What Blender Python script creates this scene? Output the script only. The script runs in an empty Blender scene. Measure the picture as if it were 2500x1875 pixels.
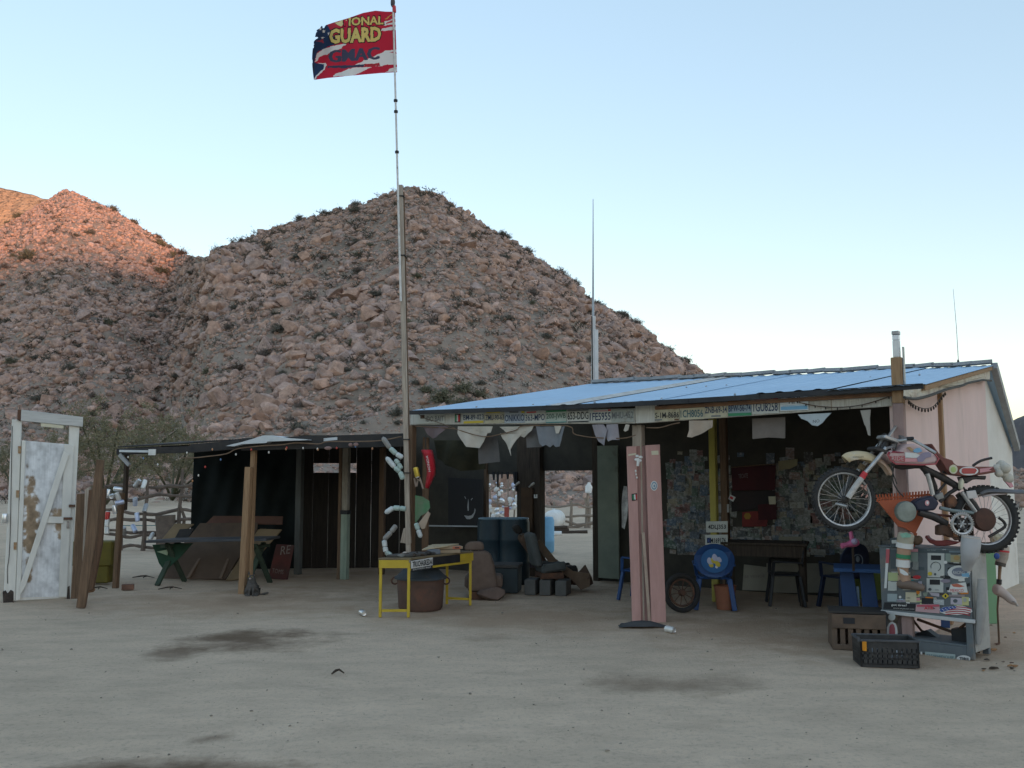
import bpy, bmesh, math, random
import numpy as np
from mathutils import Vector, Matrix, Quaternion
R = math.radians
random.seed(7); RNG = np.random.default_rng(7)
SC = bpy.context.scene; COL = SC.collection
# ---------------------------------------------------------------- camera
F = 2250.0; PITCH = math.atan(223 / F); CH = 1.6
cd = bpy.data.cameras.new('camera'); cam = bpy.data.objects.new('camera', cd); COL.objects.link(cam)
cam.location = (0, 0, CH); cam.rotation_euler = (R(90) + PITCH, 0, 0)
cd.sensor_width = 36; cd.lens = 36 * F / 2500; cd.clip_start = .1; cd.clip_end = 4000
SC.camera = cam
# ---------------------------------------------------------------- sky, sun, exposure
SUN_AZ, SUN_EL = R(150), R(3.0)          # azimuth clockwise from +Y: behind the viewer, a little to the right
w = bpy.data.worlds.new('World'); SC.world = w; w.use_nodes = True
nt = w.node_tree; bg = nt.nodes['Background']
sk = nt.nodes.new('ShaderNodeTexSky'); sk.sky_type = 'NISHITA'; sk.sun_disc = False
sk.sun_elevation = R(5.0); sk.sun_rotation = SUN_AZ; sk.altitude = 700
sk.air_density = 1.0; sk.dust_density = 0.4; sk.ozone_density = 1.6
hs = nt.nodes.new('ShaderNodeHueSaturation'); hs.inputs['Saturation'].default_value = 1.3; gm = nt.nodes.new('ShaderNodeGamma'); gm.inputs[1].default_value = .5
nt.links.new(sk.outputs[0], gm.inputs[0]); nt.links.new(gm.outputs[0], hs.inputs['Color']); tn = nt.nodes.new('ShaderNodeMix'); tn.data_type = 'RGBA'; tn.blend_type = 'MULTIPLY'; tn.inputs[0].default_value = 1; tn.inputs[7].default_value = (1.06, .975, .95, 1); nt.links.new(hs.outputs[0], tn.inputs[6]); nt.links.new(tn.outputs[2], bg.inputs[0]); bg.inputs[1].default_value = 0.15
sd = bpy.data.lights.new('sun', 'SUN'); so = bpy.data.objects.new('sun', sd); COL.objects.link(so)
sd.energy = 2.0; sd.angle = R(.5); sd.color = (.48, .235, .14)
sdir = Vector((math.sin(SUN_AZ) * math.cos(SUN_EL), math.cos(SUN_AZ) * math.cos(SUN_EL), math.sin(SUN_EL)))
so.rotation_euler = sdir.to_track_quat('Z', 'Y').to_euler()
vs = SC.view_settings; vs.view_transform = 'Standard'; vs.look = 'None'; vs.gamma = 1; vs.use_curve_mapping = False
vs.exposure = 2.28
# ---------------------------------------------------------------- measuring helpers (photo pixels of 2500 x 1875 -> points in the place)
def V(*a): return Vector(a)
def ray(px, py):
    a = (px - 1250) / F; b = (937.5 - py) / F; c, s = math.cos(PITCH), math.sin(PITCH)
    return Vector((a, c - b * s, s + b * c))
CAM = Vector((0, 0, CH))
def G(px, py, z=0.0): d = ray(px, py); return CAM + d * ((z - CH) / d.z)
def AT(px, py, Y): d = ray(px, py); return CAM + d * (Y / d.y)
def ONP(px, py, p, n): d = ray(px, py); return CAM + d * ((Vector(p) - CAM).dot(n) / d.dot(n))
def q2(x, y): return (x * 2500 / 2212, y * 2500 / 2212)
# ---------------------------------------------------------------- mesh builder
class MB:
    def __init__(s): s.v = []; s.f = []; s.mi = []; s.c = 0
    def add(s, vs_, fs, mi=None):
        o = len(s.v); s.v.extend([tuple(p) for p in vs_]); s.f.extend([tuple(i + o for i in f) for f in fs]); s.mi.extend([s.c if mi is None else mi] * len(fs)); return s
    def obox(s, c, X, Y, Z):
        c = Vector(c); vv = [c + X * i + Y * j + Z * k for i in (-.5, .5) for j in (-.5, .5) for k in (-.5, .5)]
        return s.add(vv, [(0, 1, 3, 2), (4, 6, 7, 5), (0, 4, 5, 1), (2, 3, 7, 6), (0, 2, 6, 4), (1, 5, 7, 3)])
    def box(s, c, sz, rz=0, rot=None):
        M = rot if rot is not None else Matrix.Rotation(rz, 3, 'Z')
        return s.obox(c, M @ V(sz[0], 0, 0), M @ V(0, sz[1], 0), M @ V(0, 0, sz[2]))
    def bar(s, a, b, w_, h=None, side=None):
        a, b = Vector(a), Vector(b); d = b - a; t = d.normalized()
        sd_ = Vector(side) if side is not None else (t.cross(V(0, 0, 1)) if abs(t.z) < .95 else V(1, 0, 0))
        sd_ = (sd_ - t * sd_.dot(t)).normalized(); up = sd_.cross(t)
        return s.obox((a + b) / 2, sd_ * w_, up * (h or w_), d)
    def tube(s, pts, r, seg=8, closed=False):
        pts = [Vector(p) for p in pts]; n = len(pts); rs = list(np.interp(np.linspace(0, 1, n), np.linspace(0, 1, len(r)), r)) if isinstance(r, (list, tuple)) else [r] * n
        o = len(s.v); prev = None
        for i, p in enumerate(pts):
            if closed: t = pts[(i + 1) % n] - pts[i - 1]
            else: t = pts[min(i + 1, n - 1)] - pts[max(i - 1, 0)]
            t.normalize()
            if prev is None: x = t.orthogonal().normalized()
            else: x = (prev - t * prev.dot(t)).normalized()
            prev = x; y = t.cross(x)
            for k in range(seg):
                a = 2 * math.pi * k / seg; s.v.append(tuple(p + (x * math.cos(a) + y * math.sin(a)) * rs[i]))
        fs = []
        for i in range(n if closed else n - 1):
            for k in range(seg):
                a, b = o + i * seg, o + ((i + 1) % n) * seg; fs.append((a + k, a + (k + 1) % seg, b + (k + 1) % seg, b + k))
        if not closed: fs.append(tuple(o + k for k in reversed(range(seg)))); fs.append(tuple(o + (n - 1) * seg + k for k in range(seg)))
        s.f.extend(fs); s.mi.extend([s.c] * len(fs)); return s
    def lathe(s, c, axis, prof, seg=20):
        c = Vector(c); z = Vector(axis).normalized(); x = z.orthogonal().normalized(); y = z.cross(x); o = len(s.v)
        for r, h in prof:
            for k in range(seg):
                a = 2 * math.pi * k / seg; s.v.append(tuple(c + z * h + (x * math.cos(a) + y * math.sin(a)) * r))
        fs = []
        for i in range(len(prof) - 1):
            for k in range(seg):
                a, b = o + i * seg, o + (i + 1) * seg; fs.append((a + k, a + (k + 1) % seg, b + (k + 1) % seg, b + k))
        if prof[0][0] > 1e-4: fs.append(tuple(o + k for k in reversed(range(seg))))
        if prof[-1][0] > 1e-4: fs.append(tuple(o + (len(prof) - 1) * seg + k for k in range(seg)))
        s.f.extend(fs); s.mi.extend([s.c] * len(fs)); return s
    def prism(s, poly, off):
        poly = [Vector(p) for p in poly]; off = Vector(off); n = len(poly)
        fs = [tuple(range(n)), tuple(n + i for i in reversed(range(n)))] + [(i, n + i, n + (i + 1) % n, (i + 1) % n) for i in range(n)]
        return s.add(poly + [p + off for p in poly], fs)
    def ball(s, c, r, seg=12, rings=8, rot=None):
        c = Vector(c); r = Vector(r) if hasattr(r, '__len__') else Vector((r, r, r)); vv = []; M = rot or Matrix.Identity(3)
        for i in range(1, rings):
            t = math.pi * i / rings
            for k in range(seg):
                a = 2 * math.pi * k / seg; vv.append(c + M @ V(r.x * math.sin(t) * math.cos(a), r.y * math.sin(t) * math.sin(a), r.z * math.cos(t)))
        vv += [c + M @ V(0, 0, r.z), c - M @ V(0, 0, r.z)]; T, B = len(vv) - 2, len(vv) - 1; fs = []
        for k in range(seg):
            fs.append((T, k, (k + 1) % seg)); e = (rings - 2) * seg; fs.append((B, e + (k + 1) % seg, e + k))
            for i in range(rings - 2): fs.append((i * seg + k, (i + 1) * seg + k, (i + 1) * seg + (k + 1) % seg, i * seg + (k + 1) % seg))
        return s.add(vv, fs)
    def ring(s, c, axis, R_, r, seg=32, rs=8):
        z = Vector(axis).normalized(); x = z.orthogonal().normalized(); y = z.cross(x); c = Vector(c)
        return s.tube([c + (x * math.cos(2 * math.pi * i / seg) + y * math.sin(2 * math.pi * i / seg)) * R_ for i in range(seg)], r, rs, True)
    def build(s, name, mats, parent=None, smooth=False, bev=0, loc=None, **props):
        o0 = Vector(loc) if loc is not None else (Vector(parent['_w']) if parent is not None else V(0, 0, 0))
        me = bpy.data.meshes.new(name); me.from_pydata([tuple(Vector(p) - o0) for p in s.v], [], s.f)
        mats = mats if isinstance(mats, (list, tuple)) else [mats]
        for m in mats: me.materials.append(m)
        if len(mats) > 1: me.polygons.foreach_set('material_index', s.mi)
        bm = bmesh.new(); bm.from_mesh(me); bmesh.ops.recalc_face_normals(bm, faces=bm.faces)
        if bev: bmesh.ops.bevel(bm, geom=[e for e in bm.edges if e.is_manifold and e.calc_face_angle(0) > .5], offset=bev, segments=1, affect='EDGES', clamp_overlap=True)
        bm.to_mesh(me); bm.free()
        if smooth:
            me.shade_smooth(); me.set_sharp_from_angle(angle=R(42))
        o = bpy.data.objects.new(name, me); COL.objects.link(o)
        if parent is not None: o.parent = parent; o['_w'] = tuple(o0)
        else: o.location = o0; o['_w'] = tuple(o0)
        for k, v_ in props.items(): o[k] = v_
        return o
def thing(name, label, cat, loc=(0, 0, 0), group=None):
    o = bpy.data.objects.new(name, None); COL.objects.link(o); o.empty_display_size = .1
    o.location = loc; o['_w'] = tuple(loc); o['label'] = label; o['category'] = cat
    if group: o['group'] = group
    return o
def solo(name, mb, mats, label, cat, group=None, smooth=False, bev=0):
    a = np.array(mb.v); c = (a.min(0) + a.max(0)) / 2; c[2] = a[:, 2].min()
    o = mb.build(name, mats, None, smooth, bev, loc=tuple(c)); o['label'] = label; o['category'] = cat
    if group: o['group'] = group
    return o
def struct(o): o['kind'] = 'structure'; return o
def dup(root, loc, rz=0.0, label=None, scale=None):
    r = root.copy(); COL.objects.link(r); r.location = loc; r.rotation_euler = (0, 0, rz); r['_w'] = tuple(loc)
    if label: r['label'] = label
    if scale: r.scale = (scale,) * 3 if not hasattr(scale, '__len__') else scale
    for ch in root.children:
        c = ch.copy(); COL.objects.link(c); c.parent = r
        for g in ch.children: d = g.copy(); COL.objects.link(d); d.parent = c
    return r
# ---------------------------------------------------------------- materials
MC = {}
def mat(name, c1, c2=None, sc=6.0, rough=.8, bump=0.0, metal=0.0, st=(1, 1, 1), c3=None, sc3=2.0, lo3=.55, hi3=.7, spec=.3, bsc=None, vary=0.0):
    if name in MC: return MC[name]
    m = bpy.data.materials.new(name); m.use_nodes = True; t = m.node_tree; N = t.nodes; L = t.links; b = N['Principled BSDF']
    b.inputs['Roughness'].default_value = rough; b.inputs['Metallic'].default_value = metal; b.inputs['Specular IOR Level'].default_value = spec
    c1 = (*c1, 1)
    if c2 is None: c2 = tuple(x * .8 for x in c1[:3])
    tc = N.new('ShaderNodeTexCoord'); mp = N.new('ShaderNodeMapping'); mp.inputs['Scale'].default_value = st; L.new(tc.outputs['Object'], mp.inputs[0])
    oi = N.new('ShaderNodeObjectInfo'); va = N.new('ShaderNodeVectorMath'); va.operation = 'ADD'; L.new(mp.outputs[0], va.inputs[0])
    sv = N.new('ShaderNodeVectorMath'); sv.operation = 'SCALE'; sv.inputs[0].default_value = (13.1, 7.7, 5.3); L.new(oi.outputs['Random'], sv.inputs['Scale']); L.new(sv.outputs[0], va.inputs[1])
    n = N.new('ShaderNodeTexNoise'); n.inputs['Scale'].default_value = sc; n.inputs['Detail'].default_value = 6; n.inputs['Roughness'].default_value = .65; L.new(va.outputs[0], n.inputs['Vector'])
    rp = N.new('ShaderNodeMapRange'); rp.inputs[1].default_value = .33; rp.inputs[2].default_value = .67; L.new(n.outputs[0], rp.inputs[0])
    mx = N.new('ShaderNodeMix'); mx.data_type = 'RGBA'; mx.inputs[6].default_value = c1; mx.inputs[7].default_value = (*c2[:3], 1); L.new(rp.outputs[0], mx.inputs[0]); out = mx.outputs[2]
    if c3 is not None:
        n3 = N.new('ShaderNodeTexNoise'); n3.inputs['Scale'].default_value = sc3; n3.inputs['Detail'].default_value = 8; n3.inputs['Roughness'].default_value = .7; L.new(va.outputs[0], n3.inputs['Vector'])
        r3 = N.new('ShaderNodeMapRange'); r3.inputs[1].default_value = lo3; r3.inputs[2].default_value = hi3; L.new(n3.outputs[0], r3.inputs[0])
        m3 = N.new('ShaderNodeMix'); m3.data_type = 'RGBA'; L.new(r3.outputs[0], m3.inputs[0]); L.new(out, m3.inputs[6]); m3.inputs[7].default_value = (*c3, 1); out = m3.outputs[2]
    if vary:
        h = N.new('ShaderNodeHueSaturation'); mr = N.new('ShaderNodeMapRange'); mr.inputs[3].default_value = 1 - vary; mr.inputs[4].default_value = 1 + vary
        L.new(oi.outputs['Random'], mr.inputs[0]); L.new(mr.outputs[0], h.inputs['Value']); L.new(out, h.inputs['Color']); out = h.outputs[0]
    L.new(out, b.inputs['Base Color'])
    if bump:
        bp = N.new('ShaderNodeBump'); bp.inputs['Strength'].default_value = 1; bp.inputs['Distance'].default_value = bump; src = n.outputs[0]
        if bsc:
            n2 = N.new('ShaderNodeTexNoise'); n2.inputs['Scale'].default_value = bsc; n2.inputs['Detail'].default_value = 5; L.new(va.outputs[0], n2.inputs['Vector']); src = n2.outputs[0]
        L.new(src, bp.inputs['Height']); L.new(bp.outputs[0], b.inputs['Normal'])
    MC[name] = m; return m
def wood(name, c1, c2, rough=.85, c3=None, **k): return mat(name, c1, c2, 7, rough, .006, st=(7, 7, .5), c3=c3, bsc=9, **k)
W_GREY = wood('weathered wood', (.46, .39, .32), (.29, .24, .195))
W_TAN = wood('tan timber', (.36, .23, .13), (.24, .145, .08))
W_DARK = wood('dark timber', (.075, .055, .04), (.035, .026, .02))
W_MID = wood('brown timber', (.19, .12, .075), (.10, .065, .042))
W_WHITE = wood('white painted wood', (.72, .72, .68), (.58, .58, .55), c3=(.3, .24, .18), sc3=2.2, lo3=.66, hi3=.74)
W_PINK = mat('pink painted board', (.50, .30, .27), (.41, .24, .215), 5, .85, .004, st=(3, 3, .5), c3=(.42, .33, .29), sc3=3, lo3=.6, hi3=.75)
BLACK = mat('black plastic', (.015, .016, .02), (.03, .03, .032), 9, .5, .001)
RUBBER = mat('black rubber', (.022, .022, .023), (.04, .038, .036), 12, .8, .002)
WHITE = mat('white paint', (.75, .75, .73), (.62, .62, .6), 7, .6)
STEEL = mat('worn steel', (.42, .42, .43), (.25, .24, .23), 14, .42, .001, metal=.75)
CAN = mat('aluminium can', (.78, .79, .8), (.6, .61, .62), 14, .32, 0, metal=.85)
RUST = mat('rusty iron', (.13, .065, .04), (.07, .045, .035), 9, .85, .004, c3=(.2, .09, .05), sc3=5)
TARP = mat('black tarpaulin', (.014, .019, .02), (.022, .028, .028), 3, .75, .01, spec=.1)
WIRE = mat('dark wire', (.03, .03, .03), (.05, .045, .04), 9, .7)
ROPE = mat('brown rope', (.22, .15, .1), (.15, .1, .07), 12, .9)
def flat(name, c, rough=.6, var=.88): return mat(name, c, tuple(x * var for x in c), 8, rough)
INK = flat('black ink', (.025, .026, .03))
RED = flat('red print', (.55, .05, .06)); BLUE = flat('blue print', (.05, .1, .33)); GREEN = flat('green print', (.05, .24, .12))
YEL = flat('yellow print', (.62, .48, .06)); ORG = flat('orange print', (.65, .22, .03)); CREAM = flat('cream paper', (.6, .56, .42)); PAPER = flat('white paper', (.68, .68, .66))
PINKP = flat('pink print', (.62, .3, .32)); SKYB = flat('light blue print', (.2, .42, .62)); TEAL = flat('teal print', (.06, .25, .26)); LIME = flat('lime print', (.42, .52, .2))
# ---------------------------------------------------------------- flat lettering
def glyphs(txt, bold=0.0):
    cu = bpy.data.curves.new('t', 'FONT'); cu.body = txt; cu.offset = bold; cu.resolution_u = 2
    ob = bpy.data.objects.new('t', cu); me = bpy.data.meshes.new_from_object(ob)
    vv = np.array([v.co[:2] for v in me.vertices]); ff = [tuple(p.vertices) for p in me.polygons]
    bpy.data.objects.remove(ob); bpy.data.curves.remove(cu); bpy.data.meshes.remove(me)
    a, b = vv.min(0), vv.max(0); return (vv - a) / (b - a), ff
def text(txt, o, X, Y, m, parent, name='lettering', bold=0.0, lift=.0025, mb=None):
    """letters filling the parallelogram o, o+X, o+Y, printed proud of the surface"""
    vv, ff = glyphs(txt, bold); o, X, Y = Vector(o), Vector(X), Vector(Y); n = X.cross(Y).normalized() * lift
    q = mb or MB(); q.add([o + X * a + Y * b + n for a, b in vv], ff)
    if mb is None: return q.build(name, m, parent)
def tri_raster(vv, ff, gx, gy):
    """which grid points (gx,gy) fall inside the triangulated outline"""
    hit = np.zeros(gx.shape, bool)
    for f in ff:
        for k in range(1, len(f) - 1):
            a, b, c = vv[f[0]], vv[f[k]], vv[f[k + 1]]
            d1 = (gx - b[0]) * (a[1] - b[1]) - (a[0] - b[0]) * (gy - b[1]); d2 = (gx - c[0]) * (b[1] - c[1]) - (b[0] - c[0]) * (gy - c[1]); d3 = (gx - a[0]) * (c[1] - a[1]) - (c[0] - a[0]) * (gy - a[1])
            hit |= ~(((d1 < 0) | (d2 < 0) | (d3 < 0)) & ((d1 > 0) | (d2 > 0) | (d3 > 0)))
    return hit
def inpoly(poly, gx, gy):
    ins = np.zeros(gx.shape, bool); n = len(poly)
    for i in range(n):
        (x1, y1), (x2, y2) = poly[i], poly[(i + 1) % n]
        if y1 == y2: continue
        ins ^= ((y1 > gy) != (y2 > gy)) & (gx < (x2 - x1) * (gy - y1) / (y2 - y1) + x1)
    return ins
def catmull(pts, n=6):
    P = [Vector(p) for p in pts]; out = []
    for i in range(len(P) - 1):
        a, b, c, d = P[max(i - 1, 0)], P[i], P[i + 1], P[min(i + 2, len(P) - 1)]
        for k in range(n):
            t = k / n; out.append(.5 * ((2 * b) + (c - a) * t + (2 * a - 5 * b + 4 * c - d) * t * t + (3 * b - a - 3 * c + d) * t ** 3))
    return out + [P[-1]]
def cloth(pts, n, amp=.02, th=.006, cuts=3, seed=0, freq=14.0):
    """a hanging rag cut to an outline, rippled and given thickness"""
    bm = bmesh.new(); f = bm.faces.new([bm.verts.new(p) for p in pts]); bmesh.ops.triangulate(bm, faces=[f])
    for _ in range(cuts): bmesh.ops.subdivide_edges(bm, edges=bm.edges[:], cuts=1, use_grid_fill=True)
    n = Vector(n).normalized(); zt = max(v.co.z for v in bm.verts); r = random.Random(seed); ph = r.random() * 6; hz = n.cross(V(0, 0, 1)).normalized()
    for v in bm.verts:
        s_ = v.co.dot(hz); v.co += n * (math.sin(s_ * freq + ph) * amp * min(1, (zt - v.co.z) * 6 + .15) + math.sin(s_ * freq * 2.3 + ph * 2 + v.co.z * 8) * amp * .4)
    bmesh.ops.recalc_face_normals(bm, faces=bm.faces); q = MB(); bm.verts.index_update(); k = len(bm.verts); a = [v.co.copy() for v in bm.verts]; fs = [tuple(v.index for v in f.verts) for f in bm.faces]
    fs += [tuple(i + k for i in reversed(f)) for f in fs] + [(e.verts[0].index, e.verts[1].index, e.verts[1].index + k, e.verts[0].index + k) for e in bm.edges if len(e.link_faces) == 1]
    q.add(a + [v - n * th for v in a], fs); bm.free(); return q
# ================================================================ GROUND
def vnoise(x, y, s=0):
    xi = np.floor(x).astype(np.int64); yi = np.floor(y).astype(np.int64); fx = x - xi; fy = y - yi
    def h(a, b):
        n = (a * 374761393 + b * 668265263 + s * 982451653) & 0xffffffff; n = ((n ^ (n >> 13)) * 1274126177) & 0xffffffff; return ((n ^ (n >> 16)) & 0xffff) / 65535.0
    u = fx * fx * (3 - 2 * fx); v = fy * fy * (3 - 2 * fy)
    return (h(xi, yi) * (1 - u) + h(xi + 1, yi) * u) * (1 - v) + (h(xi, yi + 1) * (1 - u) + h(xi + 1, yi + 1) * u) * v
def fbm(x, y, s=0, o=4): return sum((vnoise(x * 2 ** i, y * 2 ** i, s + i) - .5) * .5 ** i for i in range(o))
def gridmesh(X, Y, Z):
    r, c = X.shape; me = bpy.data.meshes.new('g'); i = np.arange(r * c).reshape(r, c)
    q = np.stack([i[:-1, :-1], i[:-1, 1:], i[1:, 1:], i[1:, :-1]], -1).reshape(-1, 4)
    me.vertices.add(r * c); me.vertices.foreach_set('co', np.stack([X, Y, Z], -1).astype(np.float32).ravel())
    me.loops.add(q.size); me.loops.foreach_set('vertex_index', q.astype(np.int32).ravel()); me.polygons.add(len(q)); me.polygons.foreach_set('loop_start', np.arange(0, q.size, 4, dtype=np.int32))
    me.update(); me.validate(); return me
def ground_material():
    m = bpy.data.materials.new('sandy yard'); m.use_nodes = True; t = m.node_tree; N = t.nodes; L = t.links; b = N['Principled BSDF']
    b.inputs['Roughness'].default_value = .95; b.inputs['Specular IOR Level'].default_value = .1
    tc = N.new('ShaderNodeTexCoord'); P = tc.outputs['Object']
    def noise(sc, det=6, st=None):
        n = N.new('ShaderNodeTexNoise'); n.inputs['Scale'].default_value = sc; n.inputs['Detail'].default_value = det; n.inputs['Roughness'].default_value = .65
        if st: mp = N.new('ShaderNodeMapping'); mp.inputs['Scale'].default_value = st; mp.inputs['Rotation'].default_value = (0, 0, -.5); L.new(P, mp.inputs[0]); L.new(mp.outputs[0], n.inputs['Vector'])
        else: L.new(P, n.inputs['Vector'])
        return n.outputs[0]
    def rng(x, a, c, lo=0., hi=1.):
        r = N.new('ShaderNodeMapRange'); r.inputs[1].default_value = a; r.inputs[2].default_value = c; r.inputs[3].default_value = lo; r.inputs[4].default_value = hi; L.new(x, r.inputs[0]); return r.outputs[0]
    def mix(f, a, c):
        x = N.new('ShaderNodeMix'); x.data_type = 'RGBA'; L.new(f, x.inputs[0])
        for k, v_ in ((6, a), (7, c)):
            if isinstance(v_, tuple): x.inputs[k].default_value = (*v_, 1)
            else: L.new(v_, x.inputs[k])
        return x.outputs[2]
    def math_(op, a, c):
        x = N.new('ShaderNodeMath'); x.operation = op
        for k, v_ in ((0, a), (1, c)):
            if isinstance(v_, (int, float)): x.inputs[k].default_value = v_
            else: L.new(v_, x.inputs[k])
        return x.outputs[0]
    big = noise(.35, 5); med = noise(1.7, 6, (1, 2.2, 1)); fine = noise(26, 4); grain = noise(140, 2)
    c = mix(rng(big, .35, .65), (.74, .575, .43), (.62, .485, .36))
    c = mix(rng(med, .42, .72, 0, .4), c, (.34, .27, .205))
    c = mix(rng(fine, .52, .8, 0, .5), c, (.2, .17, .14)); c = mix(rng(grain, .6, .75, 0, .45), c, (.15, .13, .11)); c = mix(rng(grain, .4, .25, 0, .35), c, (.5, .46, .4))
    # damp / oily patches spilt on the sand
    sn = noise(1.9, 9)
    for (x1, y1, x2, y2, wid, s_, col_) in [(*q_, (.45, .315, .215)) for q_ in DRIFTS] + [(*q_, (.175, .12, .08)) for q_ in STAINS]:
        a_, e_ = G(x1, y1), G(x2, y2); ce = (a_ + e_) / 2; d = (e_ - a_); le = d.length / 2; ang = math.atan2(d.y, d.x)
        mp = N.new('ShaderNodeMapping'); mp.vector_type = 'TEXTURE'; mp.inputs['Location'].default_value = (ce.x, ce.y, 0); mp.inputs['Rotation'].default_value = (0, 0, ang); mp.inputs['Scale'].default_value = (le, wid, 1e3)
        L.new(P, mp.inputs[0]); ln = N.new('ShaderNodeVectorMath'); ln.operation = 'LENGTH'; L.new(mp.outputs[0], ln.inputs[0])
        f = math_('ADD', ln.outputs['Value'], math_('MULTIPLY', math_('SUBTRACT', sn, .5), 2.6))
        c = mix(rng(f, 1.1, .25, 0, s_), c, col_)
    L.new(c, b.inputs['Base Color'])
    bp = N.new('ShaderNodeBump'); bp.inputs['Strength'].default_value = .8; bp.inputs['Distance'].default_value = .03
    L.new(math_('ADD', math_('ADD', fine, math_('MULTIPLY', grain, .8)), math_('MULTIPLY', med, .25)), bp.inputs['Height']); L.new(bp.outputs[0], b.inputs['Normal'])
    return m
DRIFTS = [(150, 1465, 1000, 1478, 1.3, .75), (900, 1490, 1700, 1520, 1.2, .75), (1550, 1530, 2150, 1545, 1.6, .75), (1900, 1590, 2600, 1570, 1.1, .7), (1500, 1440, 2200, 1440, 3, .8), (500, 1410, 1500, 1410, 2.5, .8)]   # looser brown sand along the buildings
STAINS = [(380, 1572, 830, 1552, .62, .9), (440, 1556, 740, 1550, .34, .6), (340, 1596, 500, 1592, .40, .6), (1400, 1668, 1860, 1668, .38, .55), (440, 1812, 590, 1782, .12, .6), (100, 1880, 700, 1872, .26, .9), (430, 1880, 760, 1872, .16, .5), (1120, 1560, 1290, 1548, .25, .2), (500, 1470, 700, 1460, .4, .3)]
def ax(lim, fine, n_f, n_c): a = np.linspace(-fine, fine, n_f); e = np.geomspace(fine * 1.03, lim, n_c); return np.concatenate([-e[::-1], a, e])
gx, gy = np.meshgrid(ax(1500, 9, 361, 22), ax(1500, 9, 361, 22) + 9)
nearm = np.clip((30 - np.abs(gy - 9) - np.abs(gx)) / 8, 0, 1)
gz = (fbm(gx * 1.1, gy * 1.3, 3, 4) * .012 + fbm(gx * 5, gy * 6, 9, 2) * .007) * nearm
gz -= gz[(np.abs(gx) < 9) & (gy < 18)].max() * .5
def wave(x, y):   # shallow tyre ruts crossing the yard
    z = 0 * x
    for (a, b_, c_) in ((-.35, 3.6, .16), (-.35, 4.9, .14), (.25, 5.6, .12), (-.9, 6.2, .12)): z += -.008 * np.exp(-((y - (b_ + a * x + .25 * np.sin(x * .6))) / c_) ** 2)
    return z
gz += wave(gx, gy) * nearm * np.clip((9 - gy) / 2, 0, 1)
me = gridmesh(gx, gy, gz); me.materials.append(ground_material()); me.shade_smooth()
ground = bpy.data.objects.new('ground', me); COL.objects.link(ground); struct(ground)
# ================================================================ HILLSIDE
def sil(pts):
    U, T = [], []
    for x, y in pts: d = ray(*q2(x, y)); U.append(d.x / d.y); T.append(d.z / d.y)
    return np.array(U), np.array(T)
SK = sil([(-420, 640), (-200, 580), (-60, 520), (0, 492), (25, 478), (60, 455), (100, 433), (125, 420), (142, 412), (165, 420), (210, 440), (260, 465), (300, 490), (340, 512), (380, 538), (405, 551), (418, 554), (440, 553), (480, 536), (560, 508), (640, 480), (700, 463), (780, 444), (850, 418), (872, 407), (890, 408), (930, 418), (958, 430), (966, 438), (1010, 462), (1050, 492), (1110, 528), (1150, 553), (1200, 588), (1240, 612), (1252, 632), (1285, 656), (1330, 678), (1380, 703), (1420, 742), (1470, 777), (1530, 817), (1580, 845), (1640, 880), (1760, 930), (1900, 968), (2050, 1002), (2200, 1014), (2500, 1022), (2900, 1026)])
NU, NS = 560, 220
US = np.linspace(-.78, 1.0, NU); TT = np.interp(US, SK[0], SK[1])
lf = np.clip((-.325 - US) / .06, 0, 1); lf = lf * lf * (3 - 2 * lf)
rt = np.clip((US - .12) / .5, 0, 1)
DC = 150 + 165 * lf - 75 * rt; PW = 1.22 + .35 * lf; FOOT = 46 - 6 * np.clip(US * 2, -1, 1)
SS = np.linspace(0, 1.18, NS)
Sg, Ug = np.meshgrid(SS, US, indexing='ij')
HY = FOOT + (DC - FOOT) * Sg; HX = Ug * HY
zc = CH + TT * DC + .0 * US
Zs = np.where(Sg <= 1, np.sign(Sg) * np.abs(Sg) ** PW, 1 - (Sg - 1) * 2.2)
HZ = -.4 + (zc + .4) * Zs
dmp = np.clip(Sg * 5, 0, 1) * np.where(Sg <= 1, np.clip((1 - Sg) * 6, .16, 1), .2)
HZ += dmp * (fbm(HX * .035, HY * .035, 21, 5) * 4 + fbm(HX * .2, HY * .2, 33, 3) * 1.6) * np.clip(DC / 200, .5, 1.3)
HZ = HZ + np.clip(Sg * 8, 0, 1) * .25 * (vnoise(HX * .9, HY * .9, 5) - .5)
W_ROCKY = mat('stony hillside soil', (.33, .255, .20), (.23, .18, .14), .9, .95, .15, c3=(.18, .145, .115), sc3=.25, lo3=.5, hi3=.62)
me = gridmesh(HX, HY, HZ); me.materials.append(W_ROCKY); me.shade_smooth()
hill = bpy.data.objects.new('hillside', me); COL.objects.link(hill); struct(hill); hill['_w'] = (0, 0, 0)
def hz(u, y):
    """height of the hillside at direction u = x/y and depth y"""
    iu = np.clip((u - US[0]) / (US[1] - US[0]), 0, NU - 1.001); i0 = iu.astype(int); fu = iu - i0
    def col(i): s = np.clip((y - FOOT[i]) / (DC[i] - FOOT[i]) / SS[1], 0, NS - 1.001); j = s.astype(int); f = s - j; return HZ[j, i] * (1 - f) + HZ[j + 1, i] * f
    return col(i0) * (1 - fu) + col(i0 + 1) * fu
def onhill(px, py):
    """first point of the hillside met by the line of sight through a photo pixel"""
    d = ray(px, py); u = d.x / d.y; T = d.z / d.y
    iu = int(np.clip((u - US[0]) / (US[1] - US[0]), 0, NU - 2)); ys = np.linspace(FOOT[iu] + 1, DC[iu], 400); zz = hz(np.full(400, u), ys)
    k = np.argmax(zz >= CH + T * ys) if (zz >= CH + T * ys).any() else np.argmax((zz - CH) / ys)
    return Vector((u * ys[k], ys[k], zz[k]))
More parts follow.
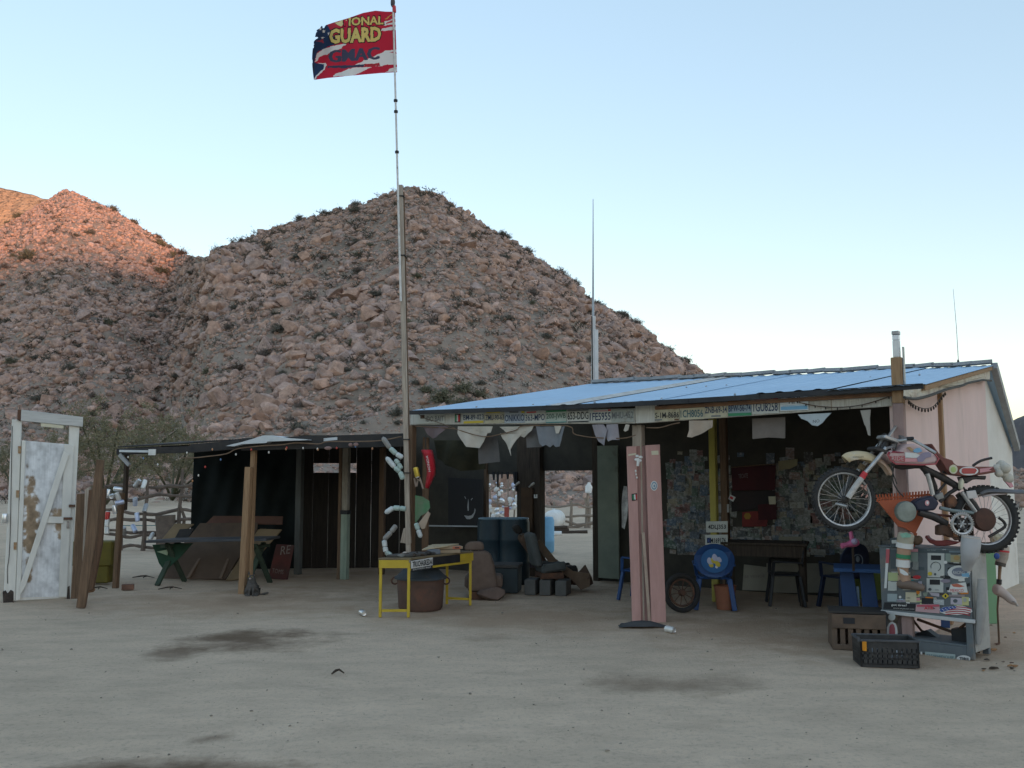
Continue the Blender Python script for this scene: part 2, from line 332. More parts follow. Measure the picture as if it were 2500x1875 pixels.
# ---- far peak, glowing in the last sun, and a far dusky ridge on the right
def sheet(pts, Y0, Y1, name, m, seed, n=260, rows=120, pw=1.3):
    U, T = sil(pts); us = np.linspace(U[0], U[-1], n); tt = np.interp(us, U, T); S, Ux = np.meshgrid(np.linspace(0, 1.15, rows), us, indexing='ij')
    Y = Y0 + (Y1 - Y0) * S; X = Ux * Y; Z = (CH + tt * Y1) * np.where(S <= 1, np.abs(S) ** pw, 1 - (S - 1) * 2)
    Z = Z + np.clip(S * 4, 0, 1) * np.where(S <= 1, np.clip((1 - S) * 6, .2, 1), .2) * (fbm(X * .03, Y * .03, seed, 5) * 12 + fbm(X * .2, Y * .2, seed + 3, 3) * 5)
    me = gridmesh(X, Y, Z - 1); me.materials.append(m); o = bpy.data.objects.new(name, me); COL.objects.link(o); return struct(o)
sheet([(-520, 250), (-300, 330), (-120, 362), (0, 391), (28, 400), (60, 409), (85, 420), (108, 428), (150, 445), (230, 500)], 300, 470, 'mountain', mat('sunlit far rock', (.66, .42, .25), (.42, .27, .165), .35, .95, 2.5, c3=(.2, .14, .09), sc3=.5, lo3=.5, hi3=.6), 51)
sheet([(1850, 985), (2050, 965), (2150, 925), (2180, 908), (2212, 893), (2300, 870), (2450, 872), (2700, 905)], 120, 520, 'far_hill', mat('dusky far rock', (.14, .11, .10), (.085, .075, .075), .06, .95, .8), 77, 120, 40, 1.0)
# ---- the range behind the viewer whose shadow already covers the yard
xs = np.linspace(-6000, 6000, 300); prof = np.linspace(0, 1, 14)
P_, X_ = np.meshgrid(prof, xs, indexing='ij'); Y_ = -2400 - 500 * P_; hgt = 240 + 6 * fbm(X_ * .003, X_ * 0 + 3.3, 5, 3) + 3 * fbm(X_ * .05, X_ * 0 + 1.3, 8, 3)
Z_ = hgt * np.where(P_ < .5, np.sin(P_ * math.pi) ** .8, np.sin(P_ * math.pi)) - 2
me = gridmesh(X_, Y_, Z_); me.materials.append(mat('dusky far rock', (.14, .11, .10), (.085, .075, .075), .06)); bk = bpy.data.objects.new('mountain_range', me); COL.objects.link(bk); struct(bk)
# ---------------------------------------------------------------- boulders
def rockmesh(seed, sub):
    bm = bmesh.new(); bmesh.ops.create_icosphere(bm, subdivisions=sub, radius=1); r = random.Random(seed)
    pl = [(Vector((r.gauss(0, 1), r.gauss(0, 1), r.gauss(0, 1))).normalized(), r.uniform(.36, .8)) for _ in range(13)]
    ph = [r.random() * 6 for _ in range(6)]
    for v in bm.verts:
        p = v.co.copy(); k = 1 + .10 * math.sin(p.x * 3 + ph[0]) + .10 * math.sin(p.y * 3.4 + ph[1]) + .08 * math.sin(p.z * 4 + ph[2]); p *= k
        for n, d in pl:
            e = p.dot(n) - d
            if e > 0: p -= n * e
        v.co = p
    bmesh.ops.recalc_face_normals(bm, faces=bm.faces); bm.verts.index_update()
    a = np.array([v.co[:] for v in bm.verts]); f = np.array([[v.index for v in fc.verts] for fc in bm.faces]); bm.free(); return a, f
def rock_material():
    m = bpy.data.materials.new('granite boulders'); m.use_nodes = True; t = m.node_tree; N = t.nodes; L = t.links; b = N['Principled BSDF']; b.inputs['Roughness'].default_value = .92; b.inputs['Specular IOR Level'].default_value = .15
    at = N.new('ShaderNodeAttribute'); at.attribute_name = 'tint'; ge = N.new('ShaderNodeNewGeometry'); oi = N.new('ShaderNodeObjectInfo')
    ad = N.new('ShaderNodeMath'); ad.operation = 'ADD'; L.new(at.outputs['Fac'], ad.inputs[0]); L.new(oi.outputs['Random'], ad.inputs[1]); fr = N.new('ShaderNodeMath'); fr.operation = 'FRACT'; L.new(ad.outputs[0], fr.inputs[0])
    cr = N.new('ShaderNodeValToRGB'); e = cr.color_ramp; e.elements[0].color = (0.441, 0.303, 0.242, 1); e.elements[1].color = (0.677, 0.461, 0.370, 1)
    for p_, c_ in ((.25, (0.542, 0.349, 0.259, 1)), (.5, (0.457, 0.342, 0.301, 1)), (.7, (0.576, 0.374, 0.284, 1)), (.85, (0.373, 0.270, 0.232, 1))): x = e.elements.new(p_); x.color = c_
    L.new(fr.outputs[0], cr.inputs[0])
    n = N.new('ShaderNodeTexNoise'); n.inputs['Scale'].default_value = 1.1; n.inputs['Detail'].default_value = 8; n.inputs['Roughness'].default_value = .7; L.new(ge.outputs['Position'], n.inputs['Vector'])
    rp = N.new('ShaderNodeMapRange'); rp.inputs[1].default_value = .35; rp.inputs[2].default_value = .68; rp.inputs[3].default_value = .55; rp.inputs[4].default_value = 1.2; L.new(n.outputs[0], rp.inputs[0])
    mu = N.new('ShaderNodeMix'); mu.data_type = 'RGBA'; mu.blend_type = 'MULTIPLY'; mu.inputs[0].default_value = 1; L.new(cr.outputs[0], mu.inputs[6]); L.new(rp.outputs[0], mu.inputs[7]); L.new(mu.outputs[2], b.inputs['Base Color'])
    bp = N.new('ShaderNodeBump'); bp.inputs['Distance'].default_value = .25; bp.inputs['Strength'].default_value = .9; L.new(n.outputs[0], bp.inputs['Height']); L.new(bp.outputs[0], b.inputs['Normal']); return m
ROCKM = rock_material()
LO = [rockmesh(i, 2) for i in range(8)]; VLO = [rockmesh(i, 1) for i in range(8)]; HI = [rockmesh(40 + i, 3) for i in range(8)]
def scatter(n, seed):
    r = np.random.default_rng(seed); u = r.uniform(-.66, .74, n * 3); iu = ((u - US[0]) / (US[1] - US[0])).astype(int)
    s = r.uniform(0, 1, n * 3) ** 1.15 * 1.0; y = FOOT[iu] + (DC[iu] - FOOT[iu]) * s
    pr = (DC[iu] - FOOT[iu]) / 260 * (.45 + s) ; k = (r.uniform(0, 1, n * 3) < pr); u, y = u[k][:n], y[k][:n]
    return u, y, hz(u, y), r
u_, y_, z_, r_ = scatter(105000, 5)
clus = fbm(u_ * y_ * .05, y_ * .05, 61, 3)
size = .33 * np.exp(r_.normal(-.82, .66, len(u_))) * (.75 + 1.1 * np.clip(clus + .25, 0, 1)) * np.clip(y_ / 75, .62, 2.3); size = np.clip(size, .11, 1.5); size = np.where((y_ - np.interp(u_, US, FOOT)) / (np.interp(u_, US, DC) - np.interp(u_, US, FOOT)) > .93, np.minimum(size, .9), size)
keep = ~((u_ > .1) & (u_ < .5) & (y_ < 50) & (size > 1.2)); u_, y_, z_, size = u_[keep], y_[keep], z_[keep], size[keep]
EX = [(q2(60, 655), 34), (q2(175, 690), 52), (q2(240, 700), 46), (q2(150, 740), 30), (q2(470, 745), 30), (q2(495, 690), 30), (q2(560, 735), 26), (q2(545, 880), 52), (q2(470, 930), 36), (q2(590, 660), 34), (q2(640, 640), 30), (q2(360, 860), 30), (q2(220, 830), 36), (q2(290, 800), 30), (q2(80, 770), 36), (q2(400, 780), 30), (q2(940, 432), 24), (q2(1245, 625), 14), (q2(700, 905), 34), (q2(1090, 640), 18), (q2(1050, 850), 26), (q2(1010, 790), 24), (q2(1000, 660), 16), (q2(890, 415), 14), (q2(905, 640), 20), (q2(350, 1000), 34), (q2(310, 1040), 30), (q2(1200, 1040), 52), (q2(1245, 1035), 42), (q2(1185, 1085), 34), (q2(1265, 1075), 30), (q2(390, 1010), 28), (q2(700, 820), 22), (q2(830, 870), 24), (q2(130, 1010), 24)]
big_u, big_y, big_z, big_s = [], [], [], []
for (px, py), rp in EX:
    p = onhill(px, py); big_u.append(p.x / p.y); big_y.append(p.y); big_z.append(p.z); big_s.append(rp * .5 * p.y / 2250 * 1.13)
u_ = np.concatenate([big_u, u_]); y_ = np.concatenate([big_y, y_]); z_ = np.concatenate([big_z, z_]); size = np.concatenate([big_s, size])
inview = (np.abs(u_) < .555) & (u_ < .2); score = size / y_ * inview
order = np.argsort(-score); BIG = order[:300]; REST = order[300:]
def rmat(r): 
    q = r.normal(size=4); q /= np.linalg.norm(q); return np.array(Quaternion(q).to_matrix())
meH = []
for a, f in HI:
    me = bpy.data.meshes.new('boulder'); me.from_pydata(a.tolist(), [], f.tolist()); me.materials.append(ROCKM); me.shade_smooth(); me.set_sharp_from_angle(angle=R(16)); meH.append(me)
for k in BIG:
    o = bpy.data.objects.new('boulder', meH[int(r_.integers(8))]); COL.objects.link(o); o.parent = hill; s = size[k]
    o.location = (u_[k] * y_[k], y_[k], z_[k] + s * .12); o.rotation_euler = (r_.uniform(-.5, .5), r_.uniform(-.5, .5), r_.uniform(0, 6.28)); o.scale = (s * r_.uniform(.9, 1.35), s * r_.uniform(.8, 1.1), s * r_.uniform(.6, .95))
vs_, fs_, tn = [], [], []; off = 0
for k in REST:
    a, f = (LO if size[k] / y_[k] > .0066 else VLO)[int(r_.integers(8))]; s = size[k]; sc = s * np.array([r_.uniform(.9, 1.4), r_.uniform(.8, 1.1), r_.uniform(.55, .95)])
    t = r_.uniform(0, 6.28); tx = r_.uniform(-.5, .5); c, si = math.cos(t), math.sin(t); p = a * sc
    p = np.stack([p[:, 0], p[:, 1] * math.cos(tx) - p[:, 2] * math.sin(tx), p[:, 1] * math.sin(tx) + p[:, 2] * math.cos(tx)], -1)
    p = np.stack([p[:, 0] * c - p[:, 1] * si, p[:, 0] * si + p[:, 1] * c, p[:, 2]], -1) + np.array([u_[k] * y_[k], y_[k], z_[k] + s * .1])
    vs_.append(p); fs_.append(f + off); off += len(p); tn.append(np.full(len(p), r_.random()))
def trimesh(name, v, f, m, tint=None, smooth=False):
    me = bpy.data.meshes.new(name); v = np.concatenate(v); f = np.concatenate(f); k = f.shape[1]
    me.vertices.add(len(v)); me.vertices.foreach_set('co', v.astype(np.float32).ravel()); me.loops.add(f.size); me.loops.foreach_set('vertex_index', f.astype(np.int32).ravel())
    me.polygons.add(len(f)); me.polygons.foreach_set('loop_start', np.arange(0, f.size, k, dtype=np.int32)); me.update(); me.validate(); me.materials.append(m)
    if tint is not None: a = me.attributes.new('tint', 'FLOAT', 'POINT'); a.data.foreach_set('value', np.concatenate(tint).astype(np.float32))
    if smooth: me.shade_smooth()
    return me
o = bpy.data.objects.new('rubble', trimesh('rubble', vs_, fs_, ROCKM, tn)); COL.objects.link(o); o.parent = hill; o['kind'] = 'stuff'
# ---------------------------------------------------------------- desert scrub
def bushmesh(seed, n, leafy, h=1.0, spread=1.0, leaf=.05):
    r = np.random.default_rng(seed); v, f = [], []
    def tri(a, b, wd):
        d = b - a; s_ = np.cross(d, r.normal(size=3)); s_ = s_ / (np.linalg.norm(s_) + 1e-9) * wd; i = len(v); v.extend([a - s_, a + s_, b + s_ * .3, b - s_ * .3]); f.append((i, i + 1, i + 2, i + 3))
    for _ in range(n):
        az = r.uniform(0, 6.28); el = r.uniform(.25, 1.5); L_ = r.uniform(.5, 1.0); p = np.array([r.normal(0, .06), r.normal(0, .06), 0.0]); d = np.array([math.cos(az) * math.cos(el) * spread, math.sin(az) * math.cos(el) * spread, math.sin(el) * h])
        q = p + d * L_ * .55; tri(p, q, .022)
        for _ in range(3):
            e = q + (d * .45 + r.normal(0, .22, 3)) * L_; e[2] = max(e[2], .03); tri(q, e, .016)
            for _ in range(leafy):
                c = q + (e - q) * r.uniform(.2, 1.05) + r.normal(0, .04, 3); tri(c, c + r.normal(0, leaf, 3), leaf * .5)
    return np.array(v), np.array(f)
SCRUB = [mat('dry twigs', (.22, .18, .155), (.15, .125, .108), 5, .95), mat('grey green scrub', (.17, .16, .13), (.12, .115, .095), 3, .95), mat('olive scrub', (.18, .17, .115), (.125, .125, .08), 3, .95), mat('rusty scrub', (.17, .12, .095), (.115, .085, .07), 4, .95)]
BM_ = []
for i in range(6):
    a, f = bushmesh(100 + i, 52, 5 + (i % 2) * 3, .85, 1.1, .07); BM_.append(trimesh('shrub', [a], [f], SCRUB[(0, 1, 3, 1, 0, 2)[i]]))
SKYL = [(700, 450), (735, 444), (805, 431), (560, 494), (480, 524), (545, 500), (846, 414), (1052, 494), (1120, 534), (1168, 567), (1180, 574), (1226, 606), (1336, 681), (1426, 746), (1442, 757), (1492, 792), (1508, 800), (1290, 659), (412, 549), (420, 549), (1075, 507), (1020, 470), (610, 476), (1200, 588)]
LAB = {0: 'bare grey twiggy shrub growing among boulders on the rocky hillside', 1: 'grey green desert shrub growing among boulders on the rocky hillside', 2: 'olive green desert shrub growing among boulders on the rocky hillside', 3: 'rust brown dry shrub growing among boulders on the rocky hillside'}
KIND = (0, 1, 3, 1, 0, 2)
def put_bush(p, s, skyline=False, i=None):
    i = random.randrange(6) if i is None else i; o = bpy.data.objects.new('shrub', BM_[i]); COL.objects.link(o); o.location = p - V(0, 0, .1 * s); o.scale = (s, s, s * random.uniform(.8, 1.1)); o.rotation_euler = (0, 0, random.random() * 6.28)
    o['category'] = 'shrub'; o['label'] = 'small dark shrub standing against the sky on the crest of the hill' if skyline else LAB[KIND[i]]; o['group'] = 'shrubs along the hill crest' if skyline else LAB[KIND[i]].split(' growing')[0] + 's on the hillside'
for x, y in SKYL: p = onhill(*q2(x, y + 3)); put_bush(p, random.uniform(7, 12) * p.y / 2250 * (1.5 if (x, y) in ((700, 450), (1426, 746), (1052, 494)) else 1), True, random.choice((0, 1, 4)))
DARKB = [(1180, 730), (720, 690), (355, 680), (1100, 690), (330, 690), (420, 770), (650, 880), (575, 770), (760, 750), (1010, 870), (1040, 830), (960, 800), (1360, 820), (1250, 790), (300, 740), (150, 800), (200, 900), (90, 870), (520, 800), (880, 560), (700, 560), (1090, 560), (640, 560), (600, 720), (810, 640), (1150, 640), (930, 700), (450, 700), (100, 640), (250, 600), (350, 590), (60, 560), (560, 940), (640, 930), (760, 900), (690, 780), (860, 900), (960, 850)]
for x, y in DARKB: p = onhill(*q2(x, y)); put_bush(p, random.uniform(15, 30) * p.y / 2250)
n = 0
while n < 150:
    p = onhill(random.uniform(0, 1700), random.uniform(480, 1080)); 
    if p.y < 320: put_bush(p, random.uniform(9, 22) * p.y / 2250); n += 1
vs_, fs_ = [], []; off = 0; us2, ys2, zs2, r2 = scatter(2600, 91)
tiny = [bushmesh(200 + i, 9, 2, .8, 1.1, .09) for i in range(5)]
for k in range(len(us2)):
    a, f = tiny[k % 5]; s = r2.uniform(.35, .9) * np.clip(ys2[k] / 80, .7, 2.2); p = a * s + np.array([us2[k] * ys2[k], ys2[k], zs2[k] + .1 * s]); vs_.append(p); fs_.append(f + off); off += len(p)
o = bpy.data.objects.new('low_scrub', trimesh('low_scrub', vs_, fs_, mat('mixed low scrub', (.10, .085, .06), (.065, .06, .045), .15, .95))); COL.objects.link(o); o['kind'] = 'stuff'; o['label'] = 'low dry scrub and grass between the boulders'; o['category'] = 'scrub'
# ---------------------------------------------------------------- bare pale-barked trees
PALE = mat('pale bark', (.42, .36, .31), (.27, .225, .19), 3, .85, .01)
def bare_tree(name, base, h, seed, label, grp, m=PALE, fan=.55, lvl=4):
    r = random.Random(seed); tr = MB(); br = MB()
    def grow(p, d, L_, rad, l, q):
        pts = [p]; 
        for i in range(3): d = (d + Vector((r.gauss(0, .16), r.gauss(0, .16), r.gauss(0, .08)))).normalized(); pts.append(pts[-1] + d * L_ / 3)
        q.tube(pts, [rad * 1.5, rad * 1.3, rad * 1.1, rad * .85], 5)
        if l <= 0: return
        for _ in range(r.choice((2, 2, 3))):
            e = (d + Vector((r.gauss(0, fan), r.gauss(0, fan), r.uniform(0, .5)))).normalized(); grow(pts[-1], e, L_ * r.uniform(.6, .85), rad * .6, l - 1, br)
    grow(base - V(0, 0, .1 * h), V(r.gauss(0, .12), r.gauss(0, .12), 1).normalized(), h * .4, h * .045, lvl, tr)
    t = thing(name, label, 'tree', tuple(base), grp); tr.build('trunk', m, t, True); br.build('branch', m, t, True); return t
k = 0
for zx, zy, hh in ((100, 750, 60), (180, 870, 50), (725, 1025, 110), (1005, 900, 70), (445, 830, 60), (920, 720, 70), (1283, 1385, 110), (530, 1120, 90), (945, 1140, 80), (1150, 1100, 70), (810, 1060, 80), (1100, 1480, 60), (1600, 1500, 100), (1400, 1190, 60), (730, 700, 50)):
    p = onhill(.4219 * zx, 400 + .4219 * zy); bare_tree('bare_tree', p, hh * .4219 * p.y / 2250, 300 + k, 'leafless tree with pale bark rising among the hillside boulders', 'bare pale trees on the hillside'); k += 1
for zx, zy, hh in ((1510, 910, 60), (1342, 1145, 40), (850, 1010, 60), (315, 1390, 90), (90, 1195, 60), (540, 1100, 70), (730, 790, 60), (1520, 640, 70)):
    p = onhill(600 + .3436 * zx, 430 + .3436 * zy); bare_tree('bare_tree', p, hh * .3436 * p.y / 2250, 340 + k, 'leafless tree with pale bark rising among the hillside boulders', 'bare pale trees on the hillside'); k += 1
# ---------------------------------------------------------------- feathery green trees behind the white door and the yard
GREENL = mat('palo verde leaves', (.20, .18, .11), (.15, .14, .085), .6, .9); GBARK = mat('green grey bark', (.10, .10, .06), (.07, .07, .045), 4, .9)
def green_tree(base, h, wd, seed, label, nt_=380):
    t = thing('green_tree', label, 'tree', tuple(base)); r = random.Random(seed); tr = MB(); vv, ff = [], []; tips = []
    for i in range(7):
        az = r.random() * 6.28; p = base.copy(); d = V(math.cos(az) * .6, math.sin(az) * .6, 1).normalized(); pts = [p]
        for j in range(5): d = (d + V(math.cos(az) * .14, math.sin(az) * .14, r.gauss(0, .1))).normalized(); pts.append(pts[-1] + V(d.x * wd * .16, d.y * wd * .16, d.z * h * .2))
        tr.tube(pts, [h * .02 * (1 - .15 * j) for j in range(6)], 5)
        tips += [(pts[3], .8), (pts[4], 1), (pts[5], 1)]
    for i in range(nt_):
        b, k = r.choice(tips); a = b + V(r.gauss(0, wd * .13), r.gauss(0, wd * .13), r.gauss(0, h * .11)); e = a + V(r.gauss(0, .5), r.gauss(0, .5), r.gauss(.1, .4)) * h * .16; e.z = max(e.z, base.z + .3)
        for j in range(36):
            c = a.lerp(e, r.random()) + V(r.gauss(0, .05), r.gauss(0, .05), r.gauss(0, .05)) * h * .35; g = V(r.gauss(0, 1), r.gauss(0, 1), r.gauss(0, 1)).normalized() * h * .022; s_ = g.orthogonal().normalized() * h * .006; n0 = len(vv); vv.extend([c - s_, c + s_, c + g]); ff.append((n0, n0 + 1, n0 + 2))
    tr.build('trunk', GBARK, t, True); o = bpy.data.objects.new('crown', trimesh('crown', [np.array(vv) - np.array(base)], [np.array(ff)], GREENL)); COL.objects.link(o); o.parent = t
green_tree(G(255, 1232), 6.0, 6.5, 1, 'feathery olive green tree spreading behind the white door and planks', 300)
green_tree(G(60, 1228), 4.2, 6.0, 2, 'low feathery green tree at the left edge behind the white door')
green_tree(G(420, 1222), 4.6, 7.0, 3, 'thin green tree in front of the boulders above the stick fence', 260)
for px, py, s in ((1080, 985, 40), (1130, 960, 36), (1120, 1000, 34), (1040, 960, 26), (1170, 970, 26)): put_bush(onhill(px, py), s * onhill(px, py).y / 2250, False, 5)
# ---------------------------------------------------------------- loose pebbles and litter on the yard
vs_, fs_ = [], []; off = 0
for k in range(800):
    y = RNG.uniform(2.6, 14) ; x = RNG.uniform(-.6, .6) * y; s = RNG.choice([.004, .007, .012], p=[.6, .32, .08]) * RNG.uniform(.7, 1.3); a, f = LO[k % 8]; a = a[:, :] * s * np.array([1.2, 1, .6]); vs_.append(a + np.array([x, y, .002])); fs_.append(f + off); off += len(a)
o = bpy.data.objects.new('pebbles', trimesh('pebbles', vs_, fs_, mat('yard pebbles', (.30, .26, .21), (.17, .145, .12), 1.3, .95))); COL.objects.link(o); o['kind'] = 'stuff'; o['label'] = 'small pebbles and grit scattered over the yard'; o['category'] = 'pebbles'
# ================================================================ THE BAR: roof, posts, walls
PL, PR = G(1004, 1037, 2.26), G(2186, 991, 2.26)
PL.z = PR.z = 0; uf = (PR - PL).normalized(); FN = V(uf.y, -uf.x, 0)
if FN.y > 0: FN = -FN
def FA(px, py, off=0.0): return ONP(px, py, PL + FN * off, FN)
W1, W2 = G(2429, 1450), G(2488, 1424); we = (W1 - PR).normalized(); EN = V(we.y, -we.x, 0)
if EN.x < 0: EN = -EN
def EW(px, py, off=0.0): return ONP(px, py, PR + EN * off, EN)
BWp = G(1850, 1443)
def BW(px, py, off=0.0): return ONP(px, py, BWp + FN * off, FN)
def BWz(px, z, off=0.0):
    p = BW(px, 1300, off); return V(p.x, p.y, z)
EL, ER = FA(1004, 1004, .16), FA(2253, 938, .16); RL, RR = G(1450, 937, 3.1), G(2419, 893, 3.1)
BR = W2 + EN * .03; BR.z = AT(2490, 1092, W2.y).z; BL = RL + (BR - RR)
bar_b = thing('roadside_bar', 'long open fronted bar shack with blue sheened metal roof and licence plates along the eave', 'bar', tuple(PL))
GALV = mat('sky tinted roof sheet', (.42, .58, .74), (.37, .52, .67), 1.2, .55, 0, metal=.35, c3=(.36, .42, .47), sc3=1.0, lo3=.6, hi3=.8)  # galvanised metal; the blue of the reflected sky is put into its base colour
SEAM = mat('pale roof sealant', (.62, .60, .57), (.45, .42, .38), 5, .8, .004, c3=(.3, .22, .17), sc3=7)
SAG = .032
def eave(f): return EL.lerp(ER, f) - V(0, 0, SAG * math.sin(math.pi * min(1, max(0, f))))
def sheet_roof(a, b, c, d, n0, n1, mb, lift=0.0, per=.19, amp=.010, jag=0.0):
    """corrugated sheet between fractions n0..n1 of the quad a-b (eave) and c-d (ridge)"""
    wid = (b - a).length; k = max(4, int((n1 - n0) * wid / per * 6)); o = len(mb.v); up = V(0, 0, 1)
    for i in range(k + 1):
        f = n0 + (n1 - n0) * i / k; ph = f * wid / per; w_ = ph - math.floor(ph); z = amp if w_ < .22 else (amp * max(0, 1 - (w_ - .22) / .12) if w_ < .34 else (amp * (w_ - .88) / .12 if w_ > .88 else 0))
        p, q = (eave(f) if a is EL else a.lerp(b, f)), c.lerp(d, f); dr = (q - p).normalized()
        mb.v += [tuple(p - dr * jag + up * (z + lift)), tuple(q + up * (z + lift))]
    for i in range(k): mb.f.append((o + 2 * i, o + 2 * i + 2, o + 2 * i + 3, o + 2 * i + 1)); mb.mi.append(0)
    return mb
edges = [0, .16, .33, .40, .56, .72, .86, 1.0]
for i in range(7):
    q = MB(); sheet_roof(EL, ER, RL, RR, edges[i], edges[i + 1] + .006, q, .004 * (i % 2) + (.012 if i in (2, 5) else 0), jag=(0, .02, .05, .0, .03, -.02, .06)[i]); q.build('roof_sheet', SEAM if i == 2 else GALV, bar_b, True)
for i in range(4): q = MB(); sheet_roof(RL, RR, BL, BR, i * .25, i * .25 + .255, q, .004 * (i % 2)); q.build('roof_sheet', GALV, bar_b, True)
q = MB(); scr = random.Random(3)
for i in range(44):
    f = i / 43 * .98 + .01
    for s in ((.5,) if i in (17, 19, 21, 23, 36, 38, 40) else (.04,) if i % 6 == 0 else ()): p = eave(f).lerp(RL.lerp(RR, f), s); q.ball(p + V(0, 0, .012), .014, 6, 4)
q.build('roof_screw', STEEL, bar_b, kind='stuff')
q = MB(); cap = RL.lerp(RR, .5); n_ = 24
for i in range(n_): a, b = RL.lerp(RR, i / n_ - .003), RL.lerp(RR, (i + 1) / n_ + .003); q.bar(a + V(0, 0, .035 + .01 * (i % 2)), b + V(0, 0, .04 + .008 * (i % 3)), .2, .045)
q.build('ridge_cap', mat('dull zinc', (.36, .37, .38), (.26, .26, .26), 6, .6, .002, metal=.3), bar_b)
q = MB()
for i in range(8): q.bar(eave(i / 8 - .001) + V(0, 0, -.018) + FN * .01, eave((i + 1) / 8 + .001) + V(0, 0, -.018) + FN * .01, .05, .05)
q.build('eave_trim', mat('black metal trim', (.02, .022, .027), (.035, .036, .04), 5, .55), bar_b)
MB().bar(FA(1600, 996, .04), FA(2183, 962, .04), .03, .04).build('trim_board', mat('rusty brown board', (.30, .16, .09), (.17, .10, .065), 5, .85, .004, st=(1, 1, 1)), bar_b, bev=.003)
BEAMW = wood('whitewashed beam', (.58, .57, .52), (.44, .42, .37), c3=(.25, .19, .13))
zt = FA(1100, 1008).z; zb = 2.26
LEN = (PR - PL).length
def sagz(t): tm = t_mid; return -.085 * (t / tm if t < tm else (LEN - t) / (LEN - tm))
def onf(t, z, off=0.0): p = PL + uf * t + FN * off; return V(p.x, p.y, z + (sagz(min(max(t, 0), LEN)) if z > 2.2 else 0))
def tx(px): p = FA(px, 1000); return (p - V(PL.x, PL.y, p.z)).dot(uf)
t_mid = tx(1566); t_a, t_b = tx(1552), tx(1608)
for t0, t1, dz in ((.0, t_a, 0), (t_a + .002, t_b, .015), (t_b + .002, LEN - .03, .0)):
    MB().bar(onf(t0, 2.345 + dz), onf(t1, 2.345 + dz), .035, .17 if dz == 0 else .2).build('fascia_board', BEAMW, bar_b, bev=.004)
for t in np.linspace(.02, LEN - .02, 8):   # rafters under the sheets
    f = t / LEN; a, b = EL.lerp(ER, f * .95 + .01), RL.lerp(RR, f * .98 + .01); MB().bar(a + V(0, 0, -.10) + (b - a).normalized() * .2, b + V(0, 0, -.10), .05, .12).build('rafter', W_DARK, bar_b)
# posts
MB().bar(onf(.03, 0, .02), onf(.03, 2.25, .02), .085, .09, side=uf).build('post', W_MID, bar_b, bev=.006)
pm = G(1566, 1514); MB().bar(pm, V(pm.x - .005, pm.y, 2.17), .115, .10, side=uf).build('post', W_GREY, bar_b, bev=.008)
a = FA(2195, 1000, .075); q = MB(); zc_ = FA(2195, 985, .075).z; zt_ = FA(2195, 873, .075).z
MB().bar(V(a.x, a.y, zc_), V(a.x, a.y, zt_), .098, .10, side=uf).build('post', W_TAN, bar_b, bev=.006, label='tall orange brown upper corner post rising past the roof edge')
MB().bar(V(a.x, a.y, 0), V(a.x, a.y, zc_ - .002), .098, .10, side=uf).build('post', mat('mauve painted post', (.34, .24, .22), (.26, .18, .165), 5, .85, .004, st=(4, 4, .7)), bar_b, bev=.006)
z1, z2, z3 = FA(2195, 831, .075).z, FA(2195, 818, .075).z, FA(2195, 808, .075).z
MB().bar(V(a.x, a.y, zt_ + .002), V(a.x, a.y, z1), .06, .06, side=uf).build('lamp_housing', WHITE, bar_b, bev=.005)
MB().bar(V(a.x, a.y, z1 + .002), V(a.x, a.y, z2), .06, .06, side=uf).build('lamp_glass', mat('frosted glass', (.8, .82, .82), (.75, .77, .78), 5, .25), bar_b, bev=.005)
MB().bar(V(a.x, a.y, z2 + .002), V(a.x, a.y, z3), .068, .068, side=uf).build('lamp_cap', STEEL, bar_b, bev=.005)
MB().bar(V(a.x, a.y, zt_ - .3) + uf * .06, V(a.x, a.y, FA(2195, 848, .075).z) + uf * .06, .012, .05, side=uf).build('lamp_pipe', STEEL, bar_b)
# end wall
PINKW = mat('pink plastered canvas', (.72, .54, .50), (.64, .485, .445), 1.6, .92, .006, st=(1.6, 1.6, .6), c3=(.42, .32, .29), sc3=1.1, lo3=.58, hi3=.85)
WHITEW = mat('white plastered wall', (.74, .71, .66), (.64, .60, .54), 1.8, .92, .006, c3=(.42, .36, .3), sc3=2, lo3=.62, hi3=.8)
def wallp(px0, px1, z0a, z1a, z0b, z1b, pa, pb, th=.06): return MB().prism([V(pa.x, pa.y, z0a), V(pb.x, pb.y, z0b), V(pb.x, pb.y, z1b), V(pa.x, pa.y, z1a)], -EN * th)
e0 = PR + we * .02
wallp(0, 0, -.05, 2.42, -.05, 3.05, e0, W1).build('side_wall', PINKW, bar_b)
# rippled canvas skin over the pink wall
q = MB(); nu_, nv_ = 60, 14
for j in range(nv_ + 1):
    for i in range(nu_ + 1):
        f = i / nu_; p = e0.lerp(W1, f); top = 2.34 + .66 * f; z = .02 + (top - .02) * j / nv_; q.v.append(tuple(p + EN * (.012 + .012 * math.sin(f * 26 + .6 * math.sin(z * 2)) + .008 * math.sin(f * 61)) + V(0, 0, z)))
for j in range(nv_):
    for i in range(nu_): a_ = j * (nu_ + 1) + i; q.f.append((a_, a_ + 1, a_ + nu_ + 2, a_ + nu_ + 1)); q.mi.append(0)
q.build('canvas', PINKW, bar_b, True)
wallp(0, 0, -.05, 3.02, -.05, BR.z - .03, W1 + we * .003, W2).build('side_wall', WHITEW, bar_b, label='white plastered end of the side wall under the steep back roof')
p0, p1 = EW(2312, 936, .05), EW(2318, 1450, .05); MB().bar(V(p1.x, p1.y, 0), V(p1.x - .01, p1.y, p0.z), .075, .05, side=we).build('batten', W_TAN, bar_b, bev=.004)
z_ = lambda x, y: (2100 + .193 * x, 780 + .193 * y)
TORN = mat('torn roofing paper', (.62, .57, .47), (.48, .42, .33), 4, .9, .01, c3=(.33, .22, .15), sc3=3)
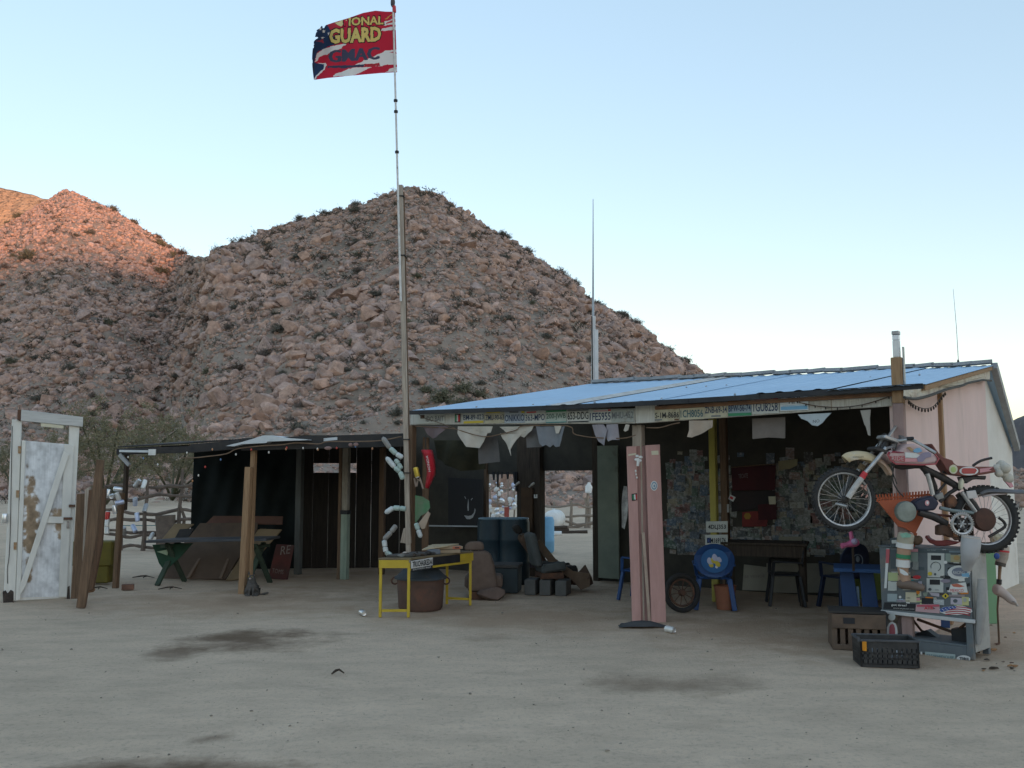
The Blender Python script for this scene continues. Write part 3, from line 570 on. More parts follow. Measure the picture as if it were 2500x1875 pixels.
wr = (RR - ER); wr.z = 0; wr.normalize(); RN = V(wr.y, -wr.x, 0); RN = RN if RN.x > 0 else -RN
def RE(px, py, off=0.0): return ONP(px, py, ER + RN * off, RN)
q = cloth([RE(*z_(x, y), -.01) for x, y in ((560, 895), (740, 880), (930, 850), (1110, 800), (1400, 710), (1640, 640), (1650, 760), (1500, 775), (1320, 820), (1150, 865), (1080, 880), (950, 945), (820, 985), (700, 1005), (640, 975), (560, 985))], RN, .008, .006, 2, 4); q.build('torn_membrane', TORN, bar_b)
MB().bar(ER + V(0, 0, -.035) + RN * .0, RR + V(0, 0, -.035), .045, .05).build('barge_board', W_TAN, bar_b, bev=.004)
MB().bar(RR + EN * .04 + V(0, 0, .0), BR + EN * .04 + V(0, 0, -.02), .08, .10, side=EN).build('barge_flashing', mat('dull zinc', (.4, .4, .4)), bar_b)
MB().box((EW(2470, 1172, .01)), (.02, .14, .32), math.atan2(we.y, we.x) - R(90)).build('window_slot', BLACK, bar_b)
bt = MB(); bt.tube(catmull([RE(*z_(x, y), .015) for x, y in ((560, 985), (700, 1003), (870, 965), (1080, 890), (1180, 862), (1280, 840), (1380, 800), (1500, 775), (1560, 765), (1660, 775))], 5), .013, 6); bt.build('cable', WIRE, bar_b, True)
# interior back wall and partitions
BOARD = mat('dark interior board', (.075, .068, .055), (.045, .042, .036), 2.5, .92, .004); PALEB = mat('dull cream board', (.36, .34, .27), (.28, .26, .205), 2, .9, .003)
def bwall(px0, px1, z0, z1, off=0.0, th=.05, m=BOARD, name='back_wall', par=None, **k):
    a, b = BWz(px0, 0, off), BWz(px1, 0, off); return MB().prism([V(a.x, a.y, z0), V(b.x, b.y, z0), V(b.x, b.y, z1), V(a.x, a.y, z1)], -FN * th).build(name, m, par or bar_b, **k)
HD = BW(1380, 1149).z
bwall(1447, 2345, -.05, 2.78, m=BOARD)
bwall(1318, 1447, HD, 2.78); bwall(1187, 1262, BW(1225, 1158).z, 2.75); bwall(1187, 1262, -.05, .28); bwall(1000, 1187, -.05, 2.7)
bwall(1262, 1318, -.05, 2.7, .12, .16, W_DARK, 'pillar')
bwall(1272, 1300, .72, BW(1285, 1190).z, .17, .04, mat('brown hide', (.10, .06, .035), (.06, .038, .025), 3, .95, .01), 'pillar_hanging')
bwall(1447, 1460, -.05, 2.7, .08, .1, W_DARK, 'door_jamb'); bwall(1181, 1187, -.05, 2.3, .05, .08, W_MID, 'window_jamb')
bwall(1460, 1510, .06, 2.05, .22, .04, mat('pale green door', (.23, .26, .205), (.17, .195, .16), 2.5, .85, .003, c3=(.12, .1, .08), sc3=3), 'door_leaf')
MB().bar(BW(1000, 1283, .9), BW(1232, 1286, .9), .02, .02).build('counter_rail', mat('pale pipe', (.42, .45, .48), (.33, .36, .38), 8, .6), bar_b)
yp = BWz(1745, 0, 1.35); q = MB().bar(yp, V(yp.x, yp.y, 2.55), .085, .085, side=uf); q.build('post', mat('yellow painted post', (.44, .38, .09), (.32, .27, .075), 4, .8, .003, st=(3, 3, .6)), bar_b, bev=.006, label='yellow painted post holding two plates')
yp2 = BWz(1772, 0, .9); MB().bar(yp2, V(yp2.x, yp2.y, 2.55), .09, .09, side=uf).build('post', W_MID, bar_b, bev=.006)
# far side of the room, closes off the light from the left and the right
MB().prism([V(W1.x, W1.y, -.05) - EN * .08, BWz(2345, -.05), BWz(2345, 2.78), V(W1.x, W1.y, 2.8) - EN * .08], -EN * .05).build('inner_wall', BOARD, bar_b)
# bar ledge in the middle
bwall(1181, 1262, .28, .40, .35, .34, W_MID, 'ledge')
# ================================================================ LEAN-TO SHED ON THE LEFT
LO_ = G(590, 1450); LD = G(282, 1435); ul = (LO_ - LD).normalized(); LN = V(ul.y, -ul.x, 0)
if LN.y > 0: LN = -LN
def LF(px, py, off=0.0): return ONP(px, py, LO_ + LN * off, LN)
shed = thing('lean_to_shed', 'low open shed of dark boards and black tarp roofed with scrap sheets', 'shed', tuple(LO_))
B0 = AT(466, 1300, 15.9); B0.z = 0; B1 = BWz(1010, 0, -.02); ub = (B1 - B0).normalized(); BN = V(ub.y, -ub.x, 0)
if BN.y > 0: BN = -BN
def BK(px, py, off=0.0): return ONP(px, py, B0 + BN * off, BN)
def bk(px0, px1, z0, z1, m, name, off=0.0, th=.04, **k):
    a, b = BK(px0, 1300, off), BK(px1, 1300, off); return MB().prism([V(a.x, a.y, z0), V(b.x, b.y, z0), V(b.x, b.y, z1), V(a.x, a.y, z1)], -BN * th).build(name, m, shed, **k)
q = MB(); a, b = BK(466, 1300), BK(725, 1300)
for j in range(13):
    for i in range(41): f = i / 40; p = a.lerp(b, f); z = -.02 + 2.15 * j / 12; q.v.append(tuple(V(p.x, p.y, z) + BN * (.03 * math.sin(f * 17 + z * 2) + .02 * math.sin(f * 37 + 1 - z * 5))))
for j in range(12):
    for i in range(40): a_ = j * 41 + i; q.f.append((a_, a_ + 1, a_ + 42, a_ + 41)); q.mi.append(0)
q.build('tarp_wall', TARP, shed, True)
SHB = mat('shade black shed board', (.022, .018, .015), (.035, .028, .022), 5, .9, .004, st=(5, 5, .5))  # near-black colour stands in for the darkness at the back of the shed
zs0, zs1 = BK(790, 1154).z, BK(790, 1131).z
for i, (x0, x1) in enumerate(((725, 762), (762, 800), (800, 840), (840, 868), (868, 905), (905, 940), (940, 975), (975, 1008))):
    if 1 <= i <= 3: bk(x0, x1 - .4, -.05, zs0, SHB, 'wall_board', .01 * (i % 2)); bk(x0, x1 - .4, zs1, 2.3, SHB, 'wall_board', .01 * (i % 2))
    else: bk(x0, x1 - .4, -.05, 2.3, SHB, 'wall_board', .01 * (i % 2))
# front fascia
A, B, C = LF(287, 1103), LF(590, 1085), V(PL.x, PL.y, 0) + FN * .1; C.z = ONP(985, 1075, PL, FN).z
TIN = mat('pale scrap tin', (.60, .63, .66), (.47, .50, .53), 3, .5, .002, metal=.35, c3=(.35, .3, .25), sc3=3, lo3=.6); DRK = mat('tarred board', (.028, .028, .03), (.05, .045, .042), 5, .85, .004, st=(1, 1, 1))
MB().bar(A, LF(470, 1097), .05, .09).build('fascia_board', DRK, shed, bev=.004); MB().bar(LF(469, 1095), B, .06, .12).build('fascia_board', DRK, shed, bev=.004)
MB().bar(B + V(.01, 0, 0), C, .06, .17).build('fascia_board', DRK, shed, bev=.004)
MB().bar(LF(292, 1101, .04), LF(362, 1102, .04), .015, .032).build('metal_strip', TIN, shed)
MB().bar(LF(363, 1104, .045), LF(380, 1104, .045), .015, .085).build('tin_plate', WHITE, shed)
# roof deck in three sheets
Cb = BWz(1000, 2.12, .1); Bb = BK(640, 1090); Bb.z = 2.16; Ab = BK(440, 1090); Ab.z = 2.1
for a, b, c, d in ((A, LF(470, 1093), Ab.lerp(Bb, .55), Ab), (LF(471, 1092), B, Bb, Ab.lerp(Bb, .56)), (B, C, Cb, Bb)):
    MB().prism([p + V(0, 0, .06) for p in (a, b, c, d)], V(0, 0, .018)).build('roof_sheet', DRK, shed)
for f in (.1, .35, .6, .85): MB().bar(A.lerp(B, f) - V(0, 0, .0), Ab.lerp(Bb, f) - V(0, 0, .03), .045, .09).build('rafter', W_DARK, shed)
for f in (.2, .5, .8): MB().bar(B.lerp(C, f) - V(0, 0, .0), Bb.lerp(Cb, f) - V(0, 0, .03), .045, .09).build('rafter', W_DARK, shed)
zz = lambda x, y: (280 + .226 * x, 1050 + .226 * y)
fr = lambda x, y: ONP(*zz(x, y), B + LN * .12, LN)
bump_ = MB().prism([fr(x, y) for x, y in ((1200, 172), (1280, 150), (1370, 130), (1480, 98), (1600, 58), (1690, 58), (1850, 85), (2080, 100), (2080, 108), (1830, 116), (1650, 124), (1640, 138), (1370, 152), (1290, 175))], -LN * 1.3); bump_.build('roof_sheet', TIN, shed, label='crumpled pale tin sheet humped on top of the shed roof')
MB().prism([ONP(x, y, B + LN * .0, LN) for x, y in ((790, 1070), (823, 1067), (823, 1074), (790, 1077))], -LN * .6).build('roof_sheet', TIN, shed)
MB().prism([ONP(x, y, B + LN * .1, LN) for x, y in ((563, 1088), (592, 1081), (592, 1085), (565, 1090))], -LN * .5).build('roof_sheet', TIN, shed)
# shed posts
o_ = G(591, 1450); MB().bar(o_ - V(0, 0, .02), V(o_.x + .045, o_.y, LF(600, 1140).z), .095, .07, side=ul).build('post', W_TAN, shed, bev=.006)
MB().bar(V(o_.x + .07, o_.y + .08, 0), V(o_.x + .085, o_.y + .08, B.z - .02), .075, .06, side=ul).build('post', W_TAN, shed, bev=.006)
MB().bar(LD - V(0, 0, .02), V(LD.x + .03, LD.y, 1.35), .075, .075, side=ul).build('post', W_MID, shed, bev=.008); MB().bar(V(LD.x + .06, LD.y + .06, 1.1), V(LD.x + .06, LD.y + .06, A.z - .04), .05, .06, side=ul).build('post', W_DARK, shed, bev=.004)
MB().bar(LF(292, 1110, .05), LF(316, 1136, .05), .03, .05).build('brace', mat('dull zinc', (.4, .4, .4)), shed)
for px, m, w_ in ((727, mat('blue grey post', (.13, .14, .135), (.09, .095, .09), 4, .9, .003, st=(3, 3, .6)), .10), (931, W_MID, .085)):
    p = G(px, 1402); MB().bar(p, V(p.x, p.y, 2.1), w_, w_, side=ul).build('post', m, shed, bev=.006)
p = G(829, 1414); MB().bar(p, V(p.x, p.y, 2.08), .055, .09, side=ul).build('post', W_MID, shed, bev=.005); MB().bar(p + ul * .085, V(p.x, p.y, 1.0) + ul * .085, .11, .1, side=ul).build('post', mat('mint painted post', (.30, .36, .29), (.2, .25, .2), 4, .85, .003, st=(3, 3, .6)), shed, bev=.005)
MB().bar(V(p.x, p.y, 1.06) + ul * .085, V(p.x, p.y, 2.06) + ul * .085, .10, .09, side=ul).build('post', mat('worn white post', (.36, .33, .27), (.2, .17, .14), 3, .85, .003, st=(3, 3, .8), c3=(.08, .06, .05), sc3=4), shed, bev=.005)
MB().bar(V(p.x, p.y, 1.0) + ul * .085, V(p.x, p.y, 1.06) + ul * .085, .125, .115, side=ul).build('tape_band', BLACK, shed)
# ================================================================ generic painted grid (flat print on a curved sheet)
def printgrid(name, pos, col, nu, nv, parent, rough=.8, keep=None):
    """pos(a,b)->point, col(A,B)->rgb array; a,b in 0..1"""
    A, B = np.meshgrid(np.linspace(0, 1, nu + 1), np.linspace(0, 1, nv + 1)); pts = np.array([[pos(a, b) for a, b in zip(ra, rb)] for ra, rb in zip(A, B)]).reshape(-1, 3)
    Ac, Bc = np.meshgrid((np.arange(nu) + .5) / nu, (np.arange(nv) + .5) / nv); C = col(Ac, Bc).reshape(-1, 3)
    i = np.arange((nu + 1) * (nv + 1)).reshape(nv + 1, nu + 1); q = np.stack([i[:-1, :-1], i[:-1, 1:], i[1:, 1:], i[1:, :-1]], -1).reshape(-1, 4)
    if keep is not None: k = keep(Ac, Bc).ravel(); q = q[k]; C = C[k]
    o0 = np.array(parent['_w']) if parent is not None else pts.mean(0)
    me = bpy.data.meshes.new(name); me.from_pydata((pts - o0).tolist(), [], q.tolist())
    at = me.color_attributes.new('print', 'FLOAT_COLOR', 'CORNER'); at.data.foreach_set('color', np.repeat(np.concatenate([C, np.ones((len(C), 1))], 1), 4, 0).astype(np.float32).ravel())
    key = 'printed %.2f' % rough
    if key not in MC:
        m = bpy.data.materials.new(key); m.use_nodes = True; b = m.node_tree.nodes['Principled BSDF']; b.inputs['Roughness'].default_value = rough; b.inputs['Specular IOR Level'].default_value = .2
        a = m.node_tree.nodes.new('ShaderNodeAttribute'); a.attribute_name = 'print'; m.node_tree.links.new(a.outputs['Color'], b.inputs['Base Color']); MC[key] = m
    me.materials.append(MC[key]); me.shade_smooth(); o = bpy.data.objects.new(name, me); COL.objects.link(o)
    if parent is not None: o.parent = parent
    else: o.location = tuple(o0)
    o['_w'] = tuple(o0); return o
# ================================================================ FLAG AND POLE
YP = 11.62
pb, pt = AT(997, 1330, YP), AT(977.5, 452, YP); g = pb + (pt - pb) * ((0 - pb.z) / (pt.z - pb.z))
pole = thing('flagpole', 'tall weathered grey timber flagpole with a thin white rod lashed to its top', 'flagpole', tuple(g))
MB().bar(g, pt, .062, .05, side=(1, 0, 0)).build('timber', W_GREY, pole, bev=.006)
MB().bar(AT(1001, 1325, YP + .06) - V(0, 0, 1.0) * .0, AT(983, 470, YP + .06), .05, .03, side=(1, 0, 0)).build('timber', W_MID, pole, bev=.004)
MB().prism([AT(985, 1290, YP - .03), AT(1002, 1290, YP - .03), AT(1004, 1327, YP - .03), AT(996, 1330, YP - .03), AT(986, 1326, YP - .03), AT(977, 1325, YP - .03)], V(0, .06, 0)).build('splayed_foot', W_GREY, pole, bev=.004)
ra, rb_ = AT(978.5, 735, YP - .05), AT(959, -22, YP - .05)
MB().tube([ra, ra.lerp(rb_, .5), rb_], .0135, 8).build('rod', mat('white conduit', (.72, .71, .69), (.55, .53, .5), 12, .5, c3=(.25, .2, .18), sc3=16), pole, True)
for y in (252, 279, 378): f = (735 - y) / 757; MB().lathe(ra.lerp(rb_, f) - V(0, 0, .02), (0, 0, 1), [(.012, 0), (.026, .008), (.026, .035), (.012, .042)], 10).build('clip', BLACK, pole, True)
for y in (481, 630, 1080, 1160): f = (1330 - y) / 878; p = pb.lerp(pt, f); q = MB(); q.bar(p - V(.05, 0, 0), p + V(.05, 0, 0), .085, .012); q.build('wire_lashing', WIRE, pole)
tp = AT(959, 8, YP - .05); q = MB(); q.ball(tp + V(0, 0, .01), (.03, .03, .07), 10, 8); q.ball(tp + V(-.025, 0, .07), (.04, .025, .02), 8, 6); q.ball(tp + V(.0, 0, .09), (.022, .022, .03), 8, 6); q.build('finial', mat('dark rag finial', (.06, .06, .07), (.12, .10, .10), 20, .9), pole, True)
MB().tube([AT(962, 15, YP - .05), AT(963, 30, YP - .05)], .024, 8).build('red_band', RED, pole, True)
TOPC = np.array([(878, 95), (800, 94), (720, 86), (620, 104), (500, 146), (380, 182), (320, 202), (250, 218)]); BOTC = np.array([(895, 585), (760, 592), (600, 606), (450, 620), (330, 632), (220, 648)])
def fz(a, b):
    s = np.linspace(0, 1, len(TOPC)); tx_, ty_ = np.interp(a, s, TOPC[:, 0]), np.interp(a, s, TOPC[:, 1]); s2 = np.linspace(0, 1, len(BOTC)); bx, by = np.interp(a, s2, BOTC[:, 0]), np.interp(a, s2, BOTC[:, 1])
    bow = -28 * np.clip((a - .8) / .2, 0, 1) ** 2 * np.sin(np.pi * b) ; return bx + (tx_ - bx) * b + bow, by + (ty_ - by) * b
def fpos(a, b):
    x, y = fz(a, b); d = .07 * math.sin(a * 9 + b * 1.2) * min(1, a * 3) + .035 * math.sin(a * 21 + b * 3) * a + .05 * a * a * math.sin(b * 5)
    return AT(700 + x * .3014, y * .3014, YP - .05 + d)
def fcol(A, B):
    x, y = fz(A, B); c = np.zeros(A.shape + (3,)); c[:] = (.50, .02, .045); W_ = (.72, .68, .66); NV = (.022, .045, .105); n = fbm(x * .02, y * .04, 3, 3)
    def P(poly, col): c[inpoly(poly, x + n * 10, y + n * 10)] = col
    P([(900, 395), (800, 412), (700, 458), (600, 500), (525, 532), (760, 532), (900, 516)], W_); P([(370, 622), (420, 590), (480, 560), (560, 548), (690, 543), (620, 575), (560, 612)], W_); P([(800, 585), (840, 560), (900, 545), (900, 580)], W_)
    P([(900, 128), (860, 150), (800, 172), (755, 205), (900, 196)], W_); P([(900, 214), (770, 226), (765, 252), (900, 244)], W_); P([(900, 150), (830, 168), (790, 195), (850, 180), (900, 165)], (.55, .05, .06)); P([(880, 420), (835, 430), (900, 436)], (.5, .03, .05))
    P([(385, 186), (505, 146), (440, 214), (400, 200)], (.66, .60, .30)); P([(790, 150), (860, 110), (850, 122), (800, 155)], (.6, .35, .08))
    P([(260, 205), (385, 182), (430, 215), (360, 262), (420, 350), (330, 380), (250, 425), (222, 500), (242, 512), (322, 520), (312, 560), (222, 660), (180, 640), (180, 200)], NV)
    P([(330, 195), (385, 184), (432, 214), (365, 250), (345, 235)], (.45, .03, .05)); P([(230, 330), (300, 320), (300, 350), (260, 335)], (.33, .04, .06))
    for sx, sy in ((300, 255), (345, 275), (290, 305), (270, 232)): P([(sx + 15 * math.cos(k * 1.2566 / 2 + .3) * (1 if k % 2 else .45), sy + 15 * math.sin(k * 1.2566 / 2 + .3) * (1 if k % 2 else .45)) for k in range(10)], W_)
    P([(490, 352), (400, 364), (300, 396), (246, 436), (228, 505), (246, 492), (262, 468), (330, 440), (420, 400)], W_); P([(246, 508), (318, 512), (326, 530), (310, 566), (222, 652), (215, 640), (300, 556), (310, 528)], W_)
    def T(s, x0, y0, x1, y1, col, out, bold, sk):
        for bo, cc, gr in ((bold + .05, out, 8), (bold, col, 0)):
            vv, ff = glyphs(s, bo); u = vv[:, 0]; P_ = np.stack([x0 - gr + u * (x1 - x0 + 2 * gr), y0 + gr + sk * (1 - u) - vv[:, 1] * (y0 - y1 + 2 * gr)], -1)
            if cc is not None: c[tri_raster(P_, ff, x, y)] = cc
    T('TIONAL', 440, 198, 785, 128, (.66, .50, .16), INKC, .03, 14); c[inpoly([(380, 120), (500, 120), (498, 212), (380, 212)], x, y) & (c[..., 0] > .6) & (c[..., 2] < .2)] = (.5, .02, .045)
    T('GUARD', 345, 335, 765, 212, (.66, .50, .16), INKC, .045, 22); [T('GMAC', 343 + d_, 480, 747 + d_, 378, (.06, .06, .10), None, .012, 30) for d_ in (-7, 0, 7)]
    P([(335, 535), (628, 520), (626, 542), (335, 557)], (.05, .05, .09)); P([(628, 518), (752, 510), (752, 528), (628, 541)], (.4, .03, .04))
    edge = (A > .98) & (n > .02); c[edge] = (.03, .04, .07); return c
INKC = (.03, .015, .02)
flag = printgrid('flag', fpos, fcol, 230, 170, None, .85, keep=lambda A, B: ~(A > 1.0 + .10 * (fbm(B * 14, B * 3 + 1, 4, 3) - .1) * np.clip(B * 2 - .5, 0, 1)) & ~((B > .95) & (A > .85) & (fbm(A * 30, B * 20, 8, 2) > .05)))
flag['label'] = 'tattered red white and navy flag with gold lettering flying from the pole'; flag['category'] = 'flag'
# ================================================================ ANTENNAS BEHIND THE ROOF
YA = 16.2; a1 = thing('antenna_mast', 'white whip antenna on a white pipe mast rising behind the roof', 'antenna', tuple(AT(1453, 1400, YA) * 1))
WP = mat('white pipe', (.72, .70, .68), (.6, .58, .56), 6, .5)
pa = AT(1453, 770, YA)
MB().bar(AT(1457, 1180, YA), AT(1455, 805, YA), .075, .06).build('mast', WP, a1, bev=.006); MB().bar(AT(1448, 1000, YA), AT(1449, 772, YA), .07, .05).build('mast', WP, a1, bev=.006); MB().bar(AT(1447, 960, YA - .05), AT(1445, 772, YA - .05), .02, .02).build('coax', WIRE, a1)
MB().tube([AT(1448, 772, YA), AT(1448, 640, YA), AT(1448, 486, YA)], [.022, .013, .006], 8).build('whip', mat('grey fibreglass', (.42, .45, .47), (.36, .38, .4), 5, .5), a1, True)
YB = 14.0; a2 = thing('thin_antenna', 'hair thin whip antenna standing on the ridge at the right end of the roof', 'antenna', tuple(AT(2340, 890, YB)))
MB().lathe(AT(2340, 897, YB), (0, 0, 1), [(.05, -.02), (.045, .03), (.02, .08), (.01, .12)], 10).build('base', WIRE, a2, True); MB().tube([AT(2340, 885, YB), AT(2335, 800, YB), AT(2327, 705, YB)], [.006, .005, .003], 5).build('whip', STEEL, a2)
# ================================================================ WHITE DOOR
D0, D1 = G(20, 1469), G(172, 1461); ud = (D1 - D0).normalized(); DN = V(ud.y, -ud.x, 0)
if DN.y > 0: DN = -DN
def DP(px, py, off=0.0): return ONP(px, py, D0 + DN * off, DN)
door = thing('white_door', 'free standing battered white door in its own frame with a diagonal brace', 'door', tuple((D0 + D1) / 2))
def dpl(pts, off, th, m, name, bev=.004, **k): return MB().prism([DP(x, y, off) for x, y in pts], -DN * th).build(name, m, door, bev=bev, **k)
DW = mat('chalky white paint', (.70, .69, .64), (.60, .59, .55), 4, .85, .003, st=(2, 2, .7), c3=(.34, .27, .2), sc3=2.6, lo3=.66, hi3=.74)
dpl([(29, 1024), (53, 1024), (38, 1467), (8, 1469)], .02, .11, DW, 'post', .006); dpl([(169, 1036), (194, 1041), (172, 1461), (156, 1461)], .02, .10, DW, 'post', .006)
dpl([(52, 1000), (203, 1018), (202, 1042), (51, 1027)], .06, .07, mat('weathered white plank', (.56, .56, .54), (.40, .40, .39), 3, .85, .004, st=(.8, .8, 8), c3=(.3, .24, .17), sc3=3, lo3=.62, hi3=.7), 'lintel', .005)
dpl([(43, 1000), (51, 1000), (50, 1028), (42, 1025)], .05, .09, RUST, 'lintel_end', .003)
def dcol(A, B):
    x = 53 + A * 120 - (1 - B) * 10; y = 1460 - B * 385; n = fbm(A * 9, B * 26, 13, 5); c = np.zeros(A.shape + (3,)); g_ = .66 + .26 * n + .10 * fbm(A * 40, B * 8, 17, 3); c[:] = np.stack([g_ * .96, g_ * .98, g_ * 1.0], -1)
    br = np.stack([.33 + .2 * n, .245 + .15 * n, .165 + .1 * n], -1)
    e1 = ((x - 70) / 22) ** 2 + ((y - 1265) / 100) ** 2 + n * 1.6; e2 = ((x - 138) / 24) ** 2 + ((y - 1253) / 16) ** 2 + n * 1.2; e3 = ((x - 142) / 22) ** 2 + ((y - 1292) / 30) ** 2 + n * 1.6; e4 = ((x - 70) / 10) ** 2 + ((y - 1395) / 30) ** 2 + n
    m = np.clip((1.05 - np.minimum(np.minimum(e1, e2), np.minimum(e3, e4))) * 1.7, 0, 1)[..., None]; return c * (1 - m) + br * m
def dpos(a, b): return DP(54 + (a * 128) - (1 - b) * (13 + 2 * a), (1459 - a * 3) * (1 - b) + b * (1075 + a * 11), .012)
printgrid('panel', dpos, dcol, 90, 230, door, .85)
dpl([(53, 1075), (181, 1086), (166, 1459), (40, 1466)], .008, .03, DW, 'panel_backing', 0)
dpl([(54, 1075), (63, 1076), (50, 1464), (38, 1467)], .045, .03, DW, 'stile'); dpl([(157, 1085), (181, 1087), (163, 1458), (143, 1458)], .045, .03, DW, 'stile')
dpl([(155, 1101), (169, 1110), (63, 1430), (50, 1452), (47, 1434)], .075, .028, DW, 'brace'); dpl([(114, 1261), (156, 1262), (155, 1278), (109, 1277)], .06, .03, DW, 'rail')
dpl([(100, 1033), (155, 1039), (155, 1046), (100, 1041)], .075, .012, CREAM, 'notice_strip', 0)
for y in (1098, 1206, 1333): q = MB(); q.prism([DP(48 - (y - 1098) * .045 + dx, y + dy, .034) for dx, dy in ((-4, -9), (4, -9), (3, 9), (-4, 9))], -DN * .012); q.build('hinge', mat('rusted hinge', (.30, .13, .05), (.35, .3, .2), 30, .85), door)
q = MB(); q.prism([DP(x, y, .062) for x, y in ((155, 1263), (177, 1263), (177, 1269), (155, 1269))], -DN * .02); q.build('latch', RUST, door); q = MB(); q.prism([DP(x, y, .062) for x, y in ((163, 1272), (169, 1272), (170, 1290), (162, 1290))], -DN * .03); q.build('padlock', STEEL, door, bev=.004)
q = MB(); q.prism([DP(x, y, .062) for x, y in ((168, 1232), (184, 1232), (184, 1238), (168, 1238))], -DN * .02); q.build('latch', RUST, door)
MB().tube(catmull([DP(x, y, .03) for x, y in ((30, 1040), (27, 1200), (25, 1300), (22, 1360), (18, 1390), (19, 1425))], 5), .004, 5).build('wire', WIRE, door)
MB().prism([DP(x, y, .035) for x, y in ((6, 1445), (14, 1441), (18, 1449), (26, 1440), (33, 1444), (33, 1472), (30, 1481), (8, 1479))], -DN * .15).build('charred_foot', mat('charred wood', (.03, .025, .022), (.08, .065, .055), 14, .95, .01), door, bev=.006)
MB().prism([DP(x, y, .035) for x, y in ((165, 1433), (170, 1430), (171, 1462), (163, 1462))], -DN * .1).build('charred_foot', mat('charred wood', (.03, .025, .022)), door)
p = DP(12, 1266, .05); MB().lathe(p - V(0, 0, .06), (0, 0, 1), [(.03, 0), (.034, .006), (.034, .115), (.03, .122)], 14).build('tin_can', CAN, door, True)
# ================================================================ LEANING PLANKS BESIDE THE DOOR
def plank(pts, Y, th, m, label): q = MB(); q.prism([AT(x, y, Y) for x, y in pts], V(0, th, 0)); return solo('plank', q, m, label, 'plank', 'old planks beside the white door', bev=.006)
yp_ = G(195, 1484).y
plank([(235, 1121), (252, 1123), (236, 1300), (206, 1485), (185, 1484)], yp_, .05, W_MID, 'tall brown plank leaning in front of the other boards beside the white door')
plank([(216, 1196), (258, 1192), (248, 1330), (226, 1440), (198, 1452)], yp_ + .35, .05, wood('red brown plank', (.16, .09, .055), (.09, .055, .035)), 'wide reddish brown board behind the tallest leaning plank')
plank([(187, 1206), (211, 1204), (197, 1462), (172, 1462)], yp_ + .5, .05, W_MID, 'grey brown board nearest the white door, behind the tall plank')
plank([(207, 1195), (219, 1188), (211, 1452), (197, 1462)], yp_ + .42, .05, W_GREY, 'narrow pale board squeezed between two brown boards by the door')
def lump(name, p, sz, m, label, cat, seed=0):
    a, f = LO[seed % 8]; q = MB(); q.add([V(*(x * np.array(sz))) + p for x in a], [tuple(t) for t in f]); return solo(name, q, m, label, cat, None, True)
p = G(218, 1450); lump('stone', p + V(0, 0, .05), (.11, .08, .07), mat('orange stone', (.36, .22, .13), (.25, .16, .1), 6, .9), 'small orange stone lying at the foot of the leaning planks', 'stone', 2)
p = G(312, 1440); q = MB().box(p + V(0, 0, .04), (.16, .10, .075), .3); solo('brick', q, mat('clay brick', (.22, .12, .085), (.14, .08, .06), 9, .9, .003), 'single brown brick lying on the ground in front of the stick fence', 'brick', bev=.004)
for px, py, l, rz, lb in ((415, 1440, .16, .15, 'twisted dark branch lying on the sand before the picnic table'), (350, 1412, .18, -.1, 'short reddish stick on the ground left of the picnic table'), (240, 1440, .12, .3, 'thin dark stick lying beside the leaning planks'), (825, 1648, .05, .3, 'little dark twig lying alone in the middle of the yard')):
    p = G(px, py) + V(0, 0, .012); d = V(math.cos(rz), math.sin(rz), 0); n_ = V(-d.y, d.x, 0); q = MB(); q.tube([p - d * l, p - d * l * .3 + n_ * .02 + V(0, 0, .02), p + d * l * .2 + V(0, 0, .03), p + d * l], [.007, .012, .010, .005], 6); l < .1 or q.tube([p, p + n_ * .03 + V(0, 0, .02) * l * 3, p + (n_ * .05 + d * .04 + V(0, 0, .015)) * l * 5], [.009, .007, .004], 5); solo('stick', q, W_DARK, lb, 'stick', None, True)
# ================================================================ DRINK CANS strung on the left post and lying in the yard
CANR = mat('red drink can', (.5, .06, .05), (.42, .05, .05), 6, .4, metal=.4); CANB = mat('pale blue drink can', (.5, .55, .68), (.42, .46, .6), 6, .4, metal=.5); CANW = mat('white drink can', (.72, .72, .7), (.6, .6, .58), 8, .4, metal=.3); CANY = mat('gold drink can', (.6, .45, .08), (.5, .36, .06), 8, .35, metal=.6)
def can(c, ax, m, label, group=None, L_=.122, r=.033, name='drink_can'):
    c = Vector(c); ax = Vector(ax).normalized(); t = thing(name, label, 'can', tuple(c), group); a = c - ax * L_ / 2
    MB().lathe(a, ax, [(r * .7, 0), (r, L_ * .07), (r, L_ * .86), (r * .82, L_ * .95)], 16).build('body', m, t, True); MB().lathe(a + ax * L_ * .95, ax, [(r * .82, 0), (r * .82, .004), (r * .7, .002)], 16).build('lid', CAN, t, True); MB().ring(a + ax * (L_ * .95 + .005), ax, r * .4, .003, 10, 4).build('pull_tab', CAN, t); return t
zp = lambda x, y, Y=13.15: AT(200 + .217 * x, 1120 + .217 * y, Y)
GC = 'cans strung on the left shed post'
can(zp(405, 342), (1, .2, -.08), CAN, 'silver can hanging sideways, topmost of the cans on the left post', GC); can(zp(293, 392), (-.15, -.3, -1), CAN, 'silver can hanging upright in the left of the bunch on the post', GC); can(zp(337, 422, 13.1), (.3, -1, -.1), CAN, 'can seen end on in the middle of the bunch on the left post', GC)
can(zp(425, 492), (1, .3, .2), CANB, 'pale bluish can hanging sideways under the silver ones', GC); can(zp(368, 572), (.25, -.1, -1), CAN, 'bright silver can hanging lowest on the right of the bunch', GC); can(zp(288, 640), (.1, 0, 1), CANR, 'red can hanging below the bunch by the leaning planks', GC); can(zp(283, 715), (.05, .1, 1), CANW, 'white can hanging under the red can by the leaning planks', GC); can(zp(280, 800), (-.1, .1, 1), CANW, 'lowest white can of the string under the red can', GC); can(zp(404, 425), (.35, .2, -1), CANW, 'crumpled pale can dangling beside the post in the bunch', GC)
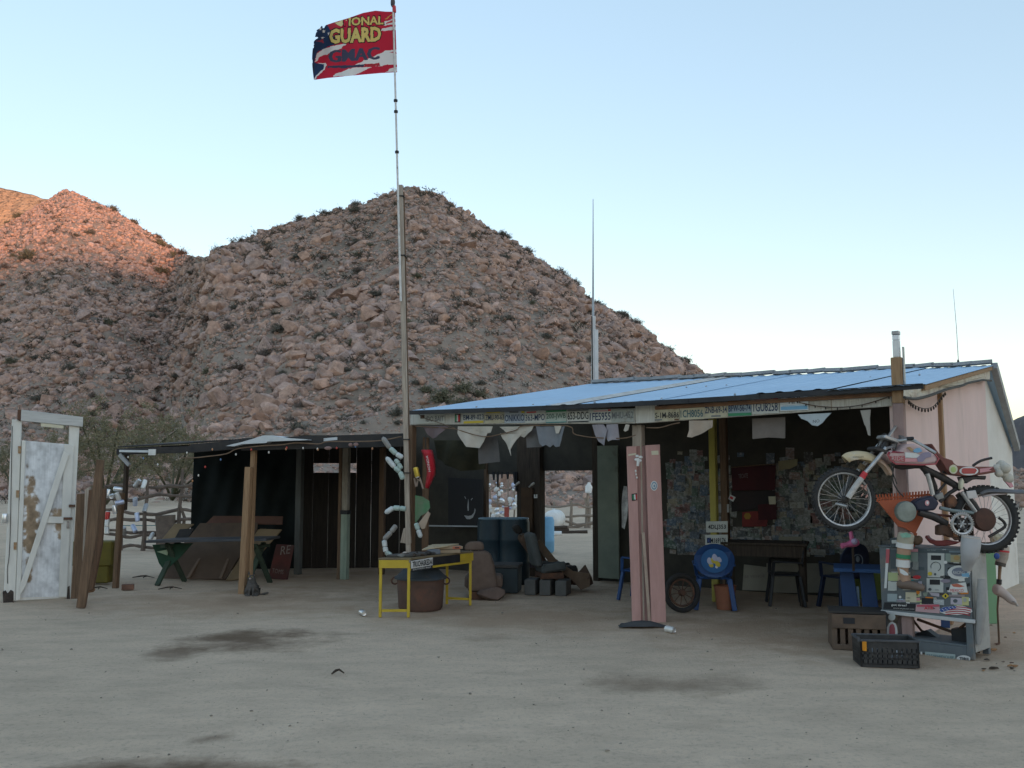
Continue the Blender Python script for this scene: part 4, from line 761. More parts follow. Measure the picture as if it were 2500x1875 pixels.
q = MB(); q.tube([zp(400, 330), zp(330, 380), zp(300, 330), zp(250, 300)], .004, 5); q.tube([zp(330, 400), zp(368, 520), zp(290, 610), zp(283, 830)], .004, 5); solo('can_string', q, WIRE, 'dark string holding the hanging cans on the left post', 'string')
can(G(885, 1503) + V(0, 0, .034), (.5, -1, 0), CAN, 'silver can lying alone on the sand left of the yellow table'); can(G(1636, 1545) + V(0, 0, .034), (.6, -.9, .0), CANW, 'white can lying on the sand right of the pink boards')
MB0 = MB().box(AT(325, 1350, 13.9), (.6, .3, .36)); MB0.box(AT(325, 1350, 13.9) + V(0, 0, -.3), (.5, .26, .26)); solo('yellow_bin', MB0, mat('dirty yellow plastic', (.15, .12, .02), (.10, .085, .02), 4, .7), 'dirty yellow plastic bin in the shade behind the leaning planks', 'bin', bev=.02).location.x -= .55
# ================================================================ STICK FENCES
STK = mat('grey brush wood', (.17, .13, .105), (.09, .07, .058), 5, .9, .006)
def stickfence(label, Y, xs_, ys_, x0, x1, rad, seed, dark=STK, zb=0.0):
    r = random.Random(seed); t = thing('stick_fence', label, 'fence', (AT((x0 + x1) / 2, 1200, Y).x, Y, 0))
    for x, top, lean in xs_:
        p = AT(x, 1200, Y); p.z = -.05; e = AT(x + lean, top, Y); pts = [p.lerp(e, k / 4) + V(r.gauss(0, .02), r.gauss(0, .02), 0) for k in range(5)]; MB().tube(pts, [rad * (1.25 - .15 * k) for k in range(5)], 6).build('stake', dark, t, True)
    for y in ys_:
        pts = [AT(x0 + (x1 - x0) * k / 7, y + r.gauss(0, 3.5), Y + .08 * (r.random() - .5)) for k in range(8)]; MB().tube(catmull(pts, 3), [rad * .8 * r.uniform(.75, 1.2) for _ in range(22)], 6).build('rail', dark, t, True)
    return t
sf = stickfence('rough grey stick fence with wavy rails at the left side of the shed', 20.0, [(358, 1168, 0), (441, 1145, 4), (300, 1180, -2), (462, 1235, -18)], [1186, 1214, 1249, 1272, 1299, 1310, 1334], 255, 476, .045, 5)
st_ = AT(405, 1290, 19.9); st_.z = 0; MB().tube([st_, st_ + V(0, 0, .3), V(st_.x - .02, st_.y, AT(405, 1258, 19.9).z)], [.2, .19, .21], 10).build('stump', STK, sf, True)
r5 = random.Random(4)
for x, y in ((385, 1272), (335, 1262), (327, 1290), (355, 1240), (303, 1296), (370, 1310), (330, 1225), (352, 1182), (335, 1180)): can(AT(x, y, 19.95), (r5.gauss(0, .4), r5.gauss(0, .4), 1), r5.choice((CANB, STEEL, CANW)), 'faded can stuck on the stick fence left of the shed', 'cans on the left stick fence', .2, .05)
MB().bar(AT(290, 1283, 20.1), AT(470, 1283, 20.1), .015, .015).build('green_line', TEAL, sf)
stickfence('pale stick fence standing on the sand beyond the doorway', 28.5, [(1391, 1222, 4), (1431, 1215, 0), (1438, 1200, -2), (1350, 1225, 2), (1470, 1215, 0), (1310, 1220, 3)], [1235, 1259, 1273, 1281], 1300, 1490, .05, 8, mat('pale brush wood', (.3, .25, .2), (.2, .165, .135), 4, .9))
stickfence('wire fence hung with bits of rubbish beyond the window', 24.0, [(1196, 1165, 0), (1215, 1160, 0), (1240, 1158, 2), (1255, 1168, 0), (1270, 1170, 0)], [1195, 1230, 1262], 1180, 1290, .022, 9, mat('pale brush wood', (.3, .25, .2)))
for k in range(46):
    p = AT(r5.uniform(1188, 1262), r5.uniform(1178, 1280), 23.95); q = MB(); s = r5.uniform(.03, .07); q.ball(p, (s, s * .6, s * r5.uniform(.7, 1.6)), 7, 5, Matrix.Rotation(r5.uniform(-1, 1), 3, 'Y')); solo('hanging_scrap', q, r5.choice((WHITE, CAN, CANB, PAPER, CAN)), 'small pale scrap glinting on the wire fence beyond the window', 'scrap', 'scraps on the wire fence', True)
q = MB().bar(AT(1237, 1238, 23.9), AT(1237, 1262, 23.9), .12, .05); solo('red_rag', q, mat('faded red rag', (.32, .08, .06), (.25, .06, .05), 5, .9), 'red rag hanging among the scraps seen through the window', 'rag')
# things in the yard beyond the doorway
p = G(1349, 1292); wt = thing('water_tank', 'round white water tank lying on the sand beyond the doorway', 'tank', tuple(p)); MB().lathe(p + V(0, .0, .28), (.25, 1, 0), [(0, -.33), (.14, -.31), (.23, -.25), (.275, -.15), (.285, 0), (.285, .6), (.2, .75), (0, .78)], 24).build('body', WHITE, wt, True); MB().lathe(p + V(.05, .3, .55), (0, 0, 1), [(.06, 0), (.06, .05), (0, .055)], 12).build('cap', WHITE, wt, True); MB().bar(p + V(-.2, .2, .01), p + V(.2, .2, .01), .08, .06).build('cradle', W_DARK, wt)
p = G(1330, 1322); p = V(p.x, 19.5, 0); p.x = AT(1330, 1290, 19.5).x; wj = thing('blue_barrel', 'light blue plastic barrel standing outside just beyond the pillar', 'barrel', tuple(p)); ztop = AT(1330, 1262, 19.5).z; MB().lathe(p, (0, 0, 1), [(.17, 0), (.2, .04), (.2, ztop * .3), (.205, ztop * .32), (.2, ztop * .34), (.2, ztop * .9), (.17, ztop), (0, ztop)], 20).build('body', SKYB, wj, True); MB().lathe(p + V(.05, 0, ztop), (0, 0, 1), [(.03, 0), (.03, .02), (0, .021)], 10).build('bung', WHITE, wj)
lg = G(1360, 1300)
for k, (x, y, w_) in enumerate(((1355, 1290, .34), (1350, 1296, .4), (1362, 1296, .3), (1375, 1302, .5), (1390, 1301, .5))): c = AT(x, y, 26.0); solo('log', MB().tube([c - V(w_, .1, 0), c + V(w_, -.05, .02)], .06, 8), W_DARK, 'dark log in the small woodpile beyond the doorway', 'log', 'logs in the woodpile', True)
c = AT(1351, 1303, 25.0); solo('white_pipe', MB().tube([c - V(.22, 0, 0), c + V(.22, 0, 0)], .07, 12), WHITE, 'short white pipe lying in front of the woodpile', 'pipe', None, True)
p = G(1436, 1288); q = MB().lathe(AT(1436, 1205, 28.4), (.1, 0, 1), [(0, 0), (.1, .03), (.11, .22), (.05, .3), (.05, .34), (0, .345)], 12); solo('white_jug', q, WHITE, 'white plastic jug stuck upside down on a fence stake', 'jug', None, True)
# ================================================================ SHED CONTENTS
pt0 = G(395, 1425); TBL = thing('picnic_table', 'low wooden table with dark plank top and splayed green legs in the shed', 'table', tuple(pt0))
ta, tb_ = AT(360, 1322, 13.75), AT(655, 1317, 13.45); nrm = V(.25, 1, 0).normalized(); zt2 = min(ta.z, tb_.z)
for k in range(4): o2 = nrm * (.16 * k); MB().bar(ta + o2 + V(.02 * k, 0, 0), tb_ + o2 + V(-.03 * k, 0, 0), .15, .035, side=nrm).build('tabletop_board', mat('dark table plank', (.085, .09, .10), (.05, .05, .055), 4, .75, .003, st=(.6, 6, 6), c3=(.2, .16, .1), sc3=1.2, lo3=.6), TBL, bev=.004)
GRW = mat('worn green paint', (.055, .085, .06), (.04, .055, .04), 5, .85, .003)
for f in (.13, .86):
    b = ta.lerp(tb_, f) + nrm * .24; 
    for s in (-1, 1): MB().bar(V(b.x, b.y, 0) + nrm * .3 * s + ul * .03 * s, V(b.x, b.y, zt2 - .03) - nrm * .18 * s + ul * .03 * s, .075, .04).build('leg', GRW, TBL, bev=.004)
    MB().bar(V(b.x, b.y, zt2 - .07) - nrm * .25, V(b.x, b.y, zt2 - .07) + nrm * .25, .08, .04).build('cross_beam', GRW, TBL)
MB().prism([AT(x, y, 13.9) for x, y in ((372, 1330), (470, 1326), (440, 1360), (402, 1395), (388, 1375))], V(0, .03, 0)).build('green_board', mat('green enamel', (.022, .075, .045), (.018, .05, .03), 4, .7), TBL); MB().prism([AT(x, y, 13.86) for x, y in ((383, 1347), (411, 1341), (408, 1356), (398, 1352))], V(0, .02, 0)).build('label_plate', mat('pale green label', (.34, .45, .32), (.3, .4, .28), 4, .7), TBL)
# leaning sheets of plywood
zr = lambda x, y: (340 + .1808 * x, 1230 + .1808 * y)
def lean(pts, base_y, top_y, m, label, th=.025):
    """board leaning back: each photo outline point goes onto the plane through the base line at depth base_y and the top at depth top_y"""
    ys = [zr(x, y)[1] for x, y in pts]; lo, hi = max(ys), min(ys); b = AT(470, lo, base_y); t = AT(470, hi, top_y); d = (t - b); n = V(1, -.08, 0).cross(d).normalized()
    q = MB().prism([ONP(*zr(x, y), b, n) for x, y in pts], (n if n.y > 0 else -n) * th); return solo('plywood_board', q, m, label, 'board', 'boards leaning in the shed', bev=.004)
PLY = mat('weathered plywood', (.15, .105, .075), (.095, .068, .05), 2, .85, .003, c3=(.08, .06, .05), sc3=1.5); PLY2 = mat('tan plywood', (.26, .19, .11), (.18, .13, .08), 2, .85, .003)
lean([(310, 900), (300, 1000), (1160, 1020), (1590, 340), (1600, 250), (820, 260)], 14.35, 15.0, PLY, 'big brown sheet of ribbed plywood leaning back against the shed wall')
lean([(1000, 160), (1940, 165), (1930, 270), (900, 262)], 15.05, 15.2, mat('red brown board', (.16, .08, .055), (.11, .06, .045), 2, .85), 'reddish board lying along the top of the leaning plywood')
lean([(1170, 1030), (1330, 1020), (1925, 345), (1640, 335), (1600, 345)], 14.3, 14.95, PLY2, 'tan plywood strip slanting down to the right behind the table')
lean([(300, 480), (460, 480), (740, 270), (480, 262)], 14.9, 15.15, PLY2, 'pale board end leaning at the left edge of the plywood'); lean([(470, 478), (650, 478), (740, 330), (545, 340)], 14.85, 15.0, DRK, 'small dark sheet leaning on the plywood above the table')
zq = [zr(x, 660) for x in (900, 1150)]
for x0, x1 in ((640, 1000), (1080, 1330)): lean([(x0 - 10, 1003), (x0 + 30, 1005), (x1 + 25, 420), (x1 - 10, 420)], 14.3, 14.93, mat('weathered batten', (.23, .165, .12), (.16, .115, .085), 3, .85), 'pale batten running up the face of the big leaning plywood', .03)
sg = MB(); zs_ = lambda x, y: AT(*zr(x, y), 14.5); sgn = thing('red_sign', 'dark red sign board with pale worn letters leaning beside the shed post', 'sign', tuple(zs_(1850, 1020)))
MB().prism([zs_(x, y) for x, y in ((1740, 1010), (2000, 1030), (2090, 560), (1850, 545))], V(0, .03, 0)).build('board', mat('dark red sign', (.11, .035, .03), (.055, .03, .028), 2.5, .8, c3=(.06, .05, .045), sc3=3), sgn, bev=.004)
text('RE', zs_(1905, 690), zs_(2035, 670) - zs_(1905, 690), zs_(1920, 575) - zs_(1905, 690), mat('worn lettering', (.25, .22, .19), (.15, .12, .11), 30, .9), sgn, lift=.006); text('TOMS', zs_(1790, 930), zs_(1945, 950) - zs_(1790, 930), zs_(1800, 870) - zs_(1790, 930), mat('worn lettering', (.42, .38, .33)), sgn, lift=.006)
# the cat sitting by the shed post
cz = lambda x, y, dy=0: AT(560 + .0723 * x, 1340 + .0723 * y, 12.62 + dy)
cat_ = thing('tabby_cat', 'grey tabby cat sitting beside the orange brown post with its tail out', 'cat', tuple(cz(760, 1600)))
def skin(chains, name, m, parent, sub=2, smooth=True):
    vs2, ed, rad = [], [], []
    for ch in chains:
        prev = None
        for p, r in ch:
            p = Vector(p); k = next((i for i, v_ in enumerate(vs2) if (v_ - p).length < 1e-5), None)
            if k is None: vs2.append(p); rad.append(r); k = len(vs2) - 1
            if prev is not None: ed.append((prev, k))
            prev = k
    o0 = Vector(parent['_w']); me = bpy.data.meshes.new(name); me.from_pydata([tuple(v_ - o0) for v_ in vs2], ed, []); o = bpy.data.objects.new(name, me); COL.objects.link(o); o.parent = parent; o['_w'] = tuple(o0)
    sk_ = o.modifiers.new('skin', 'SKIN'); sk_.use_smooth_shade = True; lay = me.skin_vertices[0].data
    for i, r in enumerate(rad): lay[i].radius = (r, r) if not hasattr(r, '__len__') else r; lay[i].use_root = (i == 0)
    s2 = o.modifiers.new('sub', 'SUBSURF'); s2.levels = s2.render_levels = sub; me.materials.append(m); return o
FUR = mat('grey tabby fur', (.10, .09, .08), (.05, .048, .046), 5, .95, .004, st=(1, 1, 5), c3=(.17, .16, .15), sc3=18)
bs = cz(760, 1530, .05); hd = cz(740, 960, -.02)
skin([[(bs, .095), (cz(765, 1380, .03), .098), (cz(765, 1230, .0), .078), (cz(755, 1100, -.02), .056), (hd, .052), (cz(735, 900, -.03), .042)],
      [(cz(765, 1230, .0), .078), (cz(690, 1330, -.07), .026), (cz(670, 1450, -.09), .02), (cz(665, 1570, -.09), .018), (cz(660, 1590, -.14), .018)], [(cz(765, 1230, .0), .078), (cz(810, 1330, -.07), .026), (cz(800, 1450, -.09), .02), (cz(795, 1570, -.09), .018), (cz(795, 1590, -.14), .018)],
      [(bs, .095), (cz(900, 1470, -.02), .06), (cz(920, 1570, -.06), .03), (cz(880, 1590, -.13), .02)], [(bs, .095), (cz(600, 1470, -.02), .06), (cz(590, 1570, -.06), .03), (cz(600, 1590, -.13), .02)],
      [(bs, .095), (cz(950, 1560, .06), .03), (cz(1060, 1560, .04), .019), (cz(1200, 1510, .0), .017), (cz(1320, 1480, -.04), .013)]], 'body', FUR, cat_)
for s in (-1, 1): e = hd + V(.033 * s, .005, .045); MB().prism([e - V(.016, 0, .01), e + V(.016, 0, -.01), e + V(.009 * s, 0, .036)], V(0, .012, 0)).build('ear', FUR, cat_); MB().ball(hd + V(.022 * s, -.05, .012), .007, 8, 6).build('eye', mat('amber eye', (.4, .3, .05), (.2, .15, .03), 5, .2), cat_, True)
q = MB(); q.ball(hd + V(0, -.053, -.012), (.018, .014, .013), 10, 6); q.build('muzzle', mat('pale fur', (.3, .28, .26), (.22, .2, .19), 12, .9), cat_, True); MB().ball(hd + V(0, -.067, -.006), .005, 6, 5).build('nose', PINKP, cat_)
# fairy lights along the shed fascia
fl = thing('string_lights', 'string of small coloured bulbs sagging along the shed fascia', 'string lights', tuple(B))
MB().tube(catmull([ONP(*zz(x, y), B + LN * .09, LN) for x, y in ((720, 300), (850, 300), (1000, 285), (1200, 258), (1300, 210), (1400, 190), (1620, 168), (1800, 160), (1960, 138), (2200, 150))] + [ONP(x, y, B + LN * .11, LN) for x, y in ((800, 1078), (860, 1078), (925, 1076), (980, 1066))], 5), .008, 6).build('cable', ROPE, fl, True)
BULB = {k: mat(k + ' bulb', c, tuple(x * .9 for x in c), 8, .3) for k, c in (('white', (.75, .73, .68)), ('red', (.6, .08, .06)), ('blue', (.15, .25, .45)), ('orange', (.6, .3, .15)))}
for k, (x, y) in enumerate([zz(145, 292), zz(310, 305), zz(465, 372), zz(1310, 262), zz(1475, 212), zz(1665, 240), zz(1850, 205), zz(2195, 210), zz(780, 245), zz(1055, 208), zz(978, 398), zz(905, 490), zz(840, 548), zz(1145, 318), (822, 1094), (909, 1095), (868, 1090), (740, 1094), (700, 1093), (775, 1096)]):
    p = ONP(x, y, B + LN * .1, LN); MB().ball(p, (.011, .011, .017), 8, 6).build('bulb', BULB[('white', 'blue', 'white', 'white', 'red', 'white', 'orange', 'orange', 'white', 'orange', 'red', 'white', 'orange', 'blue', 'red', 'orange', 'blue', 'white', 'red', 'white')[k]], fl, True)
for x, y, sx in ((801, 1094, .05), (856, 1086, .03), (869, 1085, .035)): q = MB(); q.ball(ONP(x, y, B + LN * .1, LN), (sx, .02, .025), 10, 6); solo('dried_pod', q, mat('dusty rose trinket', (.3, .2, .18), (.2, .13, .12), 14, .9), 'dusty pink trinket nailed to the shed fascia', 'trinket', 'trinkets on the shed fascia', True)
# ================================================================ BOTTLE CACTUS on the flagpole
PETG = mat('cloudy green bottle', (.42, .52, .48), (.30, .39, .36), 9, .35, 0, c3=(.22, .2, .17), sc3=8, lo3=.56, hi3=.75); PETW = mat('cloudy white bottle', (.58, .61, .61), (.44, .48, .48), 9, .35, c3=(.26, .23, .2), sc3=8, lo3=.56, hi3=.75); PETD = mat('dusty grey bottle', (.30, .29, .27), (.22, .21, .2), 7, .5)
z2 = lambda x, y, dy=0.0: AT(900 + .1808 * x, 1050 + .1808 * y, 11.45 + dy)
def bottle_arm(pts, ms, label, r=.033):
    t = thing('bottle_arm', label, 'bottle chain', tuple(z2(*pts[0])), 'bottle chains wired to the flagpole'); P_ = [z2(*p) for p in pts]
    for i in range(len(P_) - 1):
        a, b = P_[i], P_[i + 1]; L_ = (b - a).length; q = MB(); q.lathe(a, b - a, [(r * .55, -.005), (r * .95, L_ * .08), (r, L_ * .2), (r * .93, L_ * .3), (r, L_ * .4), (r * .95, L_ * .62), (r, L_ * .75), (r * .8, L_ * .9), (r * .42, L_ * 1.02)], 14); q.build('bottle', ms[i % len(ms)], t, True)
    q = MB(); d = (P_[-1] - P_[-2]).normalized(); q.lathe(P_[-1], d, [(r * .4, 0), (r * .42, .018), (0, .02)], 10); q.build('cap', BLACK, t, True)
bottle_arm([(455, 370), (370, 320), (285, 240), (190, 100)], [PETW, PETG, PETD], 'uppermost chain of cloudy bottles reaching up left of the flagpole')
bottle_arm([(465, 660), (420, 560), (350, 500), (240, 370)], [PETG, PETG, PETW], 'green bottle chain branching up left below the uppermost one'); bottle_arm([(440, 520), (400, 450), (360, 395)], [PETG], 'short stub of green bottles in the fork left of the flagpole', .03)
bottle_arm([(500, 1065), (420, 1055), (330, 1050), (225, 1120)], [PETG, PETG, PETW], 'arched green bottle chain pointing left halfway down the flagpole')
bottle_arm([(370, 1290), (300, 1380), (205, 1480)], [PETD, PETD], 'dusty grey bottle chain bending down at left of the pole foot'); bottle_arm([(210, 1490), (222, 1580), (235, 1650), (310, 1700)], [PETW, PETW, PETG], 'white bottle chain standing on the left corner of the yellow table')
bottle_arm([(640, 1260), (670, 1350), (705, 1450)], [PETG, PETW], 'pale green bottle chain hanging right of the flagpole above the table', .031)
can(z2(648, 572, -.05), (.25, -.1, -1), CANY, 'gold and silver can tied to the post right of the flagpole', None, .13, .033)
q = MB()
for s in ((615, 650, 640, 765), (690, 640, 735, 790), (640, 650, 700, 690), (660, 680, 650, 760)): q.bar(z2(s[0], s[1]), z2(s[2], s[3]), .02, .012)
solo('rag_strips', q, mat('dusty rags', (.34, .27, .22), (.2, .15, .12), 8, .95), 'dusty shredded rag strips hanging under the gold can', 'rag')
# red seat cover
z2o = lambda x, y: z2(x, y, .2); rs = thing('red_seat_cover', 'red motorcycle seat cover hanging with white lettering down it', 'seat cover', tuple(z2o(830, 780)))
q = MB(); L_ = [(720, 265), (745, 330), (775, 420), (800, 520), (795, 600), (785, 690), (775, 770)]; R_ = [(850, 270), (868, 340), (885, 430), (895, 520), (890, 600), (850, 690), (800, 790)]; n_ = len(L_)
for (a, b) in zip(L_, R_):
    for f in (0, .25, .5, .75, 1): p = z2o(a[0] + (b[0] - a[0]) * f, a[1] + (b[1] - a[1]) * f); q.v.append(tuple(p - V(0, .09 * math.sin(math.pi * f), 0)))
for i in range(n_ - 1):
    for j in range(4): k = i * 5 + j; q.f.append((k, k + 1, k + 6, k + 5)); q.mi.append(0)
ob = q.build('cover', mat('red vinyl', (.50, .025, .04), (.42, .02, .035), 5, .5), rs, True); so_ = ob.modifiers.new('solid', 'SOLIDIFY'); so_.thickness = .012
a_, b_ = z2o(862, 560), z2o(825, 345); dn = (b_ - a_); text('HONDA', a_ + V(-.012, -.10, 0), dn, V(-.03, 0, 0), PAPER, rs, lift=.004)
MB().tube([z2o(775, 260), z2o(770, 170), z2o(772, 60)], .006, 5).build('strap', WIRE, rs)
# pieces tied on the post behind
cc_ = cloth([z2(x, y, .1) for x, y in ((630, 880), (730, 900), (820, 960), (830, 1050), (790, 1110), (700, 1160), (640, 1250), (622, 1240))], (0, -1, 0), .02, .01, 2, 3); solo('green_cloth', cc_, mat('mottled green cloth', (.15, .19, .13), (.07, .2, .09), 7, .9), 'mottled green cloth tied to the post above the table', 'cloth')
q = MB().prism([z2(x, y, .02) for x, y in ((800, 1095), (835, 1130), (760, 1330), (715, 1340), (668, 1265))], V(0, .03, 0)); solo('tan_board', q, mat('tan paddle board', (.42, .33, .25), (.33, .26, .2), 4, .85), 'tan paddle shaped board hanging point up beside the green cloth', 'board', bev=.006)
p2 = G(1042, 1455); q = MB().bar(V(p2.x, 12.2, 0), V(p2.x, 12.2, 2.1), .085, .08); o = q.build('post', W_MID, bar_b, bev=.006)
# ================================================================ YELLOW TABLE
YPNT = mat('chipped yellow paint', (.52, .38, .04), (.44, .31, .035), 5, .6, .002, c3=(.3, .25, .15), sc3=5, lo3=.62, hi3=.72); YT = thing('yellow_table', 'narrow yellow metal framed table with black front panel under the flagpole', 'table', tuple(G(1010, 1500)))
fa, fb, fc, fd = G(928, 1507), G(997, 1507), G(1148, 1478), G(1091, 1475); HT = .63
TL = fb - fa
for p in (fa, fb, fc, fd): MB().bar(p, V(p.x, p.y, HT - .02), .032, .032).build('leg', YPNT, YT, bev=.003)
for a, b in ((fa, fb), (fd, fc)): MB().bar(V(a.x, a.y, .075) + (b - a) * .06, V(b.x, b.y, .075) - (b - a) * .06, .024, .028).build('stretcher', YPNT, YT)
up1 = V(0, 0, 1)
def rim(a, b, m, z0, z1, off, nm, f0=0, f1=1, th=.025): d = b - a; n = V(d.y, -d.x, 0).normalized(); n = n if n.y < 0 else -n; MB().prism([a + d * f0 + n * off + up1 * z0, a + d * f1 + n * off + up1 * z0, a + d * f1 + n * off + up1 * z1, a + d * f0 + n * off + up1 * z1], -n * th).build(nm, m, YT, bev=.002)
rim(fa - V(.02, 0, 0), fb, YPNT, HT - .08, HT + .01, .02, 'apron'); rim(fb, fc, YPNT, HT - .11, HT - .085, .021, 'rail'); rim(fb, fc, BLACK, HT - .083, HT + .01, .02, 'front_panel', .34, .80); rim(fb, fc, YPNT, HT - .083, HT + .012, .021, 'apron', .802, 1.03); rim(fd, fc, YPNT, HT - .08, HT + .01, -.02, 'apron')
MB().prism([p + up1 * (HT + .012) for p in (fa + V(-.03, -.02, 0), fb + V(.02, -.02, 0), fc + V(.04, .03, 0), fd + V(-.02, .04, 0))], V(0, 0, .022)).build('top', mat('stained plywood top', (.22, .17, .09), (.13, .10, .07), 3, .8, .003), YT, bev=.003)
dfc = (fc - fb); nf = V(dfc.y, -dfc.x, 0).normalized(); nf = nf if nf.y < 0 else -nf
o1 = fb + dfc * .03 + nf * .028
def onft(f, z, off=.028): return fb + dfc * f + nf * off + up1 * z
pl = thing('name_plate', 'white and black plate lettered in capitals on the yellow table front', 'sign', tuple(onft(.15, HT - .12))); MB().prism([onft(0.005, HT - .085), onft(.33, HT - .075), onft(.33, HT + .012), onft(.005, HT + .0)], nf * .008).build('plate', PAPER, pl); MB().prism([onft(0.005, HT - .125), onft(.33, HT - .115), onft(.33, HT - .077), onft(.005, HT - .087)], nf * .006).build('plate', INK, pl)
text('TRUCHASKEDAI', onft(.015, HT - .075, .037), onft(.32, HT - .066, .037) - onft(.015, HT - .075, .037), V(0, 0, .068), INK, pl, bold=.03); text('SOUTHERN BAJA', onft(.02, HT - .115, .035), onft(.30, HT - .107, .035) - onft(.02, HT - .115, .035), V(0, 0, .024), PAPER, pl)
# things on the table
pz = lambda x, y, dy=0.0: AT(900 + .1446 * x, 1280 + .1446 * y, 11.2 + dy)
tz = HT + .034
def ont(f, g_, h=0.0): return fa.lerp(fd, f).lerp(fb.lerp(fc, f), g_) + up1 * (tz + h)
pbx = thing('pizza_box', 'flattened cardboard boxes with a red printed label lying on the yellow table', 'box', tuple(ont(.75, .5))); ang = math.atan2(dfc.y, dfc.x)
CARD = mat('brown cardboard', (.40, .31, .21), (.32, .245, .165), 4, .85, .002)
for i, (f, dx, h, sz) in enumerate(((.75, 0, .02, (.33, .3, .04)), (.77, .01, .062, (.36, .3, .035)))): MB().box(ont(f, .5, h), sz, .35).build('box_layer', CARD, pbx, bev=.004)
MB().prism([ont(.72, .1, .085), ont(.9, .75, .085), ont(.6, 1.0, .082), ont(.42, .45, .05)], V(0, 0, .012)).build('open_flap', mat('pale cardboard', (.5, .42, .28), (.42, .34, .23), 4, .85), pbx)
lb = ont(.77, .5, .062); Mz = Matrix.Rotation(.35, 3, 'Z'); MB().obox(lb + Mz @ V(.10, -.151, 0), Mz @ V(.1, 0, 0), Mz @ V(0, .003, 0), V(0, 0, .03)).build('label_patch', mat('red orange label', (.5, .17, .09), (.42, .13, .08), 5, .7), pbx)
MB().obox(lb + Mz @ V(.105, -.154, .0), Mz @ V(.055, 0, 0), Mz @ V(0, .003, 0), V(0, 0, .014)).build('label_print', INK, pbx)
solo('grey_block', MB().box(ont(.48, .75, .03), (.14, .12, .055), .4), mat('blue grey block', (.16, .18, .2), (.12, .13, .15), 5, .8), 'blue grey block lying beside the cardboard boxes on the table', 'block', bev=.006)
r6 = random.Random(12)
for k in range(34):
    f, g_ = r6.uniform(.05, .5), r6.uniform(.05, .95); s = r6.uniform(.015, .045); a, f2 = LO[k % 8]; p = ont(f, g_, s * .5); q = MB(); q.add([p + V(*(x * s * np.array([1.3, 1, .7]))) for x in a], [tuple(t) for t in f2]); solo('small_rock', q, r6.choice((RUST, W_DARK, mat('grey pebble', (.2, .2, .19), (.12, .12, .11), 9, .9), mat('pale shell', (.5, .42, .36), (.4, .33, .28), 9, .8), DRK, W_DARK)), 'small rock or shell in the heap covering the left of the yellow table', 'rock', 'rocks heaped on the yellow table', True)
solo('dark_tray', MB().prism([ont(.05, .05, .002), ont(.05, .9, .002), ont(.46, .95, .002), ont(.46, .08, .002)], V(0, 0, .03)), mat('dark metal tray', (.06, .06, .06), (.09, .08, .07), 6, .6), 'dark tray under the heap of small rocks on the table', 'tray', bev=.008)
# rusty cauldron under the table
ct = G(1020, 1497); ct.y += .32; tub = thing('rusty_tub', 'big rusty round tub with a dull blue lid under the yellow table', 'tub', tuple(ct)); rt_ = .285
MB().lathe(ct, (0, 0, 1), [(rt_ * .86, 0), (rt_ * .93, .03), (rt_ * .97, .2), (rt_, .36), (rt_ * 1.02, .375)], 32).build('body', mat('rusty tub iron', (.13, .075, .058), (.08, .055, .045), 4, .85, .004, c3=(.16, .075, .05), sc3=3), tub, True)
MB().lathe(ct + V(0, 0, .375), (0, 0, 1), [(rt_ * 1.10, -.01), (rt_ * 1.11, .012), (rt_ * 1.0, .03), (rt_ * .75, .10), (rt_ * .45, .14), (0, .15)], 32).build('lid', mat('dull blue lid', (.055, .07, .085), (.04, .048, .055), 3, .6, c3=(.1, .09, .08), sc3=3), tub, True)
for s in (-1, 1): MB().ring(ct + V(rt_ * 1.08 * s, -.03, .34), (0, 1, 0), .04, .01, 16, 6).build('handle', RUST, tub, True)
# ================================================================ LICENCE PLATES ON THE EAVE BOARD
def plate(x0, x1, txt, base, ink, label, off=.026, z0=2.268, z1=2.418, extra=(), f=(.06, .9, .24, .7), tilt=0.0, shape=True):
    t0, t1 = tx(x0), tx(x1); a = onf(t0, z0 + tilt, off); X = uf * (t1 - t0); Y = V(0, 0, z1 - z0); t = thing('licence_plate', label, 'licence plate', tuple(a), 'licence plates along the eave')
    MB().prism([a, a + X, a + X + Y, a + Y], FN * .004).build('plate', base, t, bev=.001); a2 = a + FN * .005
    for (u0, u1, v0, v1, m) in extra: MB().prism([a2 + X * u0 + Y * v0, a2 + X * u1 + Y * v0, a2 + X * u1 + Y * v1, a2 + X * u0 + Y * v1], FN * .001).build('print_band', m, t)
    if txt: text(txt, a2 + X * f[0] + Y * f[2], X * (f[1] - f[0] + .04), Y * (f[3] - f[2]), ink, t, bold=.012)
    return t
OLDW = mat('weathered plate white', (.55, .56, .52), (.44, .45, .41), 9, .6, c3=(.33, .28, .22), sc3=6, lo3=.64, hi3=.78); OLDG = mat('weathered plate grey', (.40, .43, .40), (.31, .33, .31), 7, .7, c3=(.2, .18, .15), sc3=6); OLDY = mat('weathered plate cream', (.52, .49, .36), (.42, .39, .29), 7, .65, c3=(.3, .24, .16), sc3=6)
NAVY = flat('navy ink', (.03, .05, .11)); FADE = flat('faded ink', (.16, .17, .18))
plate(1020, 1089, 'IDO BAIT', OLDW, FADE, 'faded white plate reading IDO BAIT with a rust mark, first from the corner post', f=(.35, .94, .15, .62), extra=((.15, .3, .45, .75, RUST),))
q = plate(1114, 1127, '', INK, INK, 'small square sticker with red and green stripes between the first plates', extra=((.06, .38, .1, .9, GREEN), (.38, .62, .1, .9, PAPER), (.62, .94, .1, .9, RED)), z0=2.285, z1=2.39)
plate(1133, 1185, 'BM-89-023', OLDW, NAVY, 'white plate reading BM 89 023 with a mustard lower edge', extra=((.05, .98, .01, .2, YEL),), f=(.04, .95, .28, .72))
